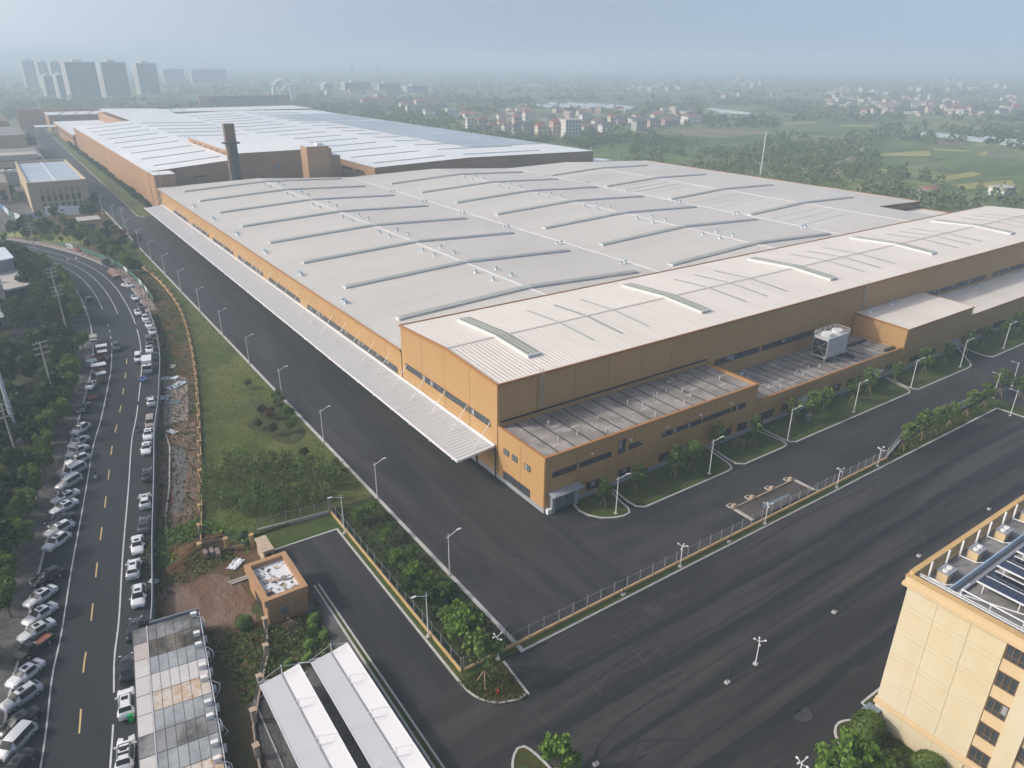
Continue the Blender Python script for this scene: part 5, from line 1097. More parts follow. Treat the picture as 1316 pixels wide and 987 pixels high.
# black garden lamps, and white posts with four spotlights
t = thing('yard_lamp', 'black lamp', 'lamp post'); part('footing', MB().box(-.35,-.25,0,.35,.25,.2), M['kerb'], t); part('pole', MB().tube((0,0,.2),(0,0,3.5),.06,.05,6), M['dark_metal'], t); part('lamp_head', MB().tube((0,0,3.5),(0,0,3.62),.14,.42,10).tube((0,0,3.62),(0,0,3.72),.42,.36,10), M['dark_metal'], t); L3 = proto(t)
for k, (x, yy) in enumerate(((39.6,40.6),(60.5,40.2),(82.8,40.2),(105.2,40.3),(128.1,40.4))): put(L3, (x, yy, 0), 0, 1, f'short black yard lamp on a white footing, {ordn(k)} from the left in the yard', None, 'black yard lamps')
for k, (x, yy) in enumerate(((60.9,59.4),(83.5,59.3),(108.6,60.4),(41.2,60.4))): put(L3, (x, yy, .1), 0, 1, (f'black lamp on the verge before the long fence, {ordn(k)} from the left', f'black lamp on the verge before the long fence, {ordn(k)} from the left', 'black lamp at the end of the weighbridge by the fence', 'black lamp by the tree at the fence corner')[k], None, 'black verge lamps')
t = thing('spotlight_post', 'white post', 'lamp post'); part('footing', MB().box(-.28,-.28,0,.28,.28,.18), M['kerb'], t); part('pole', MB().tube((0,0,.15),(0,0,3.9),.075,.06,8), M['white_metal'], t)
for q in range(4):
    a = q*math.pi/2+.5; arm = part('spotlight', MB().tube((0,0,3.4+.3*(q % 2)),(.55*math.cos(a),.55*math.sin(a),3.7+.3*(q % 2)),.04,.04,5).rbox((.66*math.cos(a),.66*math.sin(a),3.72+.3*(q % 2)),(.26,.16,.14),a), M['white_metal'], t)
L4 = proto(t)
put(L4, (65.9,40.2,0), .2, 1, 'white post with four spotlights standing alone in the yard')
for k, (x, yy) in enumerate(((72.4,59.3),(92.4,59.3),(112.4,59.2),(125.8,59.4),(39.2,59.3))): put(L4, (x, yy, .1), .3*k, 1, f'white spotlight post on the verge along the long fence, {ordn((1,2,3,4,0)[k])} from the left', None, 'fence spotlight posts')
x, yy = G(993,985); put(L4, (x, yy-3, 0), 1, 1, 'white spotlight post at the bottom edge beside the big tree', None, 'fence spotlight posts')
# concrete power poles
def power_pole(x, yy, h, rz, label):
    t = thing('power_pole', label, 'power pole', (x, yy, 0), rz)
    part('shaft', MB().tube((0,0,0),(0,0,h),.24,.15,8), M['concrete'], t, local=True)
    for q, z in enumerate((h-.2,h-1.3,h-2.6)):
        a = part('cross_arm', MB().box(-1.5,-.2,z-.09,1.5,-.06,z+.09), M['steel'], t, local=True)
        for x_ in (-1.35,-.65,.65,1.35): part('insulator', MB().tube((x_,-.13,z+.08),(x_,-.13,z+.38),.06,.04,6), M['concrete'], a, local=True)
    return t
PP = [power_pole(*G(30,614), 15, .4, 'nearest concrete power pole with three cross arms among the street trees'), power_pole(*G(72,518), 14.5, .35, 'second concrete power pole up the left side of the street'), power_pole(*G(86,425), 13, .3, 'third concrete power pole, standing by the side road'), power_pole(*G(78,398), 13, .2, 'farther of the two close power poles before the far bend'), power_pole(*G(48,330), 13, 0, 'most distant concrete power pole near the far bend')]
for a, c in zip(PP[:-1], PP[1:]):
    if (a.location-c.location).length < 90:
        b = MB()
        for s in (-1.3,.65,1.35):
            pts = []
            for j in range(9):
                t = j/8; p = a.location*(1-t)+c.location*t; pts.append((p.x+s, p.y, 12.5-1.2*math.sin(math.pi*t)+(1 if s < 0 else 0)))
            b.poly_tube(pts, .018, 3)
        solo('power_line', b, M['dark_metal'], f'thin overhead wires {("between the nearest two power poles","between second and third power poles","between the two close power poles","running on to the most distant power pole")[PP.index(a)]}', 'wire')
x, yy = G(640,893); solo('hydrant', MB().tube((x,yy,.1),(x,yy,.75),.14,.14,8).tube((x-.25,yy,.55),(x+.25,yy,.55),.08,.08,6).ball((x,yy,.78),.15), M['red'], 'red fire hydrant in the corner bed', 'hydrant')
x, yy = G(169,926); bn = thing('green_bin', 'bright green wheeled bin beside the white car and site cabins', 'bin', (x, yy, 0)); part('body', MB().rbox((x,yy,.55),(.55,.65,.95)), M['green_bin'], bn); part('lid', MB().rbox((x,yy,1.06),(.62,.72,.08)), M['green_bin'], bn); part('wheel', MB().tube((x-.3,yy+.3,.12),(x+.3,yy+.3,.12),.12,.12,8), M['dark_metal'], bn)
x, yy = G(1038,541); solo('grey_bin', MB().rbox((x,yy,.7),(.8,.8,1.2)).rbox((x,yy,1.36),(.9,.9,.1)), M['hoarding'], 'blue-grey bin on the annex lawn', 'bin')

# ================================================================== vehicles
PAINT = {'white': mat('paint_white',(.66,.67,.68),.25,.02,spec=.5,coat=.5), 'silver': mat('paint_silver',(.50,.52,.53),.35,.03,metal=.15,coat=.3), 'black': mat('paint_black',(.012,.013,.015),.22,.05,spec=.5,coat=.6),
         'grey': mat('paint_grey',(.075,.08,.085),.28,.05,metal=.3,coat=.5), 'red': mat('paint_red',(.30,.03,.04),.3,.05,coat=.5), 'green': mat('paint_dark_green',(.03,.04,.035),.3,.05,coat=.4), 'beige': mat('paint_beige',(.32,.28,.22),.3,.05,coat=.4)}
PB = PAINT['white']; TYRE = mat('tyre',(.015,.015,.016),.85,.1); RIM = mat('wheel_rim',(.38,.38,.39),.35,.05,metal=.7); CGL = mat('car_glass',(.016,.02,.023),.38,.05,spec=.2); HLT = mat('headlamp',(.62,.64,.66),.15,.05); TLT = mat('tail_lamp',(.28,.015,.015),.25,.05); TRIMB = mat('black_trim',(.02,.02,.021),.6,.05); PLATE = mat('plate_blue',(.03,.10,.42),.5,.05)
def car_proto(st, glass, wheels, wr=.33, L=2.3, sun=True, rails=False, trackw=.8):
    """lofted shell; st = stations (x, z_bottom, z_belt, z_top, half_belt, half_top); glass = station index ranges"""
    t = thing('parked_car', 'car', 'car'); V = []; n = 10
    for (x, zb, zl, zt, wb, wt) in st:
        zm = zb+(zl-zb)*.55
        half = [(wb*.90,zb),(wb,zm),(wb*.985,zl),(wt,zt),(wt*.55,zt+.035)]
        ring = [(x,-w,z) for w, z in half]+[(x,w,z) for w, z in half[::-1]]; V.append(ring)
    body = MB(); vs = [p for r in V for p in r]; fb = []; G_ = {k: [] for k in ('windshield','rear_window','side_window','side_window2')}
    sid = glass['side']; ws = glass['front']; rw = glass['rear']
    for i in range(len(V)-1):
        for j in range(n-1):
            f = (i*n+j, i*n+j+1, (i+1)*n+j+1, (i+1)*n+j)
            if i in ws and j in (3,4,5): G_['windshield'].append(f)
            elif i in rw and j in (3,4,5): G_['rear_window'].append(f)
            elif i in sid and j == 2: G_['side_window'].append(f)
            elif i in sid and j == 6: G_['side_window2'].append(f)
            else: fb.append(f)
        fb.append((i*n+n-1, i*n, (i+1)*n, (i+1)*n+n-1))
    e = (len(V)-1)*n; fb += [tuple(range(n))[::-1], tuple(range(e,e+n))]
    fl = lambda fs: [f[::-1] for f in fs]
    body.add(vs, fl(fb)); part('body', body, PB, t, smooth=38)
    for k, fs in G_.items():
        if fs: g = MB(); g.add(vs, fl(fs)); part(k.replace('2',''), g, CGL, t)
    for x in wheels:
        for s in (-1,1):
            w = part('wheel', MB().tube((x,s*(trackw-.12),wr),(x,s*(trackw+.1),wr),wr,wr,14), TYRE, t); part('rim', MB().tube((x,s*(trackw+.1),wr),(x,s*(trackw+.125),wr),wr*.66,wr*.6,10), RIM, w)
            part('wheel_arch', MB().tube((x,s*(trackw-.02),wr+.02),(x,s*(trackw+.06),wr+.02),wr*1.17,wr*1.17,14), TRIMB, t)
    z1 = st[-3][2]; z0 = st[1][2]; wf = st[-3][4]; wr_ = st[1][4]
    for s in (-1,1):
        part('headlight', MB().rbox((L-.16,s*(wf-.22),z1-.06),(.13,.30,.12),s*-.35), HLT, t); part('taillight', MB().rbox((-L+.10,s*(wr_-.16),z0-.10),(.12,.30,.18),s*.3), TLT, t)
        part('mirror', MB().rbox((glass['mx'],s*(st[-4][4]+.1),st[-4][2]+.05),(.16,.2,.13)), PB, t)
    part('grille', MB().rbox((L-.02,0,z1-.28),(.08,wf*1.1,.2)), TRIMB, t); part('number_plate', MB().rbox((-L-.005,0,z0-.32),(.04,.44,.14)), PLATE, t); part('number_plate', MB().rbox((L+.03,0,z1-.42),(.04,.44,.13)), PLATE, t)
    if sun: zt = max(s_[3] for s_ in st); part('sunroof', MB().rbox((-.15,0,zt+.04),(.6,.72,.012)), CGL, t)
    if rails:
        zt = max(s_[3] for s_ in st)
        for s in (-1,1): part('roof_rail', MB().beam((-1.4,s*.56,zt+.03),(.5,s*.56,zt+.01),.05,.06), TRIMB, t)
    return proto(t)
SED = [(-2.33,.42,.72,.78,.70,.58),(-2.22,.27,.90,.97,.86,.70),(-1.62,.22,.94,1.04,.91,.74),(-1.05,.20,.94,1.36,.92,.61),(-.98,.2,.94,1.375,.92,.61),(-.32,.2,.93,1.44,.92,.62),(-.24,.2,.93,1.44,.92,.62),(.30,.2,.93,1.42,.92,.61),(.38,.2,.93,1.40,.92,.61),(1.05,.2,.93,1.02,.91,.72),(1.90,.22,.83,.88,.88,.68),(2.24,.28,.66,.72,.80,.58),(2.34,.36,.55,.60,.68,.5)]
SUV = [(-2.32,.45,.80,.86,.74,.62),(-2.22,.32,1.02,1.12,.88,.72),(-2.02,.28,1.06,1.30,.92,.68),(-1.55,.26,1.06,1.60,.93,.63),(-1.45,.26,1.06,1.62,.93,.63),(-.30,.26,1.04,1.67,.94,.65),(-.20,.26,1.04,1.67,.94,.65),(.42,.26,1.03,1.63,.94,.64),(.50,.26,1.03,1.60,.94,.64),(1.15,.26,1.02,1.12,.93,.74),(1.95,.28,.94,1.0,.90,.70),(2.24,.34,.74,.82,.82,.6),(2.33,.42,.62,.66,.72,.52)]
MPV = [(-2.42,.42,.85,.92,.76,.64),(-2.34,.30,1.05,1.20,.90,.74),(-2.20,.26,1.08,1.55,.93,.70),(-2.05,.25,1.08,1.72,.94,.69),(-1.95,.25,1.08,1.73,.94,.69),(-.75,.25,1.07,1.78,.94,.71),(-.65,.25,1.07,1.78,.94,.71),(.75,.25,1.06,1.72,.94,.69),(.83,.25,1.06,1.68,.94,.69),(1.50,.25,1.04,1.14,.92,.76),(2.05,.27,.94,1.0,.89,.7),(2.32,.33,.74,.80,.82,.6),(2.42,.42,.6,.64,.7,.5)]
gs = dict(front=(8,), rear=(2,), side=(4,5,6,7), mx=.75)
CAR = {'sedan': car_proto(SED, gs, (-1.38,1.42)), 'suv': car_proto(SUV, dict(gs, mx=.85), (-1.35,1.38), .36, rails=True, trackw=.82), 'mpv': car_proto(MPV, dict(gs, mx=1.15), (-1.5,1.5), .34, 2.42, sun=False, trackw=.82)}
KIND_W = {'sedan':'saloon','suv':'SUV','mpv':'people carrier'}
def car(kind, colour, loc, rz, label, group, sc=1.0):
    return put(CAR[kind], (loc[0], loc[1], .02), rz, sc, label, None, group, {'paint_white': PAINT[colour]})
LEFT = [('sedan','black',(6,1004),(36,968)),('mpv','silver',(2,973),(38,935)),('sedan','black',(5,940),(43,915)),('suv','silver',(7.5,910),(48,882)),('sedan','white',(12,882),(53,849.5)),None,('sedan','silver',(27.6,822),(66.6,799)),('sedan','white',(31,803),(71.6,775.5)),('sedan','white',(34,779),(70,754)),('suv','black',(44,751),(77,733)),('suv','white',(59,707),(87,686)),('suv','white',(58,690),(94,671)),('sedan','black',(60,676),(95,661)),
        ('sedan','white',(66.6,659.5),(98,643)),('sedan','white',(68,645.7),(100.5,630.6)),('mpv','silver',(75.4,628),(101,613)),('mpv','silver',(83,611.7),(106,599)),('suv','white',(86.7,596.7),(114,586)),('sedan','silver',(86.7,586.6),(111.5,573)),('sedan','silver',(90.5,574),(111.5,561.5)),('suv','white',(95.5,557.7),(112,546)),('sedan','black',(102,532),(115,517)),('sedan','white',(112,502),(121,488))]
cnt = {}
for k, c in enumerate(LEFT):
    if c is None: continue
    kind, colour, f, r = c; a = G(*f, .6); b_ = G(*r, .6); cx, cy = (a[0]+b_[0])/2, (a[1]+b_[1])/2
    cnt[(kind,colour)] = cnt.get((kind,colour),0)+1
    car(kind, colour, (cx, cy), math.atan2(a[1]-b_[1], a[0]-b_[0]), f'{colour} {KIND_W[kind]} nosed to the left kerb, {ordn(k)} up from the bottom edge', 'cars parked along the left kerb', .97)
def street_dir(x, yy):
    i = min(range(len(SC)-1), key=lambda q: (SC[q][0]-x)**2+(SC[q][1]-yy)**2); return math.atan2(SC[i+1][1]-SC[i][1], SC[i+1][0]-SC[i][0])
RIGHT = [('suv','white',161,968,1),('suv','white',162,903,1),('suv','black',163,857,1),('suv','black',173.5,808,1),('suv','white',178,765,-1),('suv','white',171.6,730,1),('sedan','white',176.4,699,-1),('sedan','grey',185.4,673,1),('suv','white',186.4,643,1),('sedan','black',189,609,1),('sedan','white',188,575,-1),('sedan','white',190.5,557,-1),('mpv','beige',193,542,-1),('suv','white',194.5,515,1),('sedan','black',200.5,513,1),
         ('sedan','black',197.5,457,-1),('sedan','white',192,448,-1),('mpv','grey',191.5,437.5,-1),('sedan','silver',195.5,425,-1),('sedan','white',191,416.5,-1),('suv','white',187,408.5,-1),('sedan','white',177,400.5,-1),('sedan','grey',180,393,-1),('sedan','white',173,381.7,-1),('sedan','white',164,366,-1),('sedan','red',99.5,320,-1),('mpv','beige',91,316,-1)]
for k, (kind, colour, px, py, s) in enumerate(RIGHT):
    x, yy = G(px, py, .8); a = street_dir(x, yy)+(0 if s > 0 else math.pi)+random.uniform(-.05,.05)
    if (kind,colour,py) == ('sedan','white',366): a += .5
    o = car(kind, colour, (x, yy), a, f'{colour} {KIND_W[kind]} parked on the right side of the street, {ordn(k)} from the bottom', 'cars parked along the right side')
    if k == 0:
        o['label'] = 'white SUV with broad black stripes over its roof and bonnet at the bottom edge'
        for s_ in ((-2.0,-.75),(.62,2.05)): part('stripe', MB().rbox(((s_[0]+s_[1])/2,0,1.17 if s_[0] < 0 else 1.10),(s_[1]-s_[0],.5,.02)), TRIMB, o, local=True)
        for q in (-.8,.0): part('stripe', MB().rbox((q,0,1.715),(.35,1.1,.012)), TRIMB, o, local=True)
x, yy = G(149.5,445,.8); put(CAR['suv'], (x, yy, .03), street_dir(x,yy)+math.pi, 1, 'grey SUV driving towards the viewer in the left lane, alone', 'car', 'moving cars', {'paint_white': PAINT['grey']})
x, yy = G(114.5,384,.8); put(CAR['suv'], (x, yy, .03), street_dir(x,yy), 1, 'dark car half under the street trees at the far left kerb', 'car', None, {'paint_white': PAINT['black']})
def local_thing(name, label, cat, loc, rz, group=None):
    return thing(name, label, cat, (loc[0], loc[1], loc[2] if len(loc) > 2 else .03), rz, group)
def lp(n_, mb, mt, par): return part(n_, mb, M[mt] if isinstance(mt, str) else mt, par, local=True)
def wheels(t, xs, r, w, name='wheel'):
    for x in xs:
        for s in (-1,1): q = lp(name, MB().tube((x,s*(w-.12),r),(x,s*(w+.1),r),r,r,12), TYRE, t); lp('rim', MB().tube((x,s*(w+.1),r),(x,s*(w+.12),r),r*.55,r*.5,8), RIM, q)
# dark pickup with a red load bed
a = G(25,845,.6); b_ = G(63,817,.6); t = local_thing('pickup_truck', 'dark green pickup with reddish load bed and a white sack, nosed to the left kerb', 'pickup truck', ((a[0]+b_[0])/2,(a[1]+b_[1])/2), math.atan2(a[1]-b_[1],a[0]-b_[0]))
lp('cab', MB().add([(.1,-.85,.35),(2.4,-.85,.35),(2.4,.85,.35),(.1,.85,.35),(.1,-.85,1.0),(2.4,-.8,.85),(2.4,.8,.85),(.1,.85,1.0),(.25,-.65,1.6),(.95,-.65,1.6),(.95,.65,1.6),(.25,.65,1.6),(1.5,-.82,.98),(1.5,.82,.98)], [(0,1,5,12,4),(3,7,13,6,2),(1,2,6,5),(5,6,13,12),(8,9,10,11),(0,4,7,3),(0,3,2,1)]), PAINT['green'], t)
lp('cab_glass', MB().add([(.1,-.85,1.0),(1.5,-.82,.98),(1.5,.82,.98),(.1,.85,1.0),(.25,-.65,1.6),(.95,-.65,1.6),(.95,.65,1.6),(.25,.65,1.6)], [(0,1,5,4),(1,2,6,5),(2,3,7,6),(3,0,4,7)]), CGL, t)
lp('load_bed', MB().box(-2.3,-.85,.5,.05,.85,.7).box(-2.3,-.85,.7,.05,-.78,1.05).box(-2.3,.78,.7,.05,.85,1.05).box(-2.3,-.78,.7,-2.22,.78,1.05), PAINT['green'], t); lp('bed_floor', MB().box(-2.2,-.77,.71,.0,.77,.74), mat('rusty_floor',(.26,.10,.07),.8,.3), t); wheels(t, (-1.4,1.5), .36, .78)
solo('white_sack', MB().ball((t.location.x,t.location.y,1.0),.35,8,5,.7), M['white_sheet'], 'white sack lying in the bed of the dark pickup', 'sack')
# box lorry, van, flatbed with tractor, market vehicles
x, yy = G(189.5,470,1.2); t = local_thing('box_lorry', 'white box lorry with dark windscreen facing the viewer on the right side', 'lorry', (x, yy), street_dir(x,yy)+math.pi)
lp('cargo_box', MB().box(-3.2,-1.1,.7,1.1,1.1,2.9), PAINT['white'], t); lp('cab', MB().add([(1.2,-1,.4),(2.9,-1,.4),(2.9,1,.4),(1.2,1,.4),(1.2,-1,2.1),(2.45,-.95,2.1),(2.45,.95,2.1),(1.2,1,2.1),(2.85,-1,1.25),(2.85,1,1.25)], [(0,1,8,5,4),(3,7,6,9,2),(1,2,9,8),(4,5,6,7),(0,4,7,3),(0,3,2,1)]), PAINT['white'], t); lp('windscreen', MB().add([(2.86,-.92,1.28),(2.86,.92,1.28),(2.48,.88,2.05),(2.48,-.88,2.05)], [(0,1,2,3)]), CGL, t); lp('roof_hatch', MB().rbox((1.7,0,2.14),(.4,.4,.08)), TRIMB, t); lp('bumper', MB().box(2.85,-1,.35,3.0,1,.65), 'grey_metal', t)
for s in (-.7,.7): lp('headlight', MB().rbox((2.93,s,.85),(.08,.35,.2)), HLT, t)
wheels(t, (-2,2), .4, .9)
x, yy = G(177.6,459.5,.9); put(CAR['mpv'], (x, yy, .03), street_dir(x,yy)+math.pi, (1,.9,1.1), 'small white van standing half in the lane beside the box lorry', 'van', None, {'paint_white': PAINT['white']})
x, yy = G(145.7,352,.8); t = local_thing('flatbed_trailer', 'rusty brown flatbed trailer behind a dark tractor on the far bend', 'trailer', (x, yy), street_dir(x,yy))
lp('deck', MB().box(-5.5,-1.25,.95,4.5,1.25,1.15), mat('rusty_deck',(.20,.11,.085),.9,.35), t)
for q in (-.6,.0,.6): lp('plank', MB().box(-5.3,q-.2,1.15,4.4,q+.2,1.2), mat('worn_plank',(.30,.20,.17),.9,.3), t)
wheels(t, (-4.6,-3.4,-2.2), .48, 1.05)
x, yy = G(138,339,1.2); t = local_thing('tractor_unit', 'dark lorry tractor unit in front of the rusty flatbed trailer', 'lorry', (x, yy), street_dir(x,yy)); lp('cab', MB().box(.5,-1.2,.8,2.6,1.2,3.0), PAINT['grey'], t); lp('windscreen', MB().box(2.6,-1.1,1.8,2.64,1.1,2.7), CGL, t); lp('chassis', MB().box(-3,-.5,.6,.5,.5,.9), 'dark_metal', t); wheels(t, (-2.2,-1,1.6), .5, 1.0)
x, yy = G(120.5,437,1.2); t = local_thing('market_van', 'beige box van at the top of the street stalls on the left kerb', 'van', (x, yy), street_dir(x,yy)+math.pi); lp('box', MB().box(-2,-.85,.5,.9,.85,2.2), PAINT['beige'], t); lp('cab', MB().box(.92,-.8,.4,2.2,.8,1.3).box(.92,-.78,1.3,1.7,.78,1.75), PAINT['white'], t); lp('windscreen', MB().add([(1.72,-.72,1.72),(1.72,.72,1.72),(2.15,.76,1.32),(2.15,-.76,1.32)], [(0,1,2,3)]), CGL, t); wheels(t, (-1.3,1.4), .33, .75)
for k, (px, py, w, d, mt, lb) in enumerate([(130,443.5,2.6,2.0,'white_sheet','topmost white awning of the street stalls'),(131,451,2.2,1.7,'white_sheet','small white awning of the street stalls, second from the top'),(117,463,2.4,2.6,'hoarding','grey awning at the kerb end of the street stalls'),(126,468,3.2,2.2,'white_sheet','longest white awning of the street stalls'),(129,479,2.2,1.8,'board_white','lowest white awning of the street stalls')]):
    x, yy = G(px, py, 2.2); t = local_thing('stall_awning', lb, 'stall', (x, yy), -.1+.05*k, 'street stalls on the left kerb')
    lp('cloth', MB().add([(-w/2,-d/2,2.1),(w/2,-d/2,2.1),(w/2,0,2.45),(-w/2,0,2.45),(-w/2,d/2,2.15),(w/2,d/2,2.15)], [(0,1,2,3),(3,2,5,4)]), mt, t)
    for sx in (-1,1):
        for sy in (-1,1): lp('leg', MB().beam((sx*w*.47,sy*d*.45,0),(sx*w*.47,sy*d*.45,2.12),.06), 'steel', t)
    lp('counter', MB().box(-w*.4,-d*.3,0,w*.4,d*.2,.75), mat('stall_goods',(.22,.10,.07),.8,.5,3), t)
def trike(px, py, rz, label, bed, extra=None):
    x, yy = G(px, py, .5); t = local_thing('cargo_tricycle', label, 'cargo tricycle', (x, yy), rz); lp('cargo_tray', MB().box(-1.5,-.6,.5,.2,.6,.6).box(-1.5,-.6,.6,.2,-.55,.95).box(-1.5,.55,.6,.2,.6,.95).box(-1.5,-.55,.6,-1.45,.55,.95), bed, t)
    lp('frame', MB().beam((.2,0,.55),(1.0,0,.5),.12).beam((1.0,0,.5),(1.15,0,1.1),.1), 'dark_metal', t); lp('handlebar', MB().beam((1.1,-.35,1.1),(1.1,.35,1.1),.05), 'dark_metal', t); lp('seat', MB().rbox((.45,0,.8),(.5,.35,.12)), 'cloth_dark', t)
    for s in (-.55,.55): lp('wheel', MB().tube((-.9,s-.06,.28),(-.9,s+.06,.28),.28,.28,12), TYRE, t)
    lp('wheel', MB().tube((1.2,-.06,.28),(1.2,.06,.28),.28,.28,12), TYRE, t); return t
trike(123,510,.6,'red cargo tricycle parked below the white saloon on the left kerb',PAINT['red']); trike(131.5,490,-1.4,'brown cargo tricycle loaded with goods below the street stalls',mat('brown_load',(.25,.15,.08),.8,.4,2)); trike(185.5,489,-1.3,'blue loaded cargo tricycle in the right lane below the box lorry','blue_board'); trike(127,459,-.2,'red cargo tricycle among the awnings of the street stalls',PAINT['red']); trike(128,474,.3,'dark cargo tricycle under the long street stall awning','cloth_grey')
def scooter(px, py, rz, label, col):
    x, yy = G(px, py, .4); t = local_thing('scooter', label, 'scooter', (x, yy), rz)
    for xx in (-.6,.65): lp('wheel', MB().tube((xx,-.06,.25),(xx,.06,.25),.25,.25,12), TYRE, t)
    lp('body', MB().box(-.75,-.16,.35,.0,.16,.72).box(.0,-.15,.28,.5,.15,.36).add([(.45,-.2,.3),(.6,-.2,.3),(.62,.2,.3),(.45,.2,.3),(.35,-.18,1.0),(.48,-.18,1.0),(.48,.18,1.0),(.35,.18,1.0)], [(0,1,5,4),(1,2,6,5),(2,3,7,6),(3,0,4,7),(4,5,6,7)]), col, t)
    lp('handlebar', MB().beam((.4,-.36,1.05),(.4,.36,1.05),.05), 'dark_metal', t); lp('seat', MB().rbox((-.35,0,.77),(.75,.28,.1)), 'cloth_dark', t); lp('front_box', MB().rbox((.62,0,.6),(.1,.12,.3)), HLT, t); return t
sc1 = scooter(123,613,street_dir(*G(123,613))+math.pi,'white electric scooter being ridden towards the viewer in the left lane',PAINT['white'])
sc2 = scooter(176.5,553,street_dir(*G(176,553))+.2,'small scooter ridden along the right edge line','grey_metal'); sc3 = scooter(137.5,463,2.0,'dark scooter ridden beside the street stalls',PAINT['black'])

# ================================================================== people
def person(label, loc, rz, shirt, trousers, pose='stand'):
    """one continuous skinned figure, 1.7 m; pose stand, walk or ride"""
    J = {'pel':(0,0,.93),'spine':(0,0,1.15),'chest':(0,0,1.36),'neck':(0,0,1.47),'head':(.01,0,1.56),'crown':(0,0,1.68)}
    if pose == 'ride':
        J = {'pel':(-.35,0,.85),'spine':(-.32,0,1.05),'chest':(-.26,0,1.28),'neck':(-.24,0,1.40),'head':(-.22,0,1.50),'crown':(-.23,0,1.62)}
        legs = lambda s: [(-.30,s*.10,.82),(.12,s*.16,.80),(.14,s*.14,.42),(.28,s*.14,.38)]; arms = lambda s: [(-.26,s*.19,1.30),(-.08,s*.26,1.12),(.24,s*.28,1.10),(.34,s*.28,1.10)]
    elif pose == 'walk': legs = lambda s: [(0,s*.10,.86),(s*.16+.06,s*.10,.48),(s*.26-.06,s*.10,.09),(s*.26+.10,s*.10,.04)]; arms = lambda s: [(0,s*.19,1.38),(-s*.10,s*.24,1.12),(-s*.10+.10,s*.24,.88),(-s*.08+.14,s*.24,.80)]
    else: legs = lambda s: [(0,s*.10,.86),(.02,s*.11,.48),(0,s*.12,.09),(.15,s*.13,.04)]; arms = lambda s: [(0,s*.19,1.38),(-.02,s*.26,1.12),(.08,s*.26,.88),(.12,s*.25,.80)]
    R_ = {'pel':(.15,.12),'spine':(.13,.10),'chest':(.17,.11),'neck':(.06,.06),'head':(.10,.09),'crown':(.06,.06)}
    vs = []; rs = []; es = []
    for k in ('pel','spine','chest','neck','head','crown'): vs.append(J[k]); rs.append(R_[k])
    es += [(0,1),(1,2),(2,3),(3,4),(4,5)]
    for s in (-1,1):
        n = len(vs); vs += legs(s); rs += [(.095,.095),(.07,.07),(.045,.045),(.04,.03)]; es += [(0,n),(n,n+1),(n+1,n+2),(n+2,n+3)]
        n = len(vs); vs += arms(s); rs += [(.06,.06),(.048,.048),(.036,.036),(.035,.025)]; es += [(2,n),(n,n+1),(n+1,n+2),(n+2,n+3)]
    me = bpy.data.meshes.new('body'); me.from_pydata(vs, es, []); o = bpy.data.objects.new('tmp', me); COL.objects.link(o)
    md = o.modifiers.new('skin','SKIN'); 
    for i, r in enumerate(rs): me.skin_vertices[0].data[i].radius = r
    me.skin_vertices[0].data[0].use_root = True; o.modifiers.new('sub','SUBSURF').levels = 1
    dg_ = bpy.context.evaluated_depsgraph_get(); m2 = bpy.data.meshes.new_from_object(o.evaluated_get(dg_)); bpy.data.objects.remove(o)
    m2.materials.clear()
    for q in (shirt, trousers, M['skin'], M['cloth_dark']): m2.materials.append(q)
    zb = J['pel'][2]+.02; zn = J['neck'][2]-.01
    for p in m2.polygons:
        c = p.center; p.use_smooth = True; far = abs(c.y) > .2 and c.z < zn-.42
        p.material_index = 2 if c.z > zn or (pose != 'ride' and far and c.z < 1.0) else 0 if c.z > zb or (pose == 'ride' and abs(c.y) > .2) else 3 if c.z < .08 and pose != 'ride' else 1
    t = thing('person', label, 'person', (*loc, .03), rz); b = new_obj('body', m2, t)
    h = MB(); cx, cy, cz = J['head']; h.ball((cx-.02,0,cz+.055),.105,10,6,.85); part('hair', h, M['hair'], t, local=True); f = MB(); f.ball((cx+.10,0,cz-.01),.018,6,4); part('nose', f, M['skin'], t, local=True)
    for s in (-1,1): part('eye', MB().ball((cx+.088,s*.035,cz+.02),.012,6,4), M['hair'], t, local=True); part('ear', MB().ball((cx,s*.098,cz),.025,6,4), M['skin'], t, local=True)
    return t
for s_, lb, sh_ in ((sc1,'rider in dark top on the white scooter in the left lane','cloth_dark'),(sc2,'rider in dark clothes on the scooter by the right edge line','cloth_dark'),(sc3,'rider in tan top on the dark scooter by the stalls','cloth_tan')): person(lb, s_.location[:2], s_.rotation_euler[2], M[sh_], M['cloth_grey'], 'ride')
person('person in dark clothes walking alone in the left lane', G(139,522), street_dir(*G(139,522)), M['cloth_dark'], M['cloth_dark'], 'walk')
person('person in tan top standing beside the blue cargo tricycle', G(179,489), 2.4, M['cloth_tan'], M['cloth_grey'], 'stand'); person('person in grey standing among the street stalls', G(134,472), 1.0, M['cloth_grey'], M['cloth_dark'], 'stand'); person('person in pale shirt at the lowest street stall', G(121,484), .4, M['white_sheet'], M['cloth_dark'], 'stand')
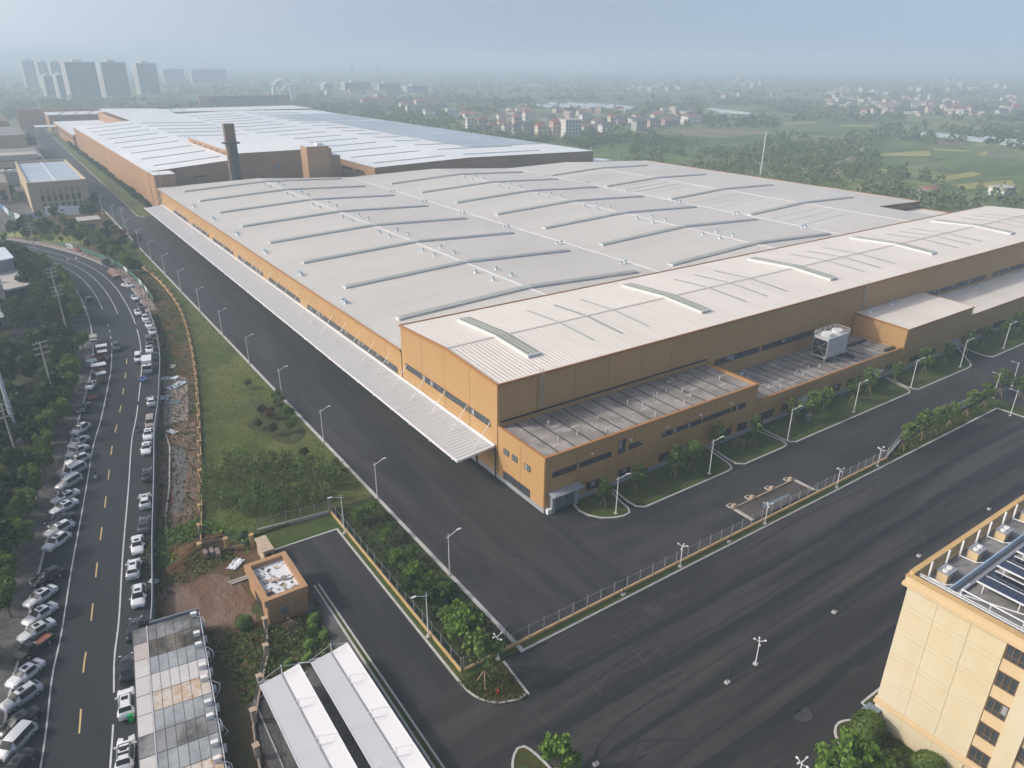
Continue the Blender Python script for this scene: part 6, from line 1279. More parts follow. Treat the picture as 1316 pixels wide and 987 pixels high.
# ================================================================== vegetation
def quads(name, P, S, mt, seed, up=0.35):
    """a mesh of small leaf-clump faces at points P with half-sizes S"""
    r = np.random.default_rng(seed); n = len(P); N = r.normal(size=(n,3)); N[:,2] += up; N /= np.linalg.norm(N,axis=1)[:,None]
    A = np.cross(N, r.normal(size=(n,3))); A /= np.linalg.norm(A,axis=1)[:,None]; B = np.cross(N, A); S = np.asarray(S).reshape(-1,1)
    w = r.uniform(.55,1.0,size=(n,1)); V = np.stack([P-A*S-B*S*w*.5, P+A*S*.3-B*S*w, P+A*S+B*S*w*.5, P-A*S*.3+B*S*w], 1).reshape(-1,3)
    me = bpy.data.meshes.new(name); me.vertices.add(n*4); me.vertices.foreach_set('co', V.ravel()); me.loops.add(n*4); me.loops.foreach_set('vertex_index', np.arange(n*4)); me.polygons.add(n)
    me.polygons.foreach_set('loop_start', np.arange(n)*4); me.polygons.foreach_set('loop_total', np.full(n,4)); me.materials.append(mt); me.update(calc_edges=True); return me
def crown_points(seed, n, R, zc, H, clumps=16, spread=.34, hollow=.45):
    r = np.random.default_rng(seed); C = r.normal(size=(clumps,3)); C /= np.linalg.norm(C,axis=1)[:,None]; C *= r.uniform(hollow,.86,size=(clumps,1)); C[:,2] = np.where(C[:,2] < -.6, -C[:,2], C[:,2])
    idx = r.integers(0,clumps,n); D = r.normal(size=(n,3)); D /= np.linalg.norm(D,axis=1)[:,None]; P = C[idx]+D*spread*r.uniform(.5,1.0,size=(n,1))
    return P*np.array([R,R,H/2])+np.array([0,0,zc])
def tree_proto(seed, h, R, trunk, n, leaf, size, clumps=16, spread=.34, stakes=False, name='tree', tr=.14, lean=.0):
    t = thing(name, 'tree', 'tree'); H = h-trunk; rr = random.Random(seed)
    b = MB(); p = Vector((0,0,0)); top = Vector((lean,0,trunk+H*.45)); b.tube((0,0,-.1),(lean*.6,0,trunk),tr,tr*.72,7,False); b.tube((lean*.6,0,trunk),top,tr*.72,tr*.3,6)
    for k in range(6):
        a = rr.uniform(0,6.28); z0 = trunk*rr.uniform(.85,1.15); b.tube((lean*.6,0,z0),(lean*.6+R*.65*math.cos(a),R*.65*math.sin(a),z0+H*rr.uniform(.25,.55)),tr*.45,tr*.12,5)
    part('trunk', b, M['bark'], t)
    me = quads('crown', crown_points(seed,n,R,trunk+H/2,H,clumps,spread), rng.uniform(.6,1.25,n)*size, M[leaf], seed); c = new_obj('crown', me, t)
    if stakes:
        for k in range(3): a = k*2.1+.4; part('stake', MB().tube((math.cos(a)*.8,math.sin(a)*.8,0),(math.cos(a)*.08,math.sin(a)*.08,1.7),.045,.045,5), M['stake'], t)
    return proto(t)
def bush_proto(seed, R, n, leaf, size, sz=.9, name='clipped_bush'):
    t = thing(name, 'bush', 'bush'); r = np.random.default_rng(seed); D = r.normal(size=(n,3)); D /= np.linalg.norm(D,axis=1)[:,None]; D[:,2] = np.where(D[:,2] < -.55, -D[:,2], D[:,2]); P = D*R*r.uniform(.86,1.03,size=(n,1)); P[:,2] = P[:,2]*sz+R*sz*.75
    part('stem', MB().tube((0,0,-.1),(0,0,R*.9),.1,.06,6), M['bark'], t); new_obj('crown', quads('crown', P, r.uniform(.7,1.2,n)*size, M[leaf], seed, .0), t); 
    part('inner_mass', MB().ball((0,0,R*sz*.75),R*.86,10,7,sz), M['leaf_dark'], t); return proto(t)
T_ST = [tree_proto(100+k, 8.2, 2.9, 2.2, 1500, 'leaf_street', .33, 20, .30, tr=.16) for k in range(3)]
T_DK = [tree_proto(110+k, 8.8, 3.5, 1.8, 1700, 'leaf_dark', .38, 22, .30, tr=.2) for k in range(3)]
T_YG = [tree_proto(120+k, 6.3, 2.0, 1.7, 950, 'leaf_mid', .22, 16, .32, True, 'young_tree', .075) for k in range(4)]
T_BD = [tree_proto(130+k, 5.0, 2.0, 1.3, 1100, ('leaf_bright','leaf_mid')[k % 2], .22, 16, .32, False, 'bed_tree', .1) for k in range(4)]
T_RD = [tree_proto(140+k, 4.6, 1.9, 1.1, 1300, ('leaf_mid','leaf_dark','leaf_bright')[k], .19, 30, .26, False, 'round_tree', .09) for k in range(3)]
T_RU = tree_proto(150, 6, 2.4, 1.2, 700, 'leaf_red', .3, 14); T_BR = tree_proto(151, 3.2, 1.3, .6, 260, 'leaf_bare', .12, 14, .3, False, 'sparse_shrub', .05)
B_CL = [bush_proto(160+k, 1.6, 3000, 'leaf_mid', .13) for k in range(2)]; B_SM = [bush_proto(165+k, .75, 700, 'leaf_bright', .12) for k in range(2)]
def tr(P, loc, sc, label, cat='tree', group=None):
    return put(P, loc, random.uniform(0,6.28), (sc*random.uniform(.92,1.08), sc*random.uniform(.92,1.08), sc), label, cat, group)
# young trees along the annexes
YT = [(775.6,649.4),(815.8,633),(866,613),(888,603),(920,580),(967,570),(1018,545),(1057,530),(1094,517),(1116,506),(1149,494),(1186,480),(1213,467),(1240,455),(1262,446),(1290,436),(1040,540),(1308,428)]
YT.sort()
for k, (px, py) in enumerate(YT):
    x, yy = G(px, py); tr(T_YG[k % 4], (x, min(yy,80.8), .12), random.uniform(.9,1.12), f'young staked tree on the annex lawns, {ordn(k)} from the left', 'tree', 'young trees along the annexes')
x, yy = G(946,585); tr(T_BR, (x, 77.5, .12), 1.25, 'leafless pinkish shrub on the annex lawn near the middle', 'shrub')
for k, (px, py) in enumerate([(1159,579),(1183,565),(1200,558),(1218,550),(1241,535),(1262,524),(1284,508),(1310,512)]):
    x, yy = G(px, py); tr(T_YG[(k+1) % 4], (x, yy, .1), random.uniform(.95,1.15), f'young tree in the verge by the concrete-based fence at right, {ordn(k)} from the left', 'tree', 'young trees by the right fence')
# planted strip between the works road and the lower road
BED = [(461,674,T_RD[2],.72),(480,668,T_BD[1],.7),(498,700,T_BD[0],.62),(505,690,T_BD[3],.55),(514,736,T_BD[0],.85),(531,722,T_BD[1],.6),(537,757,T_BD[2],.95),(523,772,T_RD[1],.9),(552,762,T_BD[1],.75),(560,797,T_RD[1],1.15),(540,775,T_BD[3],.7),(578,812,T_BD[3],.8),(600,838,T_BD[0],1.35),(588,826,T_BD[2],1.2),(545,800,T_RD[0],.55),(570,770,T_BD[2],.6)]
for k, (px, py, P, s) in enumerate(sorted(BED, key=lambda q: q[1])):
    x, yy = G(px, py); x = min(max(x,35.3),41.6); tr(P, (x, yy, .09), s, f'ornamental tree in the planted strip beside the works road, {ordn(k)} from the far end', 'tree', 'trees in the planted strip')
x, yy = G(623,880); tr(T_YG[1], (x, yy, .13), 1.25, 'staked tree standing in the corner bed beside the hydrant')
# clipped bushes and trees at the bottom
for lab, loc, P, s in (('leafy tree on the small island at the bottom edge',(35.0,41.2),T_BD[0],1.25),('big bright tree cut by the bottom edge left of the office block',(57.5,23.6),T_BD[0],1.6),('second bright crown at the bottom edge beside the clipped bush',(60.5,22.0),T_BD[2],1.3)): tr(P, (*loc,.1), s, lab)
tr(B_CL[0], (67.2,26.0,.1), 1.25, 'large clipped ball bush at the foot of the office block corner', 'bush'); tr(B_CL[1], (68.0,19.6,.1), 1.1, 'clipped ball bush against the office wall at the bottom edge', 'bush')
b = MB(); r0 = np.random.default_rng(5); n = 1500; P = np.stack([r0.uniform(64.6,69.4,n), r0.uniform(12,25,n), r0.uniform(.3,.8,n)],1); o = new_obj('hedge_mass', quads('hedge_mass', P, r0.uniform(.1,.2,n), M['leaf_clip'], 6)); tag(o, 'low hedge filling the bed under the office wall', 'hedge')
# lawn groups, guard house shrubs
for k, (px, py, P, s) in enumerate([(319,500,T_RD[0],.55),(338,535,T_RD[1],.6),(347,540,T_RU,.5),(352,560,T_RD[1],.62),(374,556,T_RD[2],.62),(362,530,T_BD[1],.8),(372,540,T_BD[0],.7),(358,520,T_BD[3],.7),(333,552,T_RD[1],.5),(392,590,T_RD[1],.55),(432,605,T_RD[0],.6),(385,600,B_SM[0],1.0)]):
    x, yy = G(px, py); tr(P, (x, yy, .1), s, f'rounded shrub in the lawn planting, {ordn(k)} of the group around the dark bed', 'tree', 'lawn planting')
bd = smooth_line([G(335,556),G(318,548),G(330,530),G(322,515),G(345,520),G(380,538),G(392,560),G(370,572),G(335,556)], 1.5); e = MB(); e.sheet(bd[:-1], .14); struct('planting_bed', e, M['bed'])
for k, (px, py, P, s, lab) in enumerate([(315,806,B_CL[0],.75,'yellow-green shrub on the mud in front of the gatehouse'),(377,822,T_BR,1.1,'sparse leafless shrub beside the gatehouse'),(404,800,B_SM[0],1.15,'bright round shrub nearest the gatehouse corner'),(402,812,B_SM[1],1.0,'second bright round shrub below the gatehouse'),(417,820,B_SM[0],.95,'bright shrub by the paved path below the gatehouse'),(398,832,B_SM[1],1.0,'middle bright shrub below the gatehouse'),(396,850,B_SM[0],1.05,'bright shrub just above the right car port'),(372,856,B_SM[1],.9,'small bright shrub above the left car port'),(312,690,B_CL[1],.55,'dark shrub left of the gate pier'),(320,700,B_CL[0],.5,'lower dark shrub left of the gate pier')]):
    x, yy = G(px, py); tr(P, (x, yy, .0), s, lab, 'shrub')
# sapling thicket at the foot of the lawn
r1 = np.random.default_rng(21); P = []; b = MB()
poly = [G(262,612),G(300,596),G(345,592),G(395,600),G(440,612),G(432,652),G(350,672),G(262,655)]
def inside(p, P_):
    c = False; n = len(P_)
    for i in range(n):
        a, q = P_[i], P_[(i+1) % n]
        if (a[1] > p[1]) != (q[1] > p[1]) and p[0] < (q[0]-a[0])*(p[1]-a[1])/(q[1]-a[1])+a[0]: c = not c
    return c
k = 0
while k < 330:
    p = (r1.uniform(12,42), r1.uniform(100,145))
    if not inside(p, poly): continue
    h = r1.uniform(2.6,4.4); b.tube((p[0],p[1],0),(p[0]+r1.uniform(-.15,.15),p[1],h),.035,.015,4,False); m_ = 34; k += 1
    P.append(np.stack([p[0]+r1.normal(0,.34,m_), p[1]+r1.normal(0,.34,m_), r1.uniform(.9,h+.3,m_)],1))
o = new_obj('sapling_thicket', None); tag(o, 'dense thicket of thin saplings at the foot of the sloping lawn', 'thicket'); o['kind'] = 'stuff'
part('stems', b, M['bark'], o, kind='stuff'); P = np.concatenate(P); new_obj('leaves', quads('leaves', P, r1.uniform(.1,.22,len(P)), M['leaf_mid'], 3), o)['kind'] = 'stuff'
# grass tufts and weeds roughening the lawn, waste ground and verges
def tufts(name, label, n, poly_, s0, s1, mt, seed, zmax=.3):
    r = np.random.default_rng(seed); xs = [p[0] for p in poly_]; ys_ = [p[1] for p in poly_]; out = []
    while len(out) < n:
        p = (r.uniform(min(xs),max(xs)), r.uniform(min(ys_),max(ys_)))
        if inside(p, poly_): out.append((p[0],p[1],r.uniform(.05,zmax)))
    o = new_obj(name, quads(name, np.array(out), r.uniform(s0,s1,n), M[mt], seed, .6)); tag(o, label, 'grass'); o['kind'] = 'stuff'; return o
tufts('lawn_grass', 'short uneven grass of the long lawn beside the works road', 9000, [(14,106)]+offset(WALL,.6)+[(30,350),(42,400),(42,104)], .08, .2, 'leaf_mid', 31)
tufts('weeds', 'weeds on the waste ground behind the hoarding', 5000, [p for p in offset(SC,8.6) if 92 < p[1] < 330]+offset(WALL,-.6)[::-1], .08, .3, 'leaf_dark', 32, .5)
tufts('weeds', 'weeds round the soil mound and gatehouse', 1600, [G(205,690),G(255,668),G(310,690),G(320,712),G(290,690),G(255,690),G(225,730),G(200,735)], .1, .3, 'leaf_bright', 33, .9)
tufts('weeds', 'rough weeds between the gatehouse, car ports and site cabins', 3200, [(10.2,70.6),(9.8,84),(16.4,82),(18,81),(22.8,81),(24.6,84),(22.6,72.5),(18,71.5)], .08, .26, 'leaf_mid', 37, .5)
tufts('weeds', 'weeds on the slope of dug soil beside the street hoarding', 1500, [(6.5,97),(5.6,108),(11.5,118),(13.2,104),(18,99),(12,98)], .08, .24, 'leaf_mid', 38, .8)
tufts('corner_groundcover', 'leafy ground cover filling the corner bed', 1600, cb, .08, .16, 'leaf_clip', 34, .45)
tufts('bed_groundcover', 'low ground cover under the trees of the planted strip', 3500, [(34.6,60.5),(34.6,103),(42.2,103),(42.2,60.5)], .08, .25, 'leaf_dark', 35, .45)
tufts('verge_groundcover', 'low ground cover of the verge under the right-hand young trees', 2200, [(130,59.9),(141,62),(172,62),(172,59.1),(130,59.1)], .1, .22, 'leaf_clip', 36, .35)
# street trees on the left, then the darker mass behind
ST = []
_q = offset(SC, -10.6); _last = -99
for i_, p_ in enumerate(_q):
    if 74 < p_[1] < 345 and not 213 < p_[1] < 234 and p_[1]-_last > 6.4: ST.append((p_[0]+random.uniform(-.7,.7), p_[1])); _last = p_[1]+random.uniform(-.8,1.2)
for k, (px, py) in enumerate(ST):
    x, yy = px, py; tr(T_ST[k % 3], (x, yy, .1), random.uniform(.66,.92), f'bright street tree on the left pavement, {ordn(k)} up from the bottom', 'tree', 'street trees on the left pavement')
RT_ = [(165,352),(157,343),(150,336),(143,329),(134,322),(127,318),(117,312),(108,306),(96,300),(84,296)]
for k, (px, py) in enumerate(RT_):
    x, yy = G(px, py); tr(T_ST[(k+1) % 3], (x, yy, .1), random.uniform(.75,.95), f'street tree on the far pavement at the bend, {ordn(k)} from the near end', 'tree', 'street trees on the far pavement')
for k, (px, py, P, s) in enumerate([(178,316,T_RU,.9),(160,312,T_RU,1.0),(148,307,T_BD[1],1.2),(175,325,T_BD[3],.8),(140,300,T_DK[1],.7)]):
    x, yy = G(px, py); tr(P, (x, yy, .1), s, f'{"russet" if P is T_RU else "green"} garden tree by the far works gate, {ordn(k)} of five', 'tree', 'garden trees by the far gate')
r9 = random.Random(12); kk = 0
for i_ in range(0, len(SC)-1):
    yy_ = SC[i_][1]
    if not 262 < yy_ < 372: continue
    for d_ in (13.5, 19.0, 25.0):
        p_ = offset(SC, d_)[i_]
        if r9.random() < .42 and not (p_[0] > 35 and p_[1] < 330): tr((T_ST, T_DK, T_BD)[kk % 3][kk % 3], (p_[0]+r9.uniform(-1,1), p_[1]+r9.uniform(-1,1), 0), r9.uniform(.5,.8), f'tree in the belt outside the far street bend, {ordn(kk)} from the near end', 'tree', 'trees outside the far bend'); kk += 1
SD = offset(SC, -13.5); r2 = random.Random(8); k = 0; cand = []
for i in range(0, len(SC)-1):
    yy = SC[i][1]
    if not 78 < yy < 350 or 214 < yy < 233: continue
    for d in (1.2, 6.0, 11.5, 17.5, 24.0):
        if r2.random() < (.6 if d < 9 else .42) and (d < 15 or yy < 235): p = offset(SC, -13.2-d)[i]; cand.append((p[0]+r2.uniform(-1.5,1.5), p[1]+r2.uniform(-1.5,1.5)))
keep = []
for p in cand:
    if all(math.dist(p, q) > 4.0 for q in keep): keep.append(p)
def in_view(x, yy, m_=60):
    v = Vector((x, yy, 4-CAM_H)); z = v.dot(FW)
    return z > 5 and abs(FPX*v.dot(RT)/z) < CX+m_ and abs(FPX*v.dot(UP)/z) < CY+m_
keep.sort(key=lambda p: p[1])
keep = [p for p in keep if in_view(*p) and not (255 < p[1] < 300 and p[0] < -2) ]
for k, p in enumerate(keep): tr(T_DK[k % 3], (p[0],p[1],-.1), r2.uniform(.75,1.05), f'dark tree in the belt left of the street, {ordn(k)} up from the bottom', 'tree', 'dark trees left of the street')
# hedge along the far hall, trees round the tan office
for k in range(46):
    yy = 408+k*8; tr(T_DK[k % 3], (61.8+random.uniform(-.5,.5), yy, .1), random.uniform(.42,.6), f'small dark tree along the north hall wall, {ordn(k)} from the near end', 'tree', 'hedge trees along the north hall')
for k, (px, py) in enumerate([(108,278),(113,272),(120,268),(124,262),(118,280),(128,272),(15,255),(25,262),(8,262),(40,290),(30,296),(52,300),(66,297),(74,302),(20,305),(8,312),(36,308),(52,283),(72,283),(82,286)]):
    x, yy = G(px, py); tr((T_DK,T_ST)[k % 2][k % 3], (x, yy, -.1), random.uniform(.5,.9), f'tree near the tan office, {ordn(k)} of the scattered group', 'tree', 'trees near the tan office')

# ================================================================== village and far buildings
HW = [mat('house_white',(.62,.60,.57),.8,.12,.3), mat('house_cream',(.58,.50,.40),.8,.12,.3), mat('house_pink',(.50,.38,.33),.8,.12,.3), mat('house_grey',(.38,.38,.37),.8,.12,.3)]
HR = [mat('roof_red',(.27,.11,.085),.8,.2,.4), mat('roof_dark',(.10,.10,.105),.8,.2,.4), mat('roof_rust',(.20,.12,.09),.8,.2,.4), mat('roof_flat',(.42,.41,.39),.8,.15,.4)]
NW = ['white','cream','pink','grey']; NR = ['red','dark','rust-brown','flat pale']
def house(px0, px1, pt, pb, wi, ri, label, group='village houses beyond the white halls', rz=None):
    x, yy = G((px0+px1)/2, pb); z = depth(x, yy); w = (px1-px0)*z/FPX; h = max(4.5,(pb-pt)*z/FPX*.98); d = max(8, min(w*.8, 16)); rz = -YAW*.8+.25 if rz is None else rz
    t = thing('house', label, 'house', (x, yy, -.2), rz, group); w *= .9; flat = ri == 3; hr = 0 if flat else min(3.2, h*.28); hw = h-hr
    lpart = lambda n_, mb, mt, par=t: part(n_, mb, mt, par, local=True)
    lpart('wall', MB().box(-w/2,0,0,w/2,d,hw), HW[wi])
    if flat: lpart('roof', MB().box(-w/2-.4,-.4,hw,w/2+.4,d+.4,hw+.5), HR[3])
    else: lpart('roof', MB().add([(-w/2-.5,-.5,hw),(w/2+.5,-.5,hw),(w/2+.5,d+.5,hw),(-w/2-.5,d+.5,hw),(-w/2+w*.12,d/2,hw+hr),(w/2-w*.12,d/2,hw+hr)], [(0,1,5,4),(1,2,5),(2,3,4,5),(3,0,4),(0,3,2,1)]), HR[ri])
    b = MB(); nf = max(1,int(hw/3.2)); nw = max(2,int(w/3.2))
    for f in range(nf):
        for q in range(nw): xx = -w/2+(q+.5)*w/nw; b.box(xx-.65,-.08,f*hw/nf+.9,xx+.65,0,f*hw/nf+2.5)
        for q in range(2): yq = (q+.5)*d/2; b.box(-w/2-.08,yq-.6,f*hw/nf+.9,-w/2,yq+.6,f*hw/nf+2.5)
    o = lpart('window_rows', b, M['glass']); o['kind'] = 'stuff'; return t
VH = [(464,510,126,139,1,0,'long cream house with red roof, leftmost of the village'),(533,571,127,140,1,2,'broad tan village building with brown roof'),(515,531,131,138,0,2,'small white house beside the broad tan building'),(523,535,133,144,0,1,'white gabled house before the broad tan building'),(546,561,138,153,0,1,'tall white house right of the broad tan building'),(574,589,140,148,0,3,'small flat-roofed white house alone'),(588,600,136,144,1,0,'cream house with red roof behind the front row'),
 (596,619,144,153,0,0,'white house with red roof above the roof edge'),(600,611,152,168,0,3,'narrow white house close to the white hall roof'),(614,629,150,168,2,2,'pinkish house behind the narrow white one'),(629,642,158,172,0,2,'white house with brown roof at the hall roof edge'),(641,650,153,168,1,0,'narrow cream house with red roof'),(647,660,158,173,0,2,'white house with dark windows by the hall roof edge'),(660,672,147,160,2,0,'pink house with red roof in the second row'),(674,688,142,155,0,0,'white house with red roof at the back of the village'),
 (660,669,160,175,3,1,'grey narrow house at the front of the village'),(671,688,159,175,3,1,'grey twin house with dark roof'),(690,704,158,177,1,0,'cream tall house with red roof in the front row'),(709,725,153,177,2,0,'pink five-storey block with red roof'),(724,749,155,178,0,3,'white five-storey block with rows of windows, largest in the village'),(747,760,145,155,0,1,'white house with stepped gable behind the big block'),(763,777,153,163,0,2,'white house right of the big block'),(772,788,157,173,0,1,'white pointed house with dark roof'),
 (783,793,147,165,1,0,'narrow orange-cream house with red roof right of the pointed one'),(792,808,152,160,2,1,'low dark-roofed pink house'),(748,772,160,170,3,2,'grey-brown low house right of the big block'),(816,833,153,168,3,1,'grey gabled terrace end house'),(833,851,152,163,2,1,'dark terrace house, second of the right terrace'),(852,873,152,162,2,2,'brown terrace house, third of the right terrace'),(881,904,147,160,0,2,'white-fronted terrace end house at the right'),(862,882,150,158,1,1,'cream terrace house between brown and white ones'),(640,656,146,154,0,2,'white house at the back left of the village'),(700,716,147,154,3,1,'small grey house behind the red-roofed tall house'),(560,575,130,138,3,2,'grey shed-like house behind the tan building')]
for v in VH: house(*v)
r3 = random.Random(4); SP = []
for n, (xa, xb, ya, yb) in ((92,(1062,1314,126,150)),(22,(1050,1190,114,123)),(14,(800,880,112,118)),(14,(1200,1316,106,118)),(8,(935,1000,105,113)),(14,(400,560,118,126)),(10,(900,1010,120,128)),(34,(560,800,140,156)),(22,(800,910,146,160))):
    for k in range(n):
        px = r3.uniform(xa,xb); pb = r3.uniform(ya,yb); w = r3.uniform(5,11)*(1.15 if pb > 138 else 1); SP.append(1); house(px-w/2, px+w/2, pb-r3.uniform(3.5,7)*(1.35 if pb > 138 else 1), pb, r3.choice((0,0,1,1,2)), r3.choice((0,0,1,2,3)), 'tiny hazy house of the distant villages', 'houses of the distant villages', r3.uniform(-.9,.5))
fl_mat = mat('tower_front',(.07,.115,.17),.5,.1,.05); sl_mat = mat('tower_slab',(.18,.225,.27),.8,.1,.05); fl2 = mat('tower_side',(.55,.52,.48),.8,.08,.05)
def tower(px0, px1, pt, pb, d, rz, label, group='apartment towers in the haze', slabm=None, far=None):
    x, yy = G((px0+px1)/2, pb)
    if far: x, yy = x*far, yy*far
    z = depth(x, yy); w = (px1-px0)*z/FPX*.92; h = 70+(79.2-pt)*z/FPX
    t = thing('apartment_tower', label, 'apartment tower', (x, yy, -.2), rz, group); lpart = lambda n_, mb, mt, par=t: part(n_, mb, mt, par, local=True)
    lpart('core', MB().box(-w/2,0,0,w/2,d,h), fl2); nf = int(h/3.1); b = MB()
    b.box(-w/2+1,-.5,2,w/2-1,0,h-2); lpart('glazed_front', b, fl_mat); b = MB()
    for f in range(nf): b.box(-w/2+.5,-1.3,3+f*3.05,w/2-.5,-.5,3.5+f*3.05)
    o = lpart('balcony_slabs', b, sl_mat); o['kind'] = 'stuff'; b = MB()
    for q in range(1, int(w/9)): b.box(-w/2+q*9-.4,-1.4,0,-w/2+q*9+.4,-.5,h)
    lpart('pier', b, sl_mat); lpart('roof_house', MB().box(-w*.2,3,h,w*.1,d-3,h+3.5), fl2); b = MB()
    for f in range(nf): b.box(-w/2-.1,d*.3,3+f*3.05,-w/2,d*.6,4.7+f*3.05)
    o = lpart('side_windows', b, fl_mat); o['kind'] = 'stuff'; return t
tower(92,133,82,128,17,.32,'widest nearest apartment tower slab, third main slab from the right'); tower(136,171,82,125,17,.32,'middle apartment tower slab of the three broad ones'); tower(180,209,83,121,17,.32,'right apartment tower slab of the three broad ones')
tower(61,74,98,124,14,.32,'lower tower with bright end wall in front of the leftmost cluster'); tower(78,92,97,127,14,.32,'lower tower with bright end wall left of the widest slab')
tower(37,57,81,118,16,.3,'leftmost tall apartment tower, dim in the haze', far=1.15); tower(56,74,82,118,16,.3,'tall tower second from the left, behind the low bright ones', far=1.12); tower(72,90,82,118,16,.3,'tall tower third from the left, behind the widest slab', far=1.1)
tower(211,240,90,108,16,.2,'lower far apartment slab right of the towers'); tower(246,296,90,108,16,.2,'long far apartment slab with many bays, farthest right')
wb_ = [(440,482,104,118,'left half of the long white far building'),(484,517,105,118,'right half of the long white far building'),(519,554,108,118,'white far building with bright end, right of the long one'),(416,428,106,116,'small grey far building left of the long white one'),(346,360,130,137,'low grey far building left of the arch gate')]
for a, c, t_, b_, lb in wb_: tower(a, c, t_, b_, 20, .1, lb, 'long white buildings in the haze')
# tall advertising signs, arch gate, pylons
for px, py, h, lb in ((435,139,34,'tall white billboard pole, left of the two above the white halls'),(482,139,34,'tall white billboard pole, right of the two above the white halls')):
    x, yy = G(px, py); t = thing('billboard', lb, 'billboard', (x, yy, 0)); part('pole', MB().tube((x,yy,0),(x,yy,h),.7,.5,8), M['concrete'], t); part('panel', MB().rbox((x,yy,h+4),(8,2,13),-YAW), M['white_metal'], t)
x, yy = G(364,131); ag = thing('arch_gate', 'white winged arch gate standing far behind the orange office', 'arch', (x, yy, 0), -.55); z = depth(x, yy); W = 11*z/FPX
lp('arch', MB().poly_tube([(W*1.12,0,0)]+[(W*math.cos(t), 0, W*1.0+W*1.35*math.sin(t)) for t in [math.pi*j/14 for j in range(15)]]+[(-W*1.12,0,0)], W*.19, 8), 'white_metal', ag); lp('wing', MB().poly_tube([(-W*1.3,0,W*1.95),(-W*.6,0,W*1.75),(0,0,W*1.15),(W*.6,0,W*1.75),(W*1.3,0,W*1.95)], W*.17, 8), 'white_metal', ag); lp('crown_beam', MB().poly_tube([(W*.55*math.cos(t), 0, W*1.75+W*.5*math.sin(t)) for t in [math.pi*j/8 for j in range(9)]], W*.07, 6), 'white_metal', ag)
def pylon(px, py, h, label):
    x, yy = G(px, py); t = thing('pylon', label, 'pylon', (x, yy, 0), .3); b = MB(); w = h*.09
    for sx in (-1,1):
        for sy in (-1,1): b.beam((sx*w,sy*w,0),(sx*w*.15,sy*w*.15,h),.35)
    for k in range(7):
        f0, f1 = 1-.85*k/7, 1-.85*(k+1)/7; z0, z1 = h*k/7, h*(k+1)/7
        for sy in (-1,1): b.beam((-w*f0,sy*w*f0,z0),(w*f1,sy*w*f1,z1),.18); b.beam((w*f0,sy*w*f0,z0),(-w*f1,sy*w*f1,z1),.18)
    lp('lattice', b, 'steel', t)
    for z in (.72,.84,.95): lp('cross_arm', MB().beam((-w*1.6,0,h*z),(w*1.6,0,h*z),.4), 'steel', t)
for k, (px, py, h) in enumerate(((404,138,42),(8,150,40),(455,118,60),(487,118,62),(905,125,35),(568,128,38))): pylon(px, py, h, f'hazy lattice pylon, {ordn(sorted([404,8,455,487,905,568]).index(px))} from the left')
# poly-tunnel greenhouses
for k, (px, py, w, l) in enumerate(((700,137,9,120),(725,136,9,140),(750,136,9,140),(775,137,9,120),(800,138,9,100),(930,143,9,90),(945,145,9,90),(1225,178,8,80),(1245,179,8,90),(1262,181,8,90),(1300,183,10,60),(1312,188,10,50),(690,111,12,180),(740,112,12,160))):
    x, yy = G(px, py); t = thing('greenhouse', f'pale polytunnel greenhouse in the fields, {ordn(k)} counted from the village eastwards', 'greenhouse', (x, yy, -.2), 1.25 if k < 16 else .9, 'polytunnel greenhouses')
    lp('skin', MB().add([(-l/2+i*l, w/2*math.cos(a), 3.4*math.sin(a)) for i in (0,1) for a in [math.pi*j/8 for j in range(9)]], [(j,j+1,10+j,9+j) for j in range(8)]+[tuple(range(9)), tuple(range(9,18))[::-1]]), 'poly_film', t); lp('base_rail', MB().box(-l/2,-w/2-.1,0,l/2,-w/2,.5), 'concrete', t)
# red-roofed shed beyond the hall corner
house(1190,1212,243,250,3,0,'grey shed with red roof just beyond the low hall corner','sheds east of the works'); house(1284,1312,244,252,0,3,'long pale shed beyond the south hall roof','sheds east of the works')

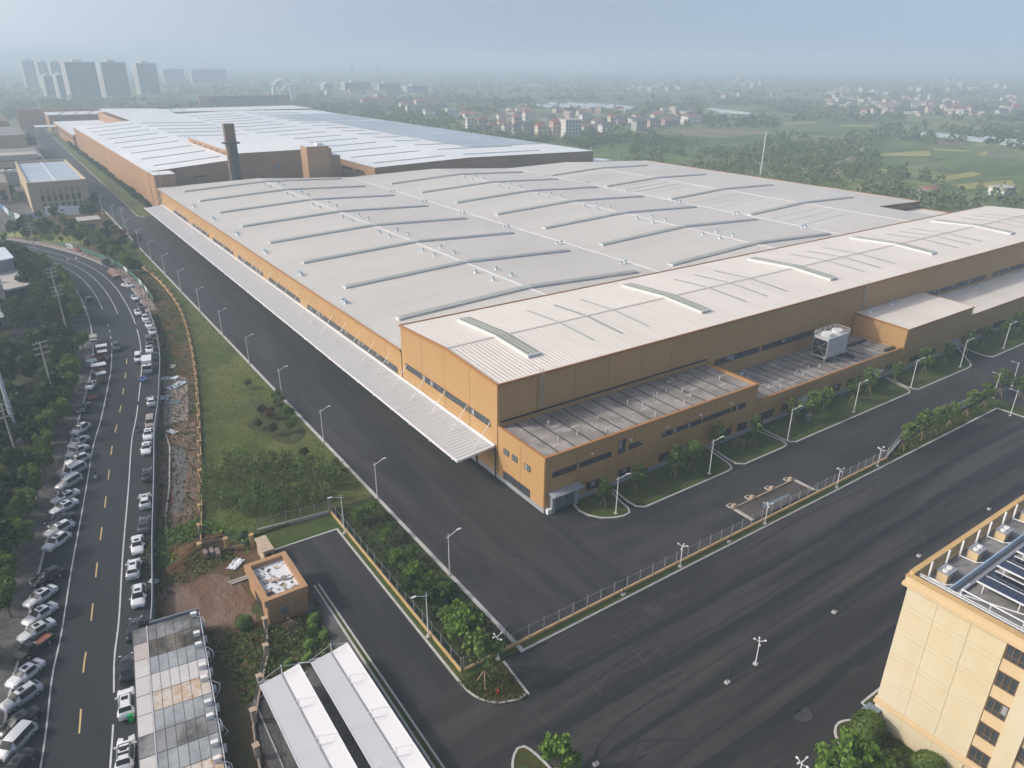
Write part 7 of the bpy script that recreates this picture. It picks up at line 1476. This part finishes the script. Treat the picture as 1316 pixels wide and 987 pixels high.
# ================================================================== distant woodland (one mass)
BLOCK = [[(34,60),(372,60),(372,1016),(40,1016),(34,440)], [(-170,395),(60,395),(60,1000),(-170,1000)]]
FREE = [[G(*p) for p in P] for P in ([(1128,190),(1260,186),(1310,232),(1240,246),(1196,232),(1128,222)],[(1000,155),(1130,158),(1130,172),(995,172)],[(900,182),(970,182),(970,194),(900,196)],[(690,128),(830,130),(830,143),(690,140)],[(915,138),(970,139),(970,150),(915,150)])]
HOUSES = np.array([(o.location.x, o.location.y, max(16, 0.014*o.location.length)) for o in bpy.data.objects if o.parent is None and o.get('category') in ('house','apartment tower','greenhouse')])
def wood(n, dmin, dmax, per, size, R, H, thr, seed):
    r = np.random.default_rng(seed); a = r.uniform(-.66,.68,n)+YAW; d = np.sqrt(r.uniform(dmin**2,dmax**2,n)); X = np.sin(a)*d; Y = np.cos(a)*d
    f = np.sin(X*.017+1.3*np.sin(Y*.011))+np.sin(Y*.021+1.1*np.sin(X*.013+2))+.8*np.sin((X+Y)*.043)+.6*np.sin((X-Y)*.067+1)+r.normal(0,.5,n); ok = f > thr
    for P in BLOCK+FREE:
        xs = np.array([p[0] for p in P]); ys_ = np.array([p[1] for p in P]); c = np.zeros(n,bool)
        for i in range(len(P)):
            j = (i+1) % len(P)
            with np.errstate(divide='ignore', invalid='ignore'): t = (xs[j]-xs[i])*(Y-ys_[i])/(ys_[j]-ys_[i])+xs[i]
            c ^= ((ys_[i] > Y) != (ys_[j] > Y)) & (X < t)
        ok &= ~c
    for hx, hy, hr in HOUSES: ok &= (X-hx)**2+(Y-hy)**2 > hr**2
    ok &= ~((X < 48) & (Y < 395)); X = X[ok]; Y = Y[ok]; m_ = len(X); s = r.uniform(.6,1.25,m_)
    D = r.normal(size=(m_,per,3)); D /= np.linalg.norm(D,axis=2)[:,:,None]; D *= r.uniform(.55,1.0,size=(m_,per,1)); D[:,:,2] = np.abs(D[:,:,2]+.15)
    P = np.stack([X,Y,np.full(m_,.5)],1)[:,None,:]+D*np.array([R,R,H])*s[:,None,None]; P = P.reshape(-1,3)
    return P, (r.uniform(.7,1.2,len(P))*size*np.repeat(s,per))
WP = [wood(2900,330,760,64,.85,4.2,7.4,-.05,41), wood(7600,760,1600,24,1.8,5.0,7.0,.15,42), wood(12000,1600,5200,9,4.2,8.0,7.0,.3,43)]
P = np.concatenate([q[0] for q in WP]); S = np.concatenate([q[1] for q in WP])
o = new_obj('distant_woodland', quads('distant_woodland', P, S, M['leaf_far'], 44, .5)); o['kind'] = 'stuff'; o['label'] = 'hazy patchwork of woods and scrub reaching to the horizon'; o['category'] = 'woodland'
drop_protos()

# ================================================================== haze
hz = MB(); hz.box(-42000,-42000,-1.3,42000,42000,96.0); hm = bpy.data.materials.new('haze_air'); hm.use_nodes = True; N = hm.node_tree.nodes; N.remove(N['Principled BSDF'])
pv = N.new('ShaderNodeVolumePrincipled'); pv.inputs['Color'].default_value = (0.73, 0.91, 1.0, 1); pv.inputs['Density'].default_value = HAZE_DENSITY; pv.inputs['Anisotropy'].default_value = 0.05
hm.node_tree.links.new(pv.outputs[0], N['Material Output'].inputs['Volume']); o = new_obj('haze', hz.mesh('haze', hm)); o['kind'] = 'stuff'
